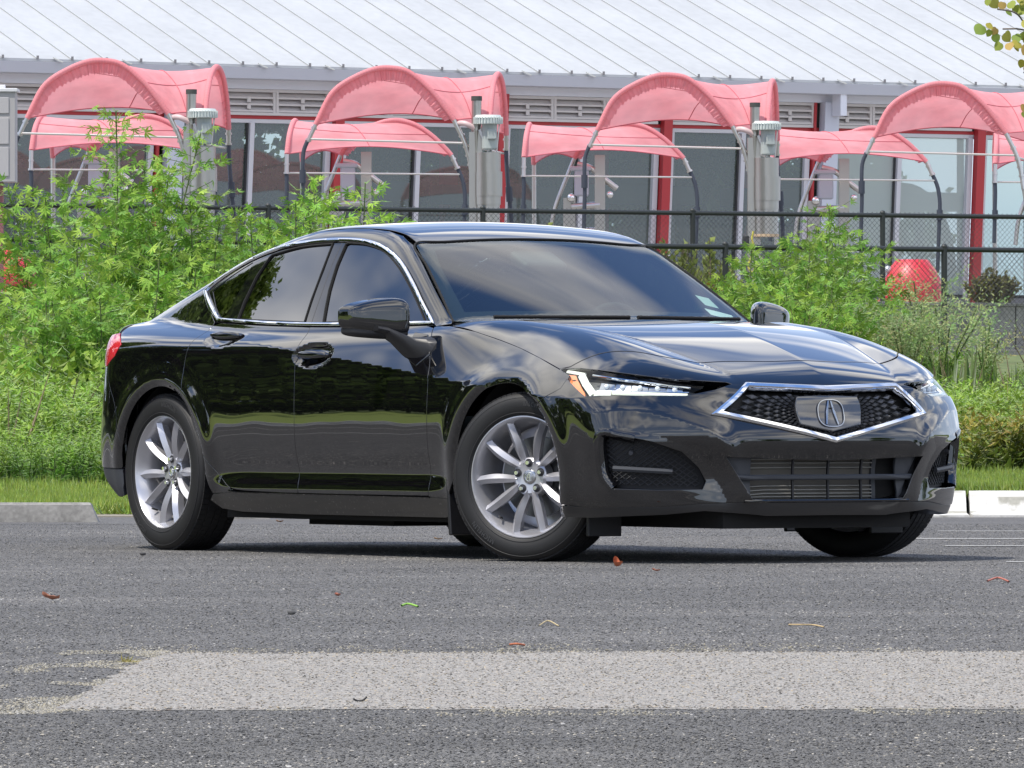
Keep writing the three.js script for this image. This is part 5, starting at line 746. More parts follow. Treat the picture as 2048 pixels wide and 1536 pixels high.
{ // young tree standing just outside the right edge, a branch of round leaves reaching into the picture
  SEED = 808; const D = 46, o = at(2330, 900, D), t = thing('young_tree', 'yellow-green round leaves on a branch reaching in at the top right corner', 'tree', [o[0], landY(o[0], o[2]), o[2]]), y0 = t.position.y, loc = (px, py, d = D) => { const p = at(px, py, d); return [p[0] - o[0], p[1] - y0, p[2] - o[2]]; };
  const tr = [tube([[0, 0, 0], [0.05, 1.2, 0], [-0.06, 2.2, 0.05], [0, 3.6, 0]], 0.045, 20, 8)];
  for (const b of [[[2335, 300], [2200, 200], [2100, 90], [2048, 60], [2006, 58]], [[2100, 90], [2060, 62], [2030, 25], [1995, 18]], [[2200, 200], [2110, 240], [2060, 225]], [[2100, 90], [2075, 130], [2048, 145]], [[2335, 200], [2150, 0], [2060, -40]]]) tr.push(tube(b.map(([x, y], i) => loc(x, y, D + 0.1 * Math.sin(i * 2))), 0.006, 24, 5));
  part('trunk', tr, barkM, t);
  const disc = (() => { const s = new THREE.Shape(); s.moveTo(0, 0.02); s.bezierCurveTo(0.25, -0.12, 0.62, 0.1, 0.5, 0.5); s.bezierCurveTo(0.42, 0.8, 0.15, 0.92, 0, 1.05); s.bezierCurveTo(-0.15, 0.92, -0.42, 0.8, -0.5, 0.5); s.bezierCurveTo(-0.62, 0.1, -0.25, -0.12, 0, 0.02); const g = new THREE.ShapeGeometry(s, 6), p = g.attributes.position; for (let i = 0; i < p.count; i++) p.setZ(i, 0.22 * p.getX(i) * p.getX(i) - 0.1 * p.getY(i) * p.getY(i)); g.computeVertexNormals(); return g; })();
  const mats = [[0.36, 0.32, 0.05], [0.26, 0.31, 0.05], [0.45, 0.31, 0.09], [0.20, 0.28, 0.05], [0.40, 0.38, 0.08]].map((c) => std(...c, 0.7, 0, { transmission: 0.3, thickness: 0, ior: 1.35 }));
  const leafAt = (px, py, s, d) => { const m = new THREE.Mesh(disc, mats[Math.floor(rnd() * 5)]); m.name = numbered('leaf'); m.position.set(...loc(px, py - s / 2, d)); m.rotation.set(rr(2.5, 3.7), rr(-0.8, 0.8), rr(-0.7, 0.7)); m.scale.setScalar(s * D / 13996 * rr(0.85, 1.05)); m.castShadow = m.receiveShadow = true; t.add(m); };
  for (const [zx, zy, s] of [[1790, 45, 24], [1755, 20, 14], [1880, 50, 17], [1935, 55, 20], [1915, 110, 17], [1985, 80, 20], [2020, 20, 22], [2030, 100, 20], [2050, 60, 22], [1720, 260, 27], [1762, 215, 16], [1830, 265, 20], [1815, 312, 18], [1785, 275, 16], [1895, 310, 24], [1862, 380, 19], [1925, 385, 21], [1975, 320, 22], [2010, 380, 22], [2030, 300, 20], [1985, 395, 14], [2045, 520, 20], [2052, 880, 22], [2048, 935, 20], [2060, 200, 22], [2070, 340, 24], [2085, 410, 22], [2075, 30, 24], [2065, 560, 20]]) leafAt(1536 + zx / 4, zy / 4, s, D + rr(-0.08, 0.08));
  const L = new Leaves(); for (let i = 0; i < 900; i++) { const a = rnd() * 6.283, r = 1.0 * Math.sqrt(rnd()), y = rr(1.9, 4.3); const x = Math.cos(a) * r; if (x < -0.55 || (y < 2.4 && r > 0.6)) continue; L.round([x, y, Math.sin(a) * r], [rr(-1, 1), rr(-1, 0.4), rr(-1, 1)], [rr(-1, 1), 1, rr(-1, 1)], 0.085, [0.19 * rr(0.7, 1.3), 0.19 * rr(0.8, 1.2), 0.035]); }
  const f = part('crown', L.geo(), leafM, t); f.userData.kind = 'stuff';
}
// ------------------------------------------------------------------ the black saloon
const paint = std(0.0025, 0.0025, 0.0032, 0.02, 0, { clearcoat: 1, clearcoatRoughness: 0.005, ior: 1.6 });
const gloss = std(0.003, 0.003, 0.004, 0.03, 0, { ior: 1.8 });
const blackPlastic = std(0.012, 0.012, 0.014, 0.45, 0);
const greyPlastic = std(0.035, 0.038, 0.045, 0.5, 0);
const matte = std(0.006, 0.006, 0.006, 0.9, 0);
const chrome = std(0.80, 0.81, 0.83, 0.07, 1);
const darkGlass = std(0.035, 0.04, 0.042, 0.01, 0, { transmission: 1, thickness: 0, ior: 2.3, clearcoat: 1, clearcoatRoughness: 0.005 });
const screenGlass = std(0.60, 0.74, 0.67, 0.01, 0, { transmission: 1, thickness: 0, ior: 1.8 });
const lensGlass = std(0.95, 0.97, 0.97, 0.01, 0, { transmission: 1, thickness: 0, ior: 1.25 });
const alloy = std(0.52, 0.52, 0.55, 0.30, 0.68, { clearcoat: 0.5, clearcoatRoughness: 0.12 });
const steel = std(0.45, 0.45, 0.46, 0.25, 1);
const white = std(0.80, 0.82, 0.70, 0.25, 0, { clearcoat: 1 });
const car = thing('parked_car', 'glossy black four-door sedan with silver alloy wheels parked on the asphalt', 'car', [0.2024, 0, 0], -THREE.MathUtils.degToRad(57.262));
const X0 = 1.8;                                         // the group's origin lies under the middle of the car
const shift = (g) => { g.translate(-X0, 0, 0); return g; };
function cpart(name, geo, mat, parent = car) { return part(name, shift(Array.isArray(geo) ? merge(geo) : geo.clone()), mat, parent); }
function cboth(name, geo, mat, parents = [car, car]) { const g = Array.isArray(geo) ? merge(geo) : geo; return [cpart(name, g, mat, parents[0]), cpart(name, mirrored(g), mat, parents[1])]; }
const top = (x, z, F = bodyF) => castF(F, [x, 1.75, z], [0, -1, 0], 0, 1.6, 120);

// outlines, near side (x, y)
const gapA = crv([[2.085, 0.958], [2.135, 0.92], [2.178, 0.864], [2.225, 0.80], [2.25, 0.739], [2.252, 0.64], [2.25, 0.5], [2.243, 0.38], [2.235, 0.262]], 5);
const gapB = crv([[1.135, 0.968], [1.148, 0.915], [1.16, 0.84], [1.172, 0.744], [1.178, 0.659], [1.181, 0.51], [1.178, 0.382], [1.182, 0.262]], 5);
const gapC = crv([[0.262, 0.985], [0.26, 0.94], [0.247, 0.901], [0.232, 0.835], [0.238, 0.748], [0.26, 0.638], [0.33, 0.508], [0.455, 0.388], [0.57, 0.302], [0.64, 0.276], [0.76, 0.268]], 5);
const off2 = (line, d) => line.map((p, i) => { const a = line[Math.max(0, i - 1)], b = line[Math.min(line.length - 1, i + 1)], t = [b[0] - a[0], b[1] - a[1]], l = Math.hypot(...t) || 1; return [p[0] - t[1] / l * d, p[1] + t[0] / l * d]; });
const arcPts = (a, r, a0, a1, n = 26) => Array.from({ length: n + 1 }, (_, i) => { const t = a0 + (a1 - a0) * i / n; return [a.x + r * Math.cos(t), a.y + r * Math.sin(t)]; });
const chromeTop = crv([[0.0, 1.148], [0.10, 1.206], [0.30, 1.284], [0.55, 1.336], [0.82, 1.354], [1.05, 1.357], [1.26, 1.345], [1.45, 1.31], [1.617, 1.25], [1.782, 1.162], [1.93, 1.07], [2.07, 0.972]], 6);
const chromeLow = [[2.07, 0.972], [1.6, 0.97], [1.13, 0.974], [0.7, 0.986], [0.272, 1.004], [0.155, 1.056], [0.0, 1.148]];
const G = 0.0024;
// doors
const frontDoorO = [...off2(gapB, G), ...off2(gapA, -G).reverse(), ...crv([[2.07, 0.966], [1.6, 0.964], [1.14, 0.968]], 6).slice(1, -1)];
const rearDoorO = [...off2(gapC, G), [1.176, 0.262], ...off2(gapB, -G).reverse().slice(1), ...crv([[1.13, 0.968], [0.7, 0.98], [0.274, 0.998]], 5).slice(1, -1)];
const [fdR, fdL] = cboth('front_door', panel('z', frontDoorO, { cell: 0.0085 }), paint);
const [rdR, rdL] = cboth('rear_door', panel('z', rearDoorO, { cell: 0.0085 }), paint);
// front fender
const aF = ARCH[1], aR = ARCH[0];
const fenderO = [...off2(gapA, G), [2.235, 0.256], [2.40, 0.253], ...arcPts(aF, 0.372, Math.PI - 0.0, 0.842, 26).filter((p) => p[1] > 0.26).map((p) => p), [3.142, 0.6645], [3.203, 0.703], [3.197, 0.753], [3.115, 0.776], [2.934, 0.8248], [2.751, 0.8668], [2.585, 0.9008], [2.396, 0.9378], [2.21, 0.9618], [2.10, 0.963]];
{ const i = fenderO.findIndex((p) => p[0] === 2.40); fenderO.splice(i + 1, 0, [2.41, 0.28]); }
cboth('front_fender', panel('z', fenderO), paint);
// quarter panel, C pillar, cant rail and A pillar in one sheet
const railZ = (x) => 0.58 + 0.02 * clamp((x - 1.3) / 0.3, 0, 1);
const railTop = [1.49, 1.37, 1.2, 1.02, 0.8, 0.6, 0.4, 0.2, 0, -0.2, -0.4, -0.52].map((x) => [x, top(x, railZ(x))[1]]);
const quarterO = [...crv([[2.165, 0.975], [1.979, 1.09], [1.765, 1.222], [1.597, 1.316]], 4), ...railTop, [-0.54, 1.005], [-0.5, 0.965], [-0.43, 0.937], [-0.385, 0.91], [-0.415, 0.86], [-0.5, 0.812], [-0.465, 0.75], [-0.395, 0.67], [-0.35, 0.59], [-0.328, 0.52],
  ...arcPts(aR, 0.367, Math.PI - 0.3, 0.05, 34), [0.47, 0.256], [0.62, 0.262], ...off2(gapC, -G).reverse().filter((p) => p[0] < 0.62), [0.262, 1.0], ...chromeLow.slice(5), ...chromeTop.slice(1), [2.09, 0.966]];
cboth('quarter_panel', panel('z', quarterO), paint);
// sills
cboth('side_sill', panel('z', [[2.39, 0.249], [2.24, 0.252], [1.2, 0.258], [0.66, 0.262], [0.47, 0.25], [0.44, 0.225], [0.49, 0.19], [0.65, 0.178], [1.2, 0.172], [2.3, 0.172], [2.40, 0.19]], { skirt: 0.06 }), new THREE.MeshPhysicalMaterial({ map: texture(512, (u, v) => { const s = clamp((tnoise(u, v, 110, 71, 2) - 0.74) * 9, 0, 1) * clamp((tnoise(u, v, 6, 72, 3) - 0.3) * 2, 0, 1), k = 0.013 + 0.10 * s; return [enc(k), enc(k * 0.96), enc(k * 0.9)]; }), roughness: 0.35, clearcoat: 0.6, clearcoatRoughness: 0.1, side: THREE.DoubleSide }));
cboth('sill_trim', sweepStrip(crv([[0.60, 0.268], [0.7, 0.2615], [1.2, 0.2595], [2.24, 0.2545]], 8).map(([x, y]) => { const h = onBody('z', x, y, 0.0); return { p: h.p, n: h.n }; }), [[-0.004, -0.01], [-0.004, 0.003], [0, 0.005], [0.004, 0.003], [0.004, -0.01]]), gloss);
// rear bumper and lower valance (seen from the near corner, built right round)
const mir = (pts) => [...pts, ...pts.slice().reverse().map((p) => [-p[0], p[1]])];
const toR = (x, y) => { const h = onBody('z', x, y).p; return [Math.atan2(h[2], -0.2 - h[0]), y]; };
const rbSide = [[-0.505, 0.81], [-0.47, 0.75], [-0.40, 0.67], [-0.355, 0.59], [-0.333, 0.52]].map(([x, y]) => toR(x, y));
const rArchLow = [[-0.318, 0.465], [-0.33, 0.42], [-0.335, 0.365]].map(([x, y]) => toR(x, y));
cpart('rear_bumper', panel('r', mir([[0.45, 0.79], [0.75, 0.80], ...rbSide, ...rArchLow, toR(-0.34, 0.36), [1.2, 0.363], [0.9, 0.372], [0.4, 0.375]]).map((p) => p), { cell: 0.02 }), paint);
cpart('rear_valance', panel('r', mir([[0.4, 0.371], [0.9, 0.368], [1.2, 0.359], toR(-0.338, 0.353), toR(-0.335, 0.29), toR(-0.34, 0.235), [1.1, 0.225], [0.8, 0.26], [0.4, 0.27]]), { cell: 0.02, off: -0.004, skirt: 0.06 }), greyPlastic);
cpart('boot_lid', [panel('y', mir([[-0.55, 0.5], [-0.57, 0.72], [-0.80, 0.7], [-0.95, 0.45], [-1.0, 0.2]].map(([x, z]) => [x, z])).map(([x, z]) => [x, z]).length ? [[-0.53, 0.50], [-0.55, 0.735], [-0.78, 0.70], [-0.93, 0.45], [-0.99, 0.2], [-0.99, -0.2], [-0.93, -0.45], [-0.78, -0.70], [-0.55, -0.735], [-0.53, -0.50]] : [], { cell: 0.02 }), panel('r', mir([[0.3, 0.81], [0.7, 0.815], [0.78, 0.93], [0.7, 0.985], [0.3, 0.99]]), { cell: 0.02 })], paint);
const tailC = (x, y) => toR(x, y);
const tailO = [[0.85, 0.925], [1.0, 0.945], tailC(-0.495, 0.958), tailC(-0.435, 0.935), tailC(-0.39, 0.908), tailC(-0.42, 0.858), tailC(-0.505, 0.815), [0.95, 0.812], [0.85, 0.83]];
{
  const red = std(0.75, 0.03, 0.05, 0.06, 0, { transmission: 0.35, thickness: 0, clearcoat: 1 });
  const [a, b] = cboth('tail_light', panel('r', tailO, { cell: 0.012, off: 0.003 }), red);
  const bk = panel('r', inset(tailO, 0.004), { cell: 0.03, off: -0.022, skirt: 0 }), st = panel('r', [[0.86, 0.865], [1.18, 0.862], [1.2, 0.875], [0.86, 0.88]], { cell: 0.03, off: -0.008 });
  cboth('lamp_backing', bk, std(0.28, 0.03, 0.03, 0.35, 0.2), [a, b]); cboth('lamp_stripe', st, std(0.6, 0.12, 0.05, 0.3), [a, b]);
}
// roof, bonnet, windscreen, cowl
const roofHalf = [[1.618, 0.2], [1.61, 0.434], [1.598, 0.585], [1.49, 0.572], [1.37, 0.571], [1.02, 0.571], [0.6, 0.571], [0.3, 0.565], [0.22, 0.5], [0.26, 0.25]];
const mirXZ = (h) => [...h, ...h.slice().reverse().map(([x, z]) => [x, -z])];
cpart('roof', panel('y', mirXZ(roofHalf), { cell: 0.02 }), paint);
cpart('rear_window', panel('y', mirXZ([[0.25, 0.25], [0.21, 0.5], [0.28, 0.566], [0, 0.571], [-0.3, 0.571], [-0.515, 0.572], [-0.53, 0.49], [-0.56, 0.25]]), { cell: 0.02, off: -0.002 }), darkGlass);
const hoodSeam = crv([[3.155, 0.832], [3.23, 0.746], [3.34, 0.655], [3.434, 0.575], [3.50, 0.45], [3.53, 0.337], [3.575, 0.17], [3.59, 0]], 4);
const hoodHalf = [...crv([[2.212, 0.7965], [2.396, 0.8035], [2.585, 0.8025], [2.751, 0.8115], [2.934, 0.8335], [3.105, 0.8515]], 4), ...hoodSeam.slice(0, -1)];
const hoodRear = [[2.245, 0.79], [2.275, 0.72], [2.36, 0.45], [2.40, 0.2]];
cpart('bonnet', panel('y', [...hoodHalf, [3.59, 0], ...hoodHalf.slice().reverse().map(([x, z]) => [x, -z]), ...hoodRear.map(([x, z]) => [x, -z]), ...hoodRear.slice().reverse()], { skirt: 0.016, cell: 0.0082 }), paint);
const wsSide = crv([[1.603, 0.598], [1.765, 0.645], [1.979, 0.705], [2.15, 0.755]], 4), wsHalf = [[1.627, 0.2], [1.618, 0.43], ...wsSide, [2.19, 0.72], [2.28, 0.45], [2.33, 0.2]];
cpart('windscreen', panel('y', mirXZ(wsHalf), { cell: 0.02, off: -0.003, skirt: 0.004 }), screenGlass);
{ const fr = (a) => sweepStrip(a.map(([x, z]) => { const h = onBody('y', x, z, 0.0005); return { p: h.p, n: h.n }; }), [[-0.005, -0.004], [-0.004, 0.002], [0.004, 0.002], [0.005, -0.004]]);
  cpart('windscreen_seal', [fr(crv([[1.625, 0], [1.616, 0.43], [1.601, 0.60], [1.765, 0.648], [1.979, 0.709], [2.165, 0.762]], 8)), mirrored(fr(crv([[1.625, 0], [1.616, 0.43], [1.601, 0.60], [1.765, 0.648], [1.979, 0.709], [2.165, 0.762]], 8)))], matte);
  // dark ceramic band round the edge of the glass, just under it
  const inn = mirXZ([[1.665, 0.2], [1.657, 0.42], [1.67, 0.545], [1.8, 0.595], [1.98, 0.645], [2.12, 0.68], [2.20, 0.42], [2.245, 0.2]]);
  cpart('windscreen_band', panel('y', mirXZ(wsHalf), { holes: [inn], cell: 0.03, off: -0.008, skirt: 0 }), matte); }
cpart('cowl_cover', panel('y', mirXZ([[2.31, 0.2], [2.26, 0.45], [2.17, 0.72], [2.14, 0.757], [2.22, 0.795], [2.30, 0.76], [2.42, 0.45], [2.45, 0.2]]), { cell: 0.025, off: -0.014 }), blackPlastic);
cboth('wiper', [bar([2.25, 1.002, 0.62], [2.37, 1.004, 0.02], 0.008, 6)], matte);
{ // camera housing and stickers behind the glass
  const h = onBody('y', 1.72, 0.05, -0.05);
  cpart('sensor_housing', rbox(0.16, 0.05, 0.22, 0.02, h.p[0], h.p[1] - 0.012, h.p[2], [0, 0, -0.42]), std(0.03, 0.03, 0.035, 0.6));
  const st = (x0, x1, z0, z1, o) => panel('y', [[x0, z0], [x1, z0], [x1, z1], [x0, z1]], { cell: 0.05, off: o, skirt: 0 });
  const n1 = cpart('sticker', st(2.02, 2.10, -0.62, -0.55, -0.006), std(0.55, 0.62, 0.6, 0.6)), n2 = cpart('sticker', st(2.135, 2.185, -0.66, -0.52, -0.006), std(0.8, 0.8, 0.82, 0.6));
}
// side windows: gloss surround with openings, panes, chrome trim
const dloO = [...chromeLow.slice(0, 5), ...chromeLow.slice(5), ...chromeTop.slice(1, -1)];
const paneF = [[1.222, 0.99], [1.19, 1.05], [1.15, 1.13], [1.112, 1.238], [1.098, 1.328], ...crv([[1.115, 1.334], [1.26, 1.325], [1.43, 1.293], [1.603, 1.224], [1.767, 1.134], [1.905, 1.045], [1.985, 0.987]], 4)];
const paneR = [[0.47, 1.012], [0.455, 1.09], [0.456, 1.199], [0.487, 1.283], ...crv([[0.50, 1.295], [0.725, 1.325], [0.985, 1.334]], 4), [1.015, 1.218], [1.042, 1.088], [1.067, 0.992]];
const paneQ = [...crv([[0.088, 1.142], [0.2, 1.208], [0.345, 1.269]], 4), [0.368, 1.2], [0.35, 1.1], [0.335, 1.018], [0.292, 1.02], [0.2, 1.068]];
const surF = [...off2(gapB.slice(0, 1).concat([[1.128, 0.985]]), 0), [1.1, 1.12], [1.07, 1.24], [1.058, 1.357], ...chromeTop.filter((p) => p[0] > 1.06), [2.07, 0.972], [1.6, 0.97]];
const surR = [[0.272, 1.004], ...chromeLow.slice(5), ...chromeTop.filter((p) => p[0] < 1.05 && p[0] > 0.001), [1.053, 1.357], [1.065, 1.24], [1.095, 1.12], [1.123, 0.985], [1.128, 0.974], [0.7, 0.986]];
cboth('window_surround', panel('z', surF, { holes: [paneF], off: -0.004 }), gloss, [fdR, fdL]);
cboth('window_surround', panel('z', surR, { holes: [paneR, paneQ], off: -0.004 }), gloss, [rdR, rdL]);
cboth('door_glass', panel('z', inset(paneF, 0.003), { off: -0.007, skirt: 0.004, cell: 0.025 }), darkGlass, [fdR, fdL]);
cboth('door_glass', panel('z', inset(paneR, 0.003), { off: -0.007, skirt: 0.004, cell: 0.025 }), darkGlass, [rdR, rdL]);
cboth('quarter_glass', panel('z', inset(paneQ, 0.003), { off: -0.007, skirt: 0.004, cell: 0.025 }), darkGlass, [rdR, rdL]);
for (const [pn, par] of [[paneF, [fdR, fdL]], [paneR, [rdR, rdL]]]) cboth('window_rubber', sweepStrip(pn.map(([x, y]) => onBody('z', x, y, -0.003)), [[-0.004, -0.004], [-0.003, 0.004], [0.003, 0.004], [0.004, -0.004]], true), matte, par);
{
  const sec = [[-0.5, -0.004], [-0.42, 0.003], [-0.15, 0.0065], [0.15, 0.0065], [0.42, 0.003], [0.5, -0.004]];
  const line = [...crv([[0.015, 1.143], [0.11, 1.2], [0.30, 1.275], [0.55, 1.327], [0.82, 1.345], [1.05, 1.348], [1.26, 1.336], [1.44, 1.301], [1.607, 1.242], [1.772, 1.152], [1.92, 1.058], [2.045, 0.980]], 8)];
  const lower = [...crv([[2.045, 0.9795], [1.6, 0.978], [1.13, 0.982], [0.7, 0.994], [0.292, 1.012]], 6)], left = [[0.292, 1.012], [0.235, 1.034], [0.17, 1.062], [0.09, 1.103], [0.015, 1.143]];
  const ring = [...line.slice(0, -1).map((p) => [...p, 0.022]), ...lower.slice(0, -1).map((p) => [...p, 0.018]), ...left.slice(0, -1).map((p, i) => [...p, [0.022, 0.028, 0.032, 0.028][i]])];
  cboth('window_chrome', sweepStrip(ring.map(([x, y, w]) => { const h = onBody('z', x, y, 0.0015); return { p: h.p, n: h.n, w }; }), sec, true), chrome);
}
// front bumper skin with its openings (angle round the nose, height)
const C3 = (l) => l.map(toC);
const lampO = C3([[3.109, 0.782, 0.847], [3.174, 0.75, 0.871], [3.27, 0.708, 0.887], [3.365, 0.668, 0.9], [3.421, 0.672, 0.865], [3.54, 0.671, 0.735], [3.652, 0.67, 0.607], [3.668, 0.70, 0.555], [3.67, 0.722, 0.525], [3.60, 0.738, 0.617], [3.531, 0.75, 0.698], [3.43, 0.764, 0.757], [3.331, 0.776, 0.805], [3.22, 0.784, 0.83]]);
const lampHole = [...lampO.slice(0, 7), ...C3([[3.70, 0.694, 0.50], [3.718, 0.719, 0.425], [3.712, 0.727, 0.45]]), ...lampO.slice(9)];
const lampOff = (u) => -0.019 * clamp((0.98 - u) / (0.98 - 0.56), 0, 1.15);
const grilleH = [[3.719, 0.598, 0.523], [3.714, 0.722, 0.362], [3.759, 0.709, 0], [3.818, 0.486, 0]];
const flip = (pts) => pts.map((p) => [-p[0], p[1]]);
const grilleO = [toC(grilleH[0]), toC(grilleH[1]), toC(grilleH[2]), ...flip([toC(grilleH[1]), toC(grilleH[0])]), toC(grilleH[3])];
const ventO = [...C3([[3.437, 0.512, 0.896], [3.483, 0.525, 0.87], [3.55, 0.508, 0.81], [3.61, 0.489, 0.737], [3.68, 0.449, 0.645], [3.711, 0.385, 0.582], [3.72, 0.33, 0.552], [3.712, 0.296, 0.565], [3.62, 0.294, 0.72], [3.484, 0.299, 0.859], [3.449, 0.355, 0.89], [3.436, 0.42, 0.897]])];
const intakeH = C3([[3.752, 0.429, 0.485], [3.774, 0.257, 0.37]]);
const intakeO = [intakeH[0], [0.25, 0.421], [0, 0.413], [-0.25, 0.421], ...flip([intakeH[0], intakeH[1]]), [-0.18, 0.25], [0.18, 0.25], intakeH[1]];
const seam3 = [...hoodSeam].map(([x, z]) => { const p = top(x + 0.004, z * 1.002); return [Math.atan2(p[2], p[0] - 2.75), p[1] - 0.002]; });
const bumperHalf = [...C3([[3.112, 0.778, 0.853]]), ...[[3.2, 0.751], [3.2065, 0.7005], [3.144, 0.6610]].map(([x, y]) => toC(onBody('z', x, y).p)), ...arcPts(aF, 0.372, 0.832, -0.32, 22).map(([x, y]) => { const h = onBody('z', x, y); return toC(h.p); }), ...C3([[3.352, 0.226, 0.868], [3.622, 0.230, 0.687], [3.71, 0.244, 0.552], [3.77, 0.248, 0.38]])];
const bumperO = [...seam3.slice(0, -1).reverse().reverse(), ...[]];
{
  const right = [...seam3].reverse();                   // centre -> near corner
  const half = [...right, ...bumperHalf, [0.18, 0.244]];
  const full = [...half, ...flip(half.slice().reverse())];
  cpart('front_bumper', panel('c', full, { holes: [lampHole, flip(lampHole), grilleO, ventO, flip(ventO), intakeO], skirt: 0.03, cell: 0.0085 }), paint);
  const back = [[0.72, 0.79], [1.0, 0.72], [1.0, 0.62], [0.93, 0.3], [0.6, 0.24], [0, 0.24]];
  cpart('front_backing', panel('c', [...back, ...flip(back.slice().reverse()).slice(1), [-0.3, 0.78], [0.3, 0.78]], { cell: 0.04, off: -0.12, skirt: 0 }), matte);
}
function cPoint(u, v, off) { return onBody('c', u, v, off); }
function ribbon(pts3, w, off, h = 0.006) { return sweepStrip(pts3.map((p) => { const q = toC(p); return cPoint(q[0], q[1], off + lampOff(q[0])); }), [[-w / 2, -h], [-w / 2, h / 2], [-w / 4, h], [w / 4, h], [w / 2, h / 2], [w / 2, -h]]); }
{ // head lights
  const [a, b] = cboth('head_light', panel('c', inset(lampO, 0.002), { off: (u) => -0.002 + lampOff(u), skirt: 0.01, cell: 0.02 }), lensGlass), P = [a, b];
  cboth('lamp_housing', panel('c', lampO, { off: (u) => -0.06 + lampOff(u), skirt: 0, cell: 0.02 }), std(0.22, 0.23, 0.24, 0.3, 0.6), P);
  cboth('running_light', [ribbon(crv([[3.655, 0.680, 0.60], [3.60, 0.683, 0.67], [3.52, 0.687, 0.755], [3.45, 0.690, 0.83]], 5), 0.016, -0.012), ribbon([[3.45, 0.690, 0.835], [3.385, 0.688, 0.873]], 0.026, -0.012), ribbon([[3.385, 0.683, 0.878], [3.31, 0.725, 0.862], [3.245, 0.762, 0.84]], 0.030, -0.012), ribbon([[3.26, 0.766, 0.84], [3.15, 0.778, 0.85]], 0.016, -0.014)], white, P);
  cboth('turn_reflector', panel('c', C3([[3.14, 0.769, 0.86], [3.21, 0.764, 0.85], [3.335, 0.692, 0.893], [3.352, 0.676, 0.9]]), { off: (u) => -0.016 + lampOff(u), cell: 0.02 }), std(0.85, 0.22, 0.05, 0.15, 0.1, { clearcoat: 1 }), P);
  const lower = ribbon([[3.44, 0.673, 0.845], [3.54, 0.6725, 0.735], [3.645, 0.6715, 0.615]], 0.008, -0.006); cboth('lamp_bezel', lower, std(0.25, 0.26, 0.2, 0.2, 0.6), P);
  const mod = std(0.65, 0.67, 0.7, 0.12, 0.9);
  for (let i = 0; i < 5; i++) {
    const t0 = i / 5, t1 = (i + 0.9) / 5, L = (t, y0, y1) => { const A = [3.365, 0.84], B = [3.632, 0.602], x = A[0] + (B[0] - A[0]) * t, z = A[1] + (B[1] - A[1]) * t; return [x, y0 + (y1 - y0) * t, z]; };
    const q = C3([L(t0, 0.745, 0.722), L(t1, 0.743, 0.720), L(t1, 0.712, 0.706), L(t0, 0.714, 0.707)]);
    cboth('lamp_module', panel('c', q, { off: (u) => -0.03 + lampOff(u), cell: 0.02, skirt: 0.015, bevel: 0.003 }), i === 4 ? mod : std(0.40, 0.42, 0.46, 0.1, 0.9), P);
    const c = L((t0 + t1) / 2, 0.729, 0.713), u = toC(c), h = cPoint(u[0], u[1], -0.026 + lampOff(u[0])), s = new THREE.SphereGeometry(0.011, 12, 8); s.translate(...h.p); cboth('lamp_lens', s, std(0.75, 0.8, 0.85, 0.05, 0, { clearcoat: 1 }), P);
  }
  cboth('lamp_trim', [ribbon([[3.30, 0.762, 0.82], [3.43, 0.748, 0.765], [3.531, 0.735, 0.70], [3.64, 0.716, 0.575]], 0.007, -0.014), ribbon([[3.385, 0.703, 0.862], [3.54, 0.700, 0.73], [3.65, 0.697, 0.59]], 0.007, -0.022)], chrome, P);
}
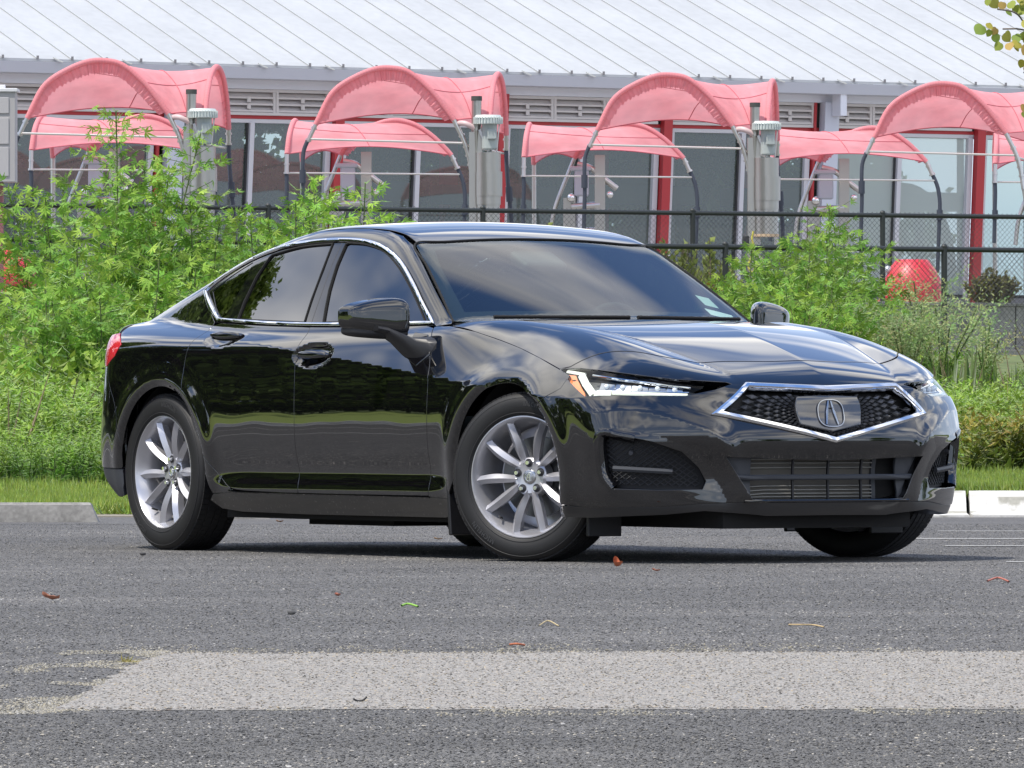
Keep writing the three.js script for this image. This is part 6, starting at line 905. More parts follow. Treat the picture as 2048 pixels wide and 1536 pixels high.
{ // grille: chrome surround, dark net with diamond studs, badge plate with its emblem
  const gp = (z, y, off) => onBody('c', Math.atan2(z, 0.97 + 0.07 * (1 - (z / 0.5) ** 2)), y, off);
  const outl = inset(grilleO, -0.002);
  const g = cpart('grille', panel('c', inset(grilleO, 0.004), { off: -0.05, skirt: 0, cell: 0.03 }), std(0.003, 0.003, 0.003, 0.6));
  const ringPts = inset(grilleO, 0.010), dense = [];
  for (let i = 0; i < ringPts.length; i++) { const a = ringPts[i], b = ringPts[(i + 1) % ringPts.length], n = 10; for (let k = 0; k < n; k++) { const t = k / n; dense.push([a[0] + (b[0] - a[0]) * t, a[1] + (b[1] - a[1]) * t]); } }
  part('grille_surround', shift(sweepStrip(dense.map((q) => cPoint(q[0], q[1], 0.004)), [[-0.012, -0.02], [-0.012, 0.004], [-0.008, 0.010], [0.004, 0.011], [0.012, 0.004], [0.012, -0.03]], true)), chrome, g);
  const inn = inset(grilleO, 0.026), stud = new THREE.OctahedronGeometry(1, 0), net = std(0.05, 0.052, 0.056, 0.3, 0.6), studM = std(0.22, 0.225, 0.24, 0.3, 0.8), cy = 0.607, wires = [];
  const RINGS = 11, SPK = 44, pos = (i, k) => { const t = 2 * Math.PI * (k + (i % 2) * 0.5) / SPK, r = 1.06 + 0.062 * i + 0.02 * i * i; return [0.155 * r * Math.cos(t) * (1 + 0.02 * i), cy + 0.074 * r * Math.sin(t) * (0.98 + 0.02 * i), r]; };
  let made = 0;
  for (let i = 0; i < RINGS; i++) for (let k = 0; k < SPK; k++) {
    const [z, y, r] = pos(i, k), u = Math.atan2(z, 1.03 - 0.25 * z * z);
    if (!inPoly(inn, u, y)) continue;
    const t = 2 * Math.PI * (k + (i % 2) * 0.5) / SPK, near = Math.abs(Math.cos(t));
    const h = cPoint(u, y, -0.03); if (!h) continue;
    const m = new THREE.Mesh(stud, studM), s = (0.005 + 0.0036 * i);
    const ex = [0, 0, 1], n = h.n, up = [0, 1, 0];
    const bz = new THREE.Vector3(...n), dir = new THREE.Vector3(0, 0.48 * Math.sin(t), Math.cos(t)), bx = dir.sub(bz.clone().multiplyScalar(dir.dot(bz))).normalize(), by = new THREE.Vector3().crossVectors(bz, bx);
    m.matrixAutoUpdate = true; m.quaternion.setFromRotationMatrix(M4().makeBasis(bx, by, bz)); m.position.set(h.p[0] - X0, h.p[1], h.p[2]); m.scale.set(Math.min(0.034, 0.010 + 0.0030 * i), 0.0042 + 0.0011 * i, 0.014); m.name = numbered('stud'); m.castShadow = m.receiveShadow = true; g.add(m); made++;
    if (i + 1 < RINGS) for (const d of i % 2 ? [0, 1] : [0, -1]) { const [z2, y2] = pos(i + 1, k + d), u2 = Math.atan2(z2, 1.03 - 0.25 * z2 * z2); if (!inPoly(inn, u2, y2)) continue; const h2 = cPoint(u2, y2, -0.034); if (h2) wires.push(bar(cPoint(u, y, -0.034).p, h2.p, 0.0020, 4)); }
  }
  part('grille_net', shift(merge(wires)), net, g);
  const plateC = (l) => l.map(([z, y]) => [Math.atan2(z, 1.03 - 0.25 * z * z), y]);
  const plO = plateC([[0.146, 0.668], [0.05, 0.672], [-0.05, 0.672], [-0.146, 0.668], [-0.155, 0.64], [-0.154, 0.61], [-0.142, 0.563], [0, 0.535], [0.142, 0.563], [0.154, 0.61], [0.155, 0.64]]);
  part('badge_plate', shift(panel('c', plO, { off: -0.004, skirt: 0.03, cell: 0.02, bevel: 0.004 })), std(0.03, 0.031, 0.035, 0.04, 0, { ior: 1.75, clearcoat: 1, clearcoatRoughness: 0.02 }), g);
  const em = [], P = (z, y, o = 0.001) => cPoint(...plateC([[z, y]])[0], o), flatBar = (l, w) => sweepStrip(l.map(([z, y]) => P(z, y)), [[-w / 2, -0.004], [-w / 2, 0.001], [0, 0.004], [w / 2, 0.001], [w / 2, -0.004]]);
  const ell = []; for (let i = 0; i < 48; i++) { const t = 2 * Math.PI * i / 48, c = Math.cos(t), s = Math.sin(t), e = 0.72; ell.push([0.062 * Math.sign(c) * Math.pow(Math.abs(c), e), 0.602 + 0.054 * Math.sign(s) * Math.pow(Math.abs(s), e) - 0.0]); }
  em.push(sweepStrip(ell.map(([z, y]) => P(z, y)), [[-0.0017, -0.003], [-0.0017, 0.0015], [0.0017, 0.0015], [0.0017, -0.003]], true));
  for (const s of [-1, 1]) { const f = [[s * 0.006, 0.652], [s * 0.017, 0.607], [s * 0.028, 0.556]]; em.push(sweepStrip(f.map(([z, y], i) => ({ ...P(z, y), w: [0.55, 1.0, 0.5][i] })), [[-0.0062, -0.004], [-0.0062, 0.0006], [0, 0.003], [0.0062, 0.0006], [0.0062, -0.004]])); }
  em.push(flatBar([[-0.011, 0.622], [0.011, 0.622]], 0.004));
  part('emblem', shift(merge(em)), std(0.42, 0.44, 0.47, 0.15, 1), g);
}
{ // lower intake: side plates, cooler fins, bars
  const plate = (s) => panel('c', (s > 0 ? (x) => x : flip)(C3([[3.752, 0.427, 0.483], [3.785, 0.42, 0.365], [3.78, 0.258, 0.362], [3.774, 0.258, 0.37]])), { off: -0.03, cell: 0.03 });
  const it = cpart('lower_intake', panel('c', intakeO, { off: -0.074, skirt: 0, cell: 0.04 }), matte); part('intake_plate', shift(plate(1)), greyPlastic, it); part('intake_plate', shift(plate(-1)), greyPlastic, it);
  const at2 = (z, y, off) => cPoint(Math.atan2(z, 1.05 - 0.25 * z * z), y, off);
  const row = (z0, z1, y, off, w, h) => sweepStrip(Array.from({ length: 12 }, (_, i) => at2(z0 + (z1 - z0) * i / 11, y, off)), [[-w / 2, -h], [-w / 2, h / 2], [-w / 4, h], [w / 4, h], [w / 2, h / 2], [w / 2, -h]]);
  part('cross_bar', shift(row(0.45, -0.45, 0.345, -0.012, 0.022, 0.01)), greyPlastic, it);
  const finM = std(0.24, 0.235, 0.215, 0.45, 0.3), gapM = std(0.10, 0.093, 0.08, 0.8, 0.1);
  for (const y of [0.266, 0.282, 0.298, 0.314, 0.376, 0.392, 0.406]) part('cooler_fin', shift(row(0.345, -0.255, y, -0.062, 0.006, 0.004)), finM, it);
  part('cooler_core', shift(panel('c', plateC2([[0.35, 0.415], [-0.26, 0.415], [-0.26, 0.255], [0.35, 0.255]]), { off: -0.068, cell: 0.03, skirt: 0.01 })), gapM, it);
  part('cooler_tank', shift(panel('c', plateC2([[-0.255, 0.415], [-0.275, 0.415], [-0.275, 0.255], [-0.255, 0.255]]), { off: -0.058, cell: 0.03 })), greyPlastic, it);
  for (const z of [0.17, 0.0, -0.17]) part('intake_strut', shift(sweepStrip([0.41, 0.38, 0.345, 0.3, 0.256].map((y) => at2(z, y, -0.03)), [[-0.004, -0.006], [-0.004, 0.005], [0.004, 0.005], [0.004, -0.006]])), blackPlastic, it);
  cpart('intake_lip', row(0.40, -0.40, 0.250, 0.0, 0.012, 0.006), gloss);
}
function plateC2(l) { return l.map(([z, y]) => [Math.atan2(z, 1.05 - 0.25 * z * z), y]); }
{ // side vents of the bumper
  const [a, b] = cboth('bumper_vent', panel('c', inset(ventO, 0.001), { off: -0.055, skirt: 0, cell: 0.03 }), std(0.010, 0.010, 0.012, 0.6)), P = [a, b];
  const inn = inset(ventO, 0.014), wires = [], xs = inn.map((p) => p[0]), ys = inn.map((p) => p[1]);
  for (const s of [-1, 1]) for (let c = -1.2; c < 1.6; c += 0.021) { // v = s * 0.72 * u + c
    let seg = null;
    for (let u = Math.min(...xs); u < Math.max(...xs); u += 0.006) { const v = s * 0.72 * u + c, i = inPoly(inn, u, v); if (i && !seg) seg = [[u, v], [u, v]]; else if (i) seg[1] = [u, v]; }
    if (seg && Math.abs(seg[1][0] - seg[0][0]) > 0.01) wires.push(bar(cPoint(...seg[0], -0.047).p, cPoint(...seg[1], -0.047).p, 0.0028, 4));
  }
  cboth('vent_mesh', merge(wires), std(0.016, 0.017, 0.02, 0.5), P);
  cboth('vent_bar', sweepStrip(Array.from({ length: 10 }, (_, i) => cPoint(0.86 - 0.22 * i / 9 - 0.04 * 0, 0.378 - 0.012 * i / 9, -0.026)), [[-0.010, -0.006], [-0.010, 0.006], [0, 0.01], [0.010, 0.006], [0.010, -0.006]]), greyPlastic, P);
  const bez = [...C3([[3.56, 0.505, 0.80], [3.483, 0.522, 0.87], [3.44, 0.509, 0.893], [3.44, 0.42, 0.893], [3.452, 0.355, 0.887], [3.484, 0.302, 0.858]])];
  cboth('vent_bezel', sweepStrip(crv(bez, 5).map((q) => cPoint(q[0] - 0.006, q[1], -0.004)), [[-0.020, -0.02], [-0.019, 0.004], [-0.008, 0.009], [0.008, 0.005], [0.017, -0.008], [0.019, -0.035]]), gloss, P);
  const sen = cPoint(0.79, 0.437, -0.04), sp = new THREE.CylinderGeometry(0.009, 0.009, 0.02, 14); sp.applyMatrix4(M4().makeRotationFromQuaternion(new THREE.Quaternion().setFromUnitVectors(new THREE.Vector3(0, 1, 0), new THREE.Vector3(...sen.n)))); sp.translate(...sen.p);
  cboth('parking_sensor', sp, std(0.05, 0.052, 0.06, 0.4), P);
}
{ // lip under the bumper
  const lipHalf = [[0, 0.243], [0.36, 0.243], ...C3([[3.71, 0.240, 0.552], [3.622, 0.226, 0.687], [3.352, 0.222, 0.868], [3.165, 0.228, 0.893], [3.15, 0.185, 0.878], [3.353, 0.182, 0.866], [3.612, 0.196, 0.681], [3.706, 0.212, 0.552]]), [0.33, 0.196], [0.28, 0.190], [0, 0.192]];
  const full = [...lipHalf, ...flip(lipHalf.slice(1, -1).reverse())];
  cpart('front_lip', panel('c', full, { off: -0.004, skirt: 0.08 }), std(0.011, 0.011, 0.012, 0.3, 0, { clearcoat: 0.7, clearcoatRoughness: 0.12 }));
}
// inner dark shell just under the skin, so that gaps are dark
cboth('body_shell', panel('z', [[2.36, 0.30], [0.60, 0.30], [0.42, 0.42], [0.42, 0.62], [0.2, 0.76], [0.25, 0.93], [2.2, 0.93], [2.3, 0.86], [2.36, 0.76]], { cell: 0.05, off: -0.016, skirt: 0 }), matte);
cpart('engine_cover', panel('y', mirXZ([[3.50, 0.2], [3.42, 0.45], [3.2, 0.66], [2.9, 0.76], [2.3, 0.74], [2.3, 0.4]]), { cell: 0.06, off: -0.02, skirt: 0 }), matte);
cboth('shut_line_filler', panel('z', [[3.0, 0.745], [3.05, 0.68], [3.12, 0.62], [3.24, 0.66], [3.26, 0.76], [3.1, 0.80]], { cell: 0.04, off: -0.016, skirt: 0 }), matte);
cboth('tail_filler', panel('r', [[0.9, 0.80], [1.30, 0.80], [1.33, 0.5], [1.36, 0.36], [1.2, 0.36], [0.9, 0.4]], { cell: 0.05, off: -0.016, skirt: 0 }), matte);
// door handles
for (const [[cx, cy], par] of [[DENT[1], [fdR, fdL]], [DENT[0], [rdR, rdL]]]) {
  const fr = []; for (let i = 0; i <= 16; i++) { const t = i / 16, x = cx - 0.128 + 0.256 * t, q = Math.sin(Math.PI * t), z0 = onBody('z', cx - 0.15, cy).p[2] * (1 - t) + onBody('z', cx + 0.15, cy).p[2] * t; fr.push({ p: [x, cy + 0.004 - 0.004 * t, z0 - 0.004 + 0.012 * Math.pow(q, 0.5)], n: [0, 0.25, 0.97], w: 0.35 + 0.65 * Math.pow(q, 0.6) }); }
  cboth('door_handle', sweepStrip(fr, [[-0.018, -0.004], [-0.016, 0.006], [-0.006, 0.012], [0.006, 0.012], [0.016, 0.006], [0.018, -0.004], [0.008, -0.012], [-0.008, -0.012]]), gloss, par);
}
{ // mirrors
  const s = new THREE.SphereGeometry(1, 40, 28), p = s.attributes.position, v = new THREE.Vector3();
  for (let i = 0; i < p.count; i++) {
    v.fromBufferAttribute(p, i);
    const e = 0.5, f = (a) => Math.sign(a) * Math.pow(Math.abs(a), e); let x = f(v.x), y = f(v.y), z = f(v.z);
    const l = Math.pow(Math.pow(Math.abs(x), 4.4) + Math.pow(Math.abs(y), 4.0) + Math.pow(Math.abs(z), 5), 1 / 4.4) || 1; x /= l; y /= l; z /= l;
    const t = (z + 1) / 2;                                // 0 inner, 1 outer
    const hh = 0.086 - 0.018 * t * t, yy = y > 0 ? y * hh * (1 - 0.42 * t * t) : y * hh * (1 - 0.12 * t);
    p.setXYZ(i, 1.955 - 0.075 * t + x * (0.075 - 0.018 * t) * (x > 0 ? 1 : 0.7), 0.998 + 0.012 * t + yy, 1.008 + z * 0.120 + 0.02 * x * -1);
  }
  let g = s; g.deleteAttribute('normal'); g.deleteAttribute('uv'); g = mergeVertices(g, 1e-5); g.computeVertexNormals(); planarUV(g);
  const [a, b] = cboth('wing_mirror', g, paint), P = [a, b];
  const loft = (secs) => { const pos = [], idx = [], M = secs[0].length; secs.forEach((q) => q.forEach((r) => pos.push(...r))); for (let i = 0; i < secs.length - 1; i++) for (let j = 0; j < M; j++) { const k = (j + 1) % M, A = i * M + j, B = i * M + k, C = (i + 1) * M + j, D = (i + 1) * M + k; idx.push(A, C, B, B, C, D); } for (const e of [0, secs.length - 1]) for (let j = 1; j < M - 1; j++) idx.push(e * M, e * M + j, e * M + j + 1); const q = new THREE.BufferGeometry(); q.setAttribute('position', new THREE.Float32BufferAttribute(pos, 3)); q.setIndex(idx); return planarUV(toCreasedNormals(q, 0.6)); };
  const ring = (x, y, z, rx, ry) => Array.from({ length: 14 }, (_, i) => { const t = 2 * Math.PI * i / 14; return [x + rx * Math.sign(Math.cos(t)) * Math.pow(Math.abs(Math.cos(t)), 0.7), y + ry * Math.sign(Math.sin(t)) * Math.pow(Math.abs(Math.sin(t)), 0.7), z]; });
  cboth('mirror_arm', loft([ring(1.955, 0.955, 1.03, 0.05, 0.012), ring(1.965, 0.945, 0.985, 0.055, 0.016), ring(2.01, 0.915, 0.95, 0.06, 0.024), ring(2.06, 0.878, 0.92, 0.07, 0.04), ring(2.10, 0.862, 0.895, 0.085, 0.055), ring(2.115, 0.86, 0.865, 0.09, 0.06)]), blackPlastic, P);
  cboth('mirror_base', panel('z', [[1.995, 0.935], [2.10, 0.925], [2.19, 0.845], [2.13, 0.80], [2.03, 0.835]], { off: 0.006, cell: 0.02, skirt: 0.02, bevel: 0.004 }), gloss, P);
  { const q = g.clone(), v2 = q.attributes.position; for (let i = 0; i < v2.count; i++) { const yy = v2.getY(i); v2.setXYZ(i, 1.92 + (v2.getX(i) - 1.92) * 0.97 - 0.004, 0.945 + (yy - 1.0) * 0.42, 0.995 + (v2.getZ(i) - 1.0) * 0.92); } q.computeVertexNormals(); cboth('mirror_lower', q, blackPlastic, P); }
}
// ---- wheels
const tyreM = std(0.007, 0.007, 0.0075, 0.6), treadM = std(0.010, 0.010, 0.011, 0.8), discM = std(0.14, 0.14, 0.14, 0.4, 0.9), wellM = std(0.004, 0.004, 0.004, 0.95);
const droid = await new FontLoader().loadAsync('fonts/droid/droid_sans_bold.typeface.json');
function wheelGeo() {
  const G2 = {};
  const prof = [[0.243, 0.094], [0.2475, 0.1005], [0.255, 0.108], [0.278, 0.1155], [0.300, 0.1165], [0.318, 0.112], [0.331, 0.104], [0.339, 0.094], [0.3435, 0.08]];
  const side = prof.map(([r, z]) => new THREE.Vector2(r, z)), inner = prof.slice().reverse().map(([r, z]) => new THREE.Vector2(r, -z));
  const lp = new THREE.LatheGeometry([...side, ...inner, side[0]], 120); lp.rotateX(Math.PI / 2); G2.tyre = lp;
  const blocks = [];
  const rows = [[-0.092, -0.060], [-0.054, -0.02], [-0.014, 0.014], [0.02, 0.054], [0.060, 0.092]];
  const N = 84;
  rows.forEach(([a, b], ri) => { for (let i = 0; i < N; i++) { const rib = ri > 0 && ri < 4, w = 2 * Math.PI * 0.3465 / N * (rib ? 0.94 : 0.84), g = new THREE.BoxGeometry(w, 0.008, b - a); const lat = (a + b) / 2, dr = -0.6 * Math.pow(Math.max(0, Math.abs(lat) - 0.05), 1.6); g.translate(0, 0.3432 + dr, 0); if (!rib) g.rotateZ(0); g.applyMatrix4(M4().makeShear(0, 0, 0, 0, 0, 0)); g.translate((rib ? 0.0 : 0), 0, lat); g.rotateZ(2 * Math.PI * (i + (ri % 2) * 0.5) / N); blocks.push(g); } });
  G2.tread = merge(blocks);
  const rimP = [[0.150, -0.09], [0.205, -0.095], [0.236, -0.105], [0.238, -0.098], [0.214, -0.085], [0.212, 0.035], [0.225, 0.068], [0.233, 0.088], [0.240, 0.101], [0.2445, 0.1065], [0.2485, 0.106], [0.2495, 0.097], [0.236, 0.08], [0.216, 0.03], [0.214, -0.08], [0.2, -0.088], [0.150, -0.084]];
  const rp = new THREE.LatheGeometry(rimP.map(([r, z]) => new THREE.Vector2(r, z)), 96); rp.rotateX(Math.PI / 2); G2.rim = toCreasedNormals(rp, 0.7);
  const hubP = [[0.0, 0.056], [0.034, 0.056], [0.05, 0.058], [0.066, 0.060], [0.078, 0.052], [0.082, 0.03], [0.08, 0.0], [0, 0.0]];
  const hp = new THREE.LatheGeometry(hubP.map(([r, z]) => new THREE.Vector2(r, z)), 60); hp.rotateX(Math.PI / 2); G2.hub = toCreasedNormals(hp, 0.5);
  G2.spoke = (lean) => {                                 // a slim ridged blade from hub to rim along +y
    const pos = [], idx = [], S = 14, M = 8;
    for (let i = 0; i <= S; i++) {
      const t = i / S, r = 0.055 + (0.237 - 0.055) * t, w = 0.0130 + 0.0070 * Math.sin(Math.PI * Math.min(1, t * 1.05)) + 0.011 * Math.pow(t, 9), z = 0.056 + 0.018 * t + 0.018 * Math.sin(Math.PI * t) * 0.8 + 0.008 * t * t, x = lean * (0.010 + 0.056 * t + 0.007 * Math.sin(Math.PI * t)), dp = 0.045;
      const sec = [[-w, z - 0.012], [-w * 0.6, z - 0.0045], [0, z + 0.006], [w * 0.6, z - 0.0045], [w, z - 0.012], [w * 0.75, z - dp], [0, z - dp - 0.006], [-w * 0.75, z - dp]];
      for (const [a, b] of sec) pos.push(x + a, r, b);
    }
    for (let i = 0; i < S; i++) for (let j = 0; j < M; j++) { const a = i * M + j, b = i * M + (j + 1) % M, c = (i + 1) * M + j, d = (i + 1) * M + (j + 1) % M; idx.push(a, b, c, b, d, c); }
    const g = new THREE.BufferGeometry(); g.setAttribute('position', new THREE.Float32BufferAttribute(pos, 3)); g.setIndex(idx); return planarUV(toCreasedNormals(g, 0.55));
  };
  const lug = new THREE.CylinderGeometry(0.0085, 0.0105, 0.022, 6); lug.rotateX(Math.PI / 2); G2.lug = lug;
  const pocket = new THREE.CylinderGeometry(0.0175, 0.0165, 0.004, 24); pocket.rotateX(Math.PI / 2); G2.pocket = pocket;
  const cap = new THREE.LatheGeometry([[0, 0.006], [0.022, 0.0055], [0.029, 0.003], [0.031, 0]].map(([r, z]) => new THREE.Vector2(r, z)), 32); cap.rotateX(Math.PI / 2); G2.cap = cap;
  const em = [new THREE.TorusGeometry(0.0175, 0.0014, 6, 32)]; for (const s of [-1, 1]) em.push(beam([s * 0.0015, 0.014, 0], [s * 0.0085, -0.015, 0], 0.003, 0.004, [0, 0, 1])); em.push(box(0.008, 0.002, 0.003, 0, -0.002, 0)); G2.capMark = merge(em);
  const disc = new THREE.LatheGeometry([[0.06, 0.012], [0.165, 0.012], [0.165, -0.012], [0.06, -0.012]].map(([r, z]) => new THREE.Vector2(r, z)), 48); disc.rotateX(Math.PI / 2); G2.disc = toCreasedNormals(disc, 0.5);
  G2.caliper = rbox(0.09, 0.17, 0.075, 0.02, 0.135, 0.02, 0.0);
  // raised maker's lettering on the outer wall
  const let2 = [], word = (txt, mid, size, r) => { const adv = [...txt].map((c) => { const gl = droid.data.glyphs[c]; return (gl ? gl.ha : 600) / droid.data.resolution * size * 1.02; }), tot = adv.reduce((a, b) => a + b, 0); let run = -tot / 2; [...txt].forEach((c, i) => { const a = mid - (run + adv[i] / 2) / r; if (c !== ' ') { const t = new TextGeometry(c, { font: droid, size, depth: 0.0012, curveSegments: 3 }); t.translate(-adv[i] / 2, r - size / 2, 0.1162); t.rotateZ(a - Math.PI / 2); let2.push(t); } run += adv[i]; }); };
  word('MICHELIN', Math.PI * 0.36, 0.019, 0.298); word('MICHELIN', Math.PI * 1.22, 0.019, 0.298);
  for (const r of [0.262, 0.322]) { const t = new THREE.TorusGeometry(r, 0.0012, 5, 100); t.translate(0, 0, r > 0.3 ? 0.1105 : 0.1135); let2.push(t); }
  G2.lettering = merge(let2);
  return G2;
}
const WG = wheelGeo(), spokeL = WG.spoke(1), spokeR = WG.spoke(-1), markM = std(0.035, 0.035, 0.037, 0.5), pocketM = std(0.05, 0.05, 0.055, 0.5, 0.6);
function wheel(x, z, steer, spin) {
  const w = new THREE.Group(); w.name = numbered('wheel'); w.position.set(x - X0, 0.3435, z); w.rotation.y = steer + (z < 0 ? Math.PI : 0); w.rotation.order = 'YXZ'; car.add(w);
  const a = (n, g, m, rz = 0) => { const q = part(n, g, m, w); q.rotation.z = rz; return q; };
  a('tyre', WG.tyre, tyreM); a('tread', WG.tread, treadM); a('tyre_lettering', WG.lettering, markM, spin * 0.3); a('rim', WG.rim, alloy); a('hub', WG.hub, alloy); a('brake_disc', WG.disc, discM).position.z = -0.02; a('brake_caliper', WG.caliper, std(0.10, 0.10, 0.1, 0.6, 0.4), z < 0 ? 0 : Math.PI * (x > 1 ? 0 : 1)).position.z = -0.03;
  for (let i = 0; i < 5; i++) {
    const t = spin + 2 * Math.PI * i / 5;
    for (const s of [-1, 1]) a('spoke', s > 0 ? spokeL : spokeR, alloy, t);
    const lr = 0.057, tp = t + Math.PI / 5 + Math.PI / 2, p = a('lug_pocket', WG.pocket, pocketM); p.position.set(lr * Math.cos(tp), lr * Math.sin(tp), 0.0585); const l = a('lug_nut', WG.lug, chrome); l.position.set(lr * Math.cos(tp), lr * Math.sin(tp), 0.064);
  }
  a('hub_cap', WG.cap, steel, 0).position.z = 0.056; a('cap_emblem', WG.capMark, chrome, x > 1 ? -0.15 : 0.4).position.z = 0.063;
  const v = a('valve_stem', bar([-0.205, -0.055, 0.06], [-0.196, -0.052, 0.09], 0.004, 8), std(0.02, 0.02, 0.02, 0.6), spin);
  return w;
}
wheel(0, 0.805, 0, 0.66); wheel(0, -0.805, 0, 0.2); wheel(2.865, 0.805, 0.45, 0.66); wheel(2.865, -0.805, 0.45, 0.4);
// wheel housings, underside, flaps
for (const a of ARCH) {
  const pts = []; const liner = new THREE.CylinderGeometry(a.r + 0.018, a.r + 0.018, 0.38, 40, 1, true, -Math.PI / 2 - 0.35, Math.PI + 0.7); liner.rotateX(-Math.PI / 2); liner.translate(a.x, a.y, 0.69);
  const backW = new THREE.CircleGeometry(a.r + 0.018, 40); const q = backW.attributes.position; for (let i = 0; i < q.count; i++) if (q.getY(i) < -0.15) q.setY(i, -0.15); backW.translate(a.x, a.y, a.x > 1 ? 0.50 : 0.58);
  cboth('wheel_housing', [liner, backW], wellM);
}
cpart('underbody', [box(1.95, 0.10, 1.66, 1.40, 0.20, 0), box(0.5, 0.12, 1.0, -0.62, 0.30, 0), box(0.9, 0.10, 0.92, 3.25, 0.19, 0), box(0.9, 0.1, 0.9, 0.1, 0.24, 0), box(0.7, 0.05, 0.7, 1.0, 0.145, 0.2), box(0.5, 0.3, 0.9, 2.85, 0.32, 0)], matte);
cboth('wheel_deflector', rbox(0.02, 0.10, 0.16, 0.004, 3.20, 0.155, 0.70), blackPlastic);
cboth('splash_guard', rbox(0.022, 0.25, 0.20, 0.006, 2.402, 0.225, 0.84, [0, 0, 0.1]), blackPlastic);
// ---- cabin
{
  const trim = std(0.010, 0.010, 0.011, 0.85), cloth = std(0.018, 0.018, 0.02, 0.8), cab = cpart('cabin', [box(1.9, 0.04, 1.5, 1.0, 0.32, 0), box(0.02, 0.6, 1.4, -0.1, 0.7, 0)], trim);
  const a = (n, g, m) => part(n, shift(Array.isArray(g) ? merge(g) : g), m, cab);
  a('dashboard', [rbox(0.52, 0.12, 1.40, 0.05, 1.98, 0.905, 0, [0, 0, 0.05]), rbox(0.3, 0.3, 1.36, 0.05, 1.88, 0.74, 0), rbox(0.12, 0.05, 0.42, 0.02, 1.80, 0.975, -0.38)], trim);
  const wr = new THREE.TorusGeometry(0.18, 0.015, 10, 40); wr.rotateY(Math.PI / 2); wr.rotateZ(-0.38); wr.translate(1.58, 0.90, -0.38); a('steering_wheel', [wr, bar([1.58, 0.9, -0.38], [1.72, 0.84, -0.38], 0.05, 12), bar([1.58, 0.9, -0.54], [1.58, 0.9, -0.22], 0.014, 6)], cloth);
  for (const z of [-0.38, 0.38]) { a('front_seat', [rbox(0.5, 0.16, 0.5, 0.06, 1.20, 0.52, z), rbox(0.15, 0.62, 0.48, 0.06, 0.93, 0.80, z, [0, 0, 0.32])], cloth); a('headrest', rbox(0.09, 0.17, 0.26, 0.04, 0.80, 1.14, z, [0, 0, 0.2]), std(0.03, 0.03, 0.032, 0.7)); }
  a('rear_seat', [rbox(0.5, 0.16, 1.24, 0.06, 0.35, 0.55, 0), rbox(0.16, 0.5, 1.2, 0.06, 0.05, 0.80, 0, [0, 0, 0.4])], cloth);
  a('inner_mirror', rbox(0.03, 0.06, 0.24, 0.015, 1.60, 1.235, 0), trim);
  cpart('headlining', panel('y', mirXZ([[1.58, 0.2], [1.57, 0.53], [1.2, 0.55], [0.4, 0.55], [0.3, 0.2]]), { cell: 0.08, off: -0.035, skirt: 0 }), std(0.30, 0.30, 0.29, 0.9));
}
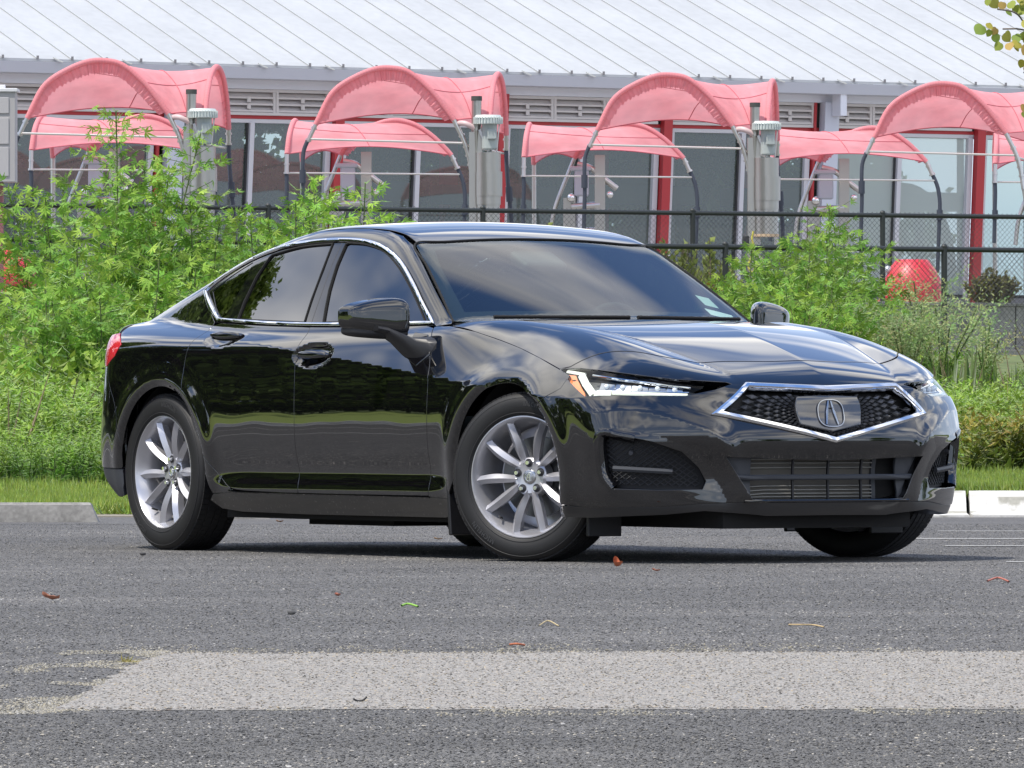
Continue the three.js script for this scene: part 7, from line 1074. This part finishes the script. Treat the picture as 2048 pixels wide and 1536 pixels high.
// ------------------------------------------------------------------ wheel stops and things lying on the asphalt
{
  const stop = (px0, px1, d, label, len) => { const a = at(px0, 0, d), b = at(px1, 0, d), L = len || b[0] - a[0]; const s = [[-0.075, 0], [-0.06, 0.095], [-0.045, 0.108], [0.045, 0.108], [0.06, 0.095], [0.075, 0]]; const pos = [], idx = []; for (const [x, k] of [[-L, 0.9], [-L + 0.05, 1], [-0.06, 1], [0, 0.55]]) for (const [z, y] of s) pos.push(x + (y / 0.108) * (x > -0.03 ? -0.045 : 0), y * (x > -0.03 && y > 0.1 ? 0.96 : 1), z); for (let i = 0; i < 3; i++) for (let j = 0; j < 5; j++) { const q = i * 6 + j; idx.push(q, q + 6, q + 1, q + 1, q + 6, q + 7); } for (const o of [0, 18]) for (let j = 1; j < 5; j++) idx.push(o, o + j, o + j + 1); let g = new THREE.BufferGeometry(); g.setAttribute('position', new THREE.Float32BufferAttribute(pos, 3)); g.setIndex(idx); g = planarUV(toCreasedNormals(g, 0.5)); const m = part('wheel_stop', g, concM, scene); m.position.set(b[0], 0, b[2]); tag(m, label, 'wheel stop'); };
  stop(-460, 198, 39.0, 'grey concrete wheel stop at the left before the grass'); stop(330, 543, 40.2, 'concrete wheel stop seen under the sedan behind its rear wheel');
  const onG = (px, py) => { const d = 8280 / (py - 831.45), p = at(px, py, d); return [p[0], 0, p[2]]; };
  const leafShape = (w, l, curl) => { const g = new THREE.PlaneGeometry(w, l, 6, 8), p = g.attributes.position; for (let i = 0; i < p.count; i++) { const u = p.getX(i) / w * 2, v = p.getY(i) / l * 2, k = Math.sqrt(Math.max(0, 1 - v * v)) * (1 - 0.15 * v); p.setX(i, u * k * w / 2); p.setZ(i, curl * (u * u * 0.9 + v * v * 0.7) + 0.1 * curl * Math.sin(v * 7 + u * 3)); } g.computeVertexNormals(); return g; };
  const lay = (name, geo, m, px, py, turn, tilt, y, label, cat) => { const q = part(name, geo, m, scene), p = onG(px, py); q.position.set(p[0], y, p[2]); q.rotation.order = 'YXZ'; q.rotation.set(tilt, turn, 0); tag(q, label, cat); };
  lay('fallen_leaf', leafShape(0.034, 0.044, 0.02), std(0.40, 0.11, 0.045, 0.8), 1232, 1143, 0.7, -1.1, 0.022, 'orange dry leaf standing curled before the front wheel', 'leaf');
  lay('fallen_leaf', leafShape(0.028, 0.058, 0.012), std(0.30, 0.12, 0.07, 0.8), 100, 1204, 1.4, -1.35, 0.010, 'brown curled leaf on the asphalt at the far left', 'leaf');
  lay('fallen_leaf', leafShape(0.018, 0.035, 0.006), std(0.32, 0.12, 0.08, 0.8), 675, 1195, 0.4, -1.5, 0.006, 'small pinkish leaf on the asphalt below the middle of the doors', 'leaf');
  lay('fallen_leaf', leafShape(0.018, 0.032, 0.006), std(0.34, 0.13, 0.08, 0.8), 1312, 1145, 1.2, -1.45, 0.006, 'tiny tan leaf right of the orange leaf', 'leaf');
  lay('fallen_leaf', leafShape(0.031, 0.041, 0.008), std(0.36, 0.06, 0.08, 0.8), 70, 1043, 1.2, -1.4, 0.012, 'red scrap of leaf before the left wheel stop', 'leaf');
  lay('fallen_leaf', leafShape(0.018, 0.041, 0.006), std(0.34, 0.22, 0.13, 0.8), 876, 1082, 1.3, -1.5, 0.008, 'tan leaf under the sedan just left of its front wheel', 'leaf');
  lay('fallen_leaf', leafShape(0.022, 0.041, 0.008), std(0.25, 0.15, 0.09, 0.8), 559, 1047, 1.3, -1.5, 0.008, 'brown leaf under the sedan right of its rear wheel', 'leaf');
  const tw = (name, pts, r, m, label, cat) => tag(part(name, tube(pts.map(([x, y, h]) => { const p = onG(x, y); return [p[0], h, p[2]]; }), r, 20, 5), m, scene), label, cat);
  tw('green_twig', [[803, 1215, 0.006], [815, 1214, 0.01], [836, 1216, 0.005]], 0.0035, std(0.22, 0.42, 0.06, 0.6), 'thin bright green stem on the asphalt below the sill', 'twig');
  tw('orange_twig', [[1020, 1292, 0.004], [1034, 1294, 0.008], [1049, 1293, 0.004]], 0.003, std(0.40, 0.12, 0.05, 0.7), 'small orange twig at the far edge of the pale patch', 'twig');
  tw('pink_twig', [[1975, 1164, 0.004], [1995, 1162, 0.012], [2018, 1165, 0.004]], 0.0035, std(0.40, 0.13, 0.09, 0.7), 'reddish twig on the asphalt near the right edge', 'twig');
  tw('straw', [[1578, 1252, 0.004], [1600, 1255, 0.008], [1625, 1254, 0.006], [1648, 1256, 0.003]], 0.0022, std(0.45, 0.33, 0.17, 0.8), 'pale straw on the asphalt before the lower intake', 'straw');
  tw('straw', [[1078, 1254, 0.004], [1096, 1250, 0.012], [1118, 1254, 0.003]], 0.002, std(0.45, 0.36, 0.2, 0.8), 'curved pale straw on the asphalt below the front wheel', 'straw');
  tw('straw', [[1088, 1123, 0.004], [1096, 1118, 0.02], [1092, 1106, 0.05]], 0.004, std(0.5, 0.45, 0.33, 0.8), 'pale straw stuck up against the front tyre', 'straw');
  const st = new THREE.IcosahedronGeometry(0.011, 1), p = st.attributes.position; for (let i = 0; i < p.count; i++) { const k = 0.75 + 0.5 * noise3(p.getX(i) * 90 + 5, p.getY(i) * 90, p.getZ(i) * 90); p.setXYZ(i, p.getX(i) * k * 1.2, p.getY(i) * k * 0.7, p.getZ(i) * k); } st.computeVertexNormals();
  lay('pebble', st, std(0.06, 0.06, 0.06, 0.8), 582, 1229, 0, 0, 0.006, 'dark pebble on the asphalt below the rear door', 'pebble');
  lay('pebble', st, std(0.05, 0.05, 0.05, 0.8), 285, 1111, 0.5, 0, 0.007, 'dark pebble on the asphalt under the rear tyre', 'pebble');
  lay('rubber_scrap', tube([[-0.014, 0.006, 0], [-0.006, 0.002, 0], [0.006, 0.003, 0.002], [0.014, 0.010, 0]], 0.0022, 14, 6), std(0.012, 0.012, 0.013, 0.6), 720, 1407, 0, 0, 0.004, 'small black rubber scrap on the pale patch', 'scrap');
  const gt = new Leaves(); SEED = 55; for (let i = 0; i < 34; i++) { const az = rnd() * 6.28, d = new THREE.Vector3(Math.cos(az), rr(0.15, 0.9), Math.sin(az) * 0.6).normalize(), y = rnd(); gt.blade([rr(-0.014, 0.014), 0, rr(-0.01, 0.01)], d.toArray(), [-Math.sin(az), 0, Math.cos(az)], rr(0.015, 0.034), 0.0025, 0.05, [0.25 + 0.12 * y, 0.27, 0.05]); }
  const pg = onG(256, 1326), m = part('grass_tuft', gt.geo(), leafM, scene); m.position.set(...pg); tag(m, 'little yellow-green grass tuft at the left end of the pale patch', 'grass tuft');
}
renderer.render(scene, camera);
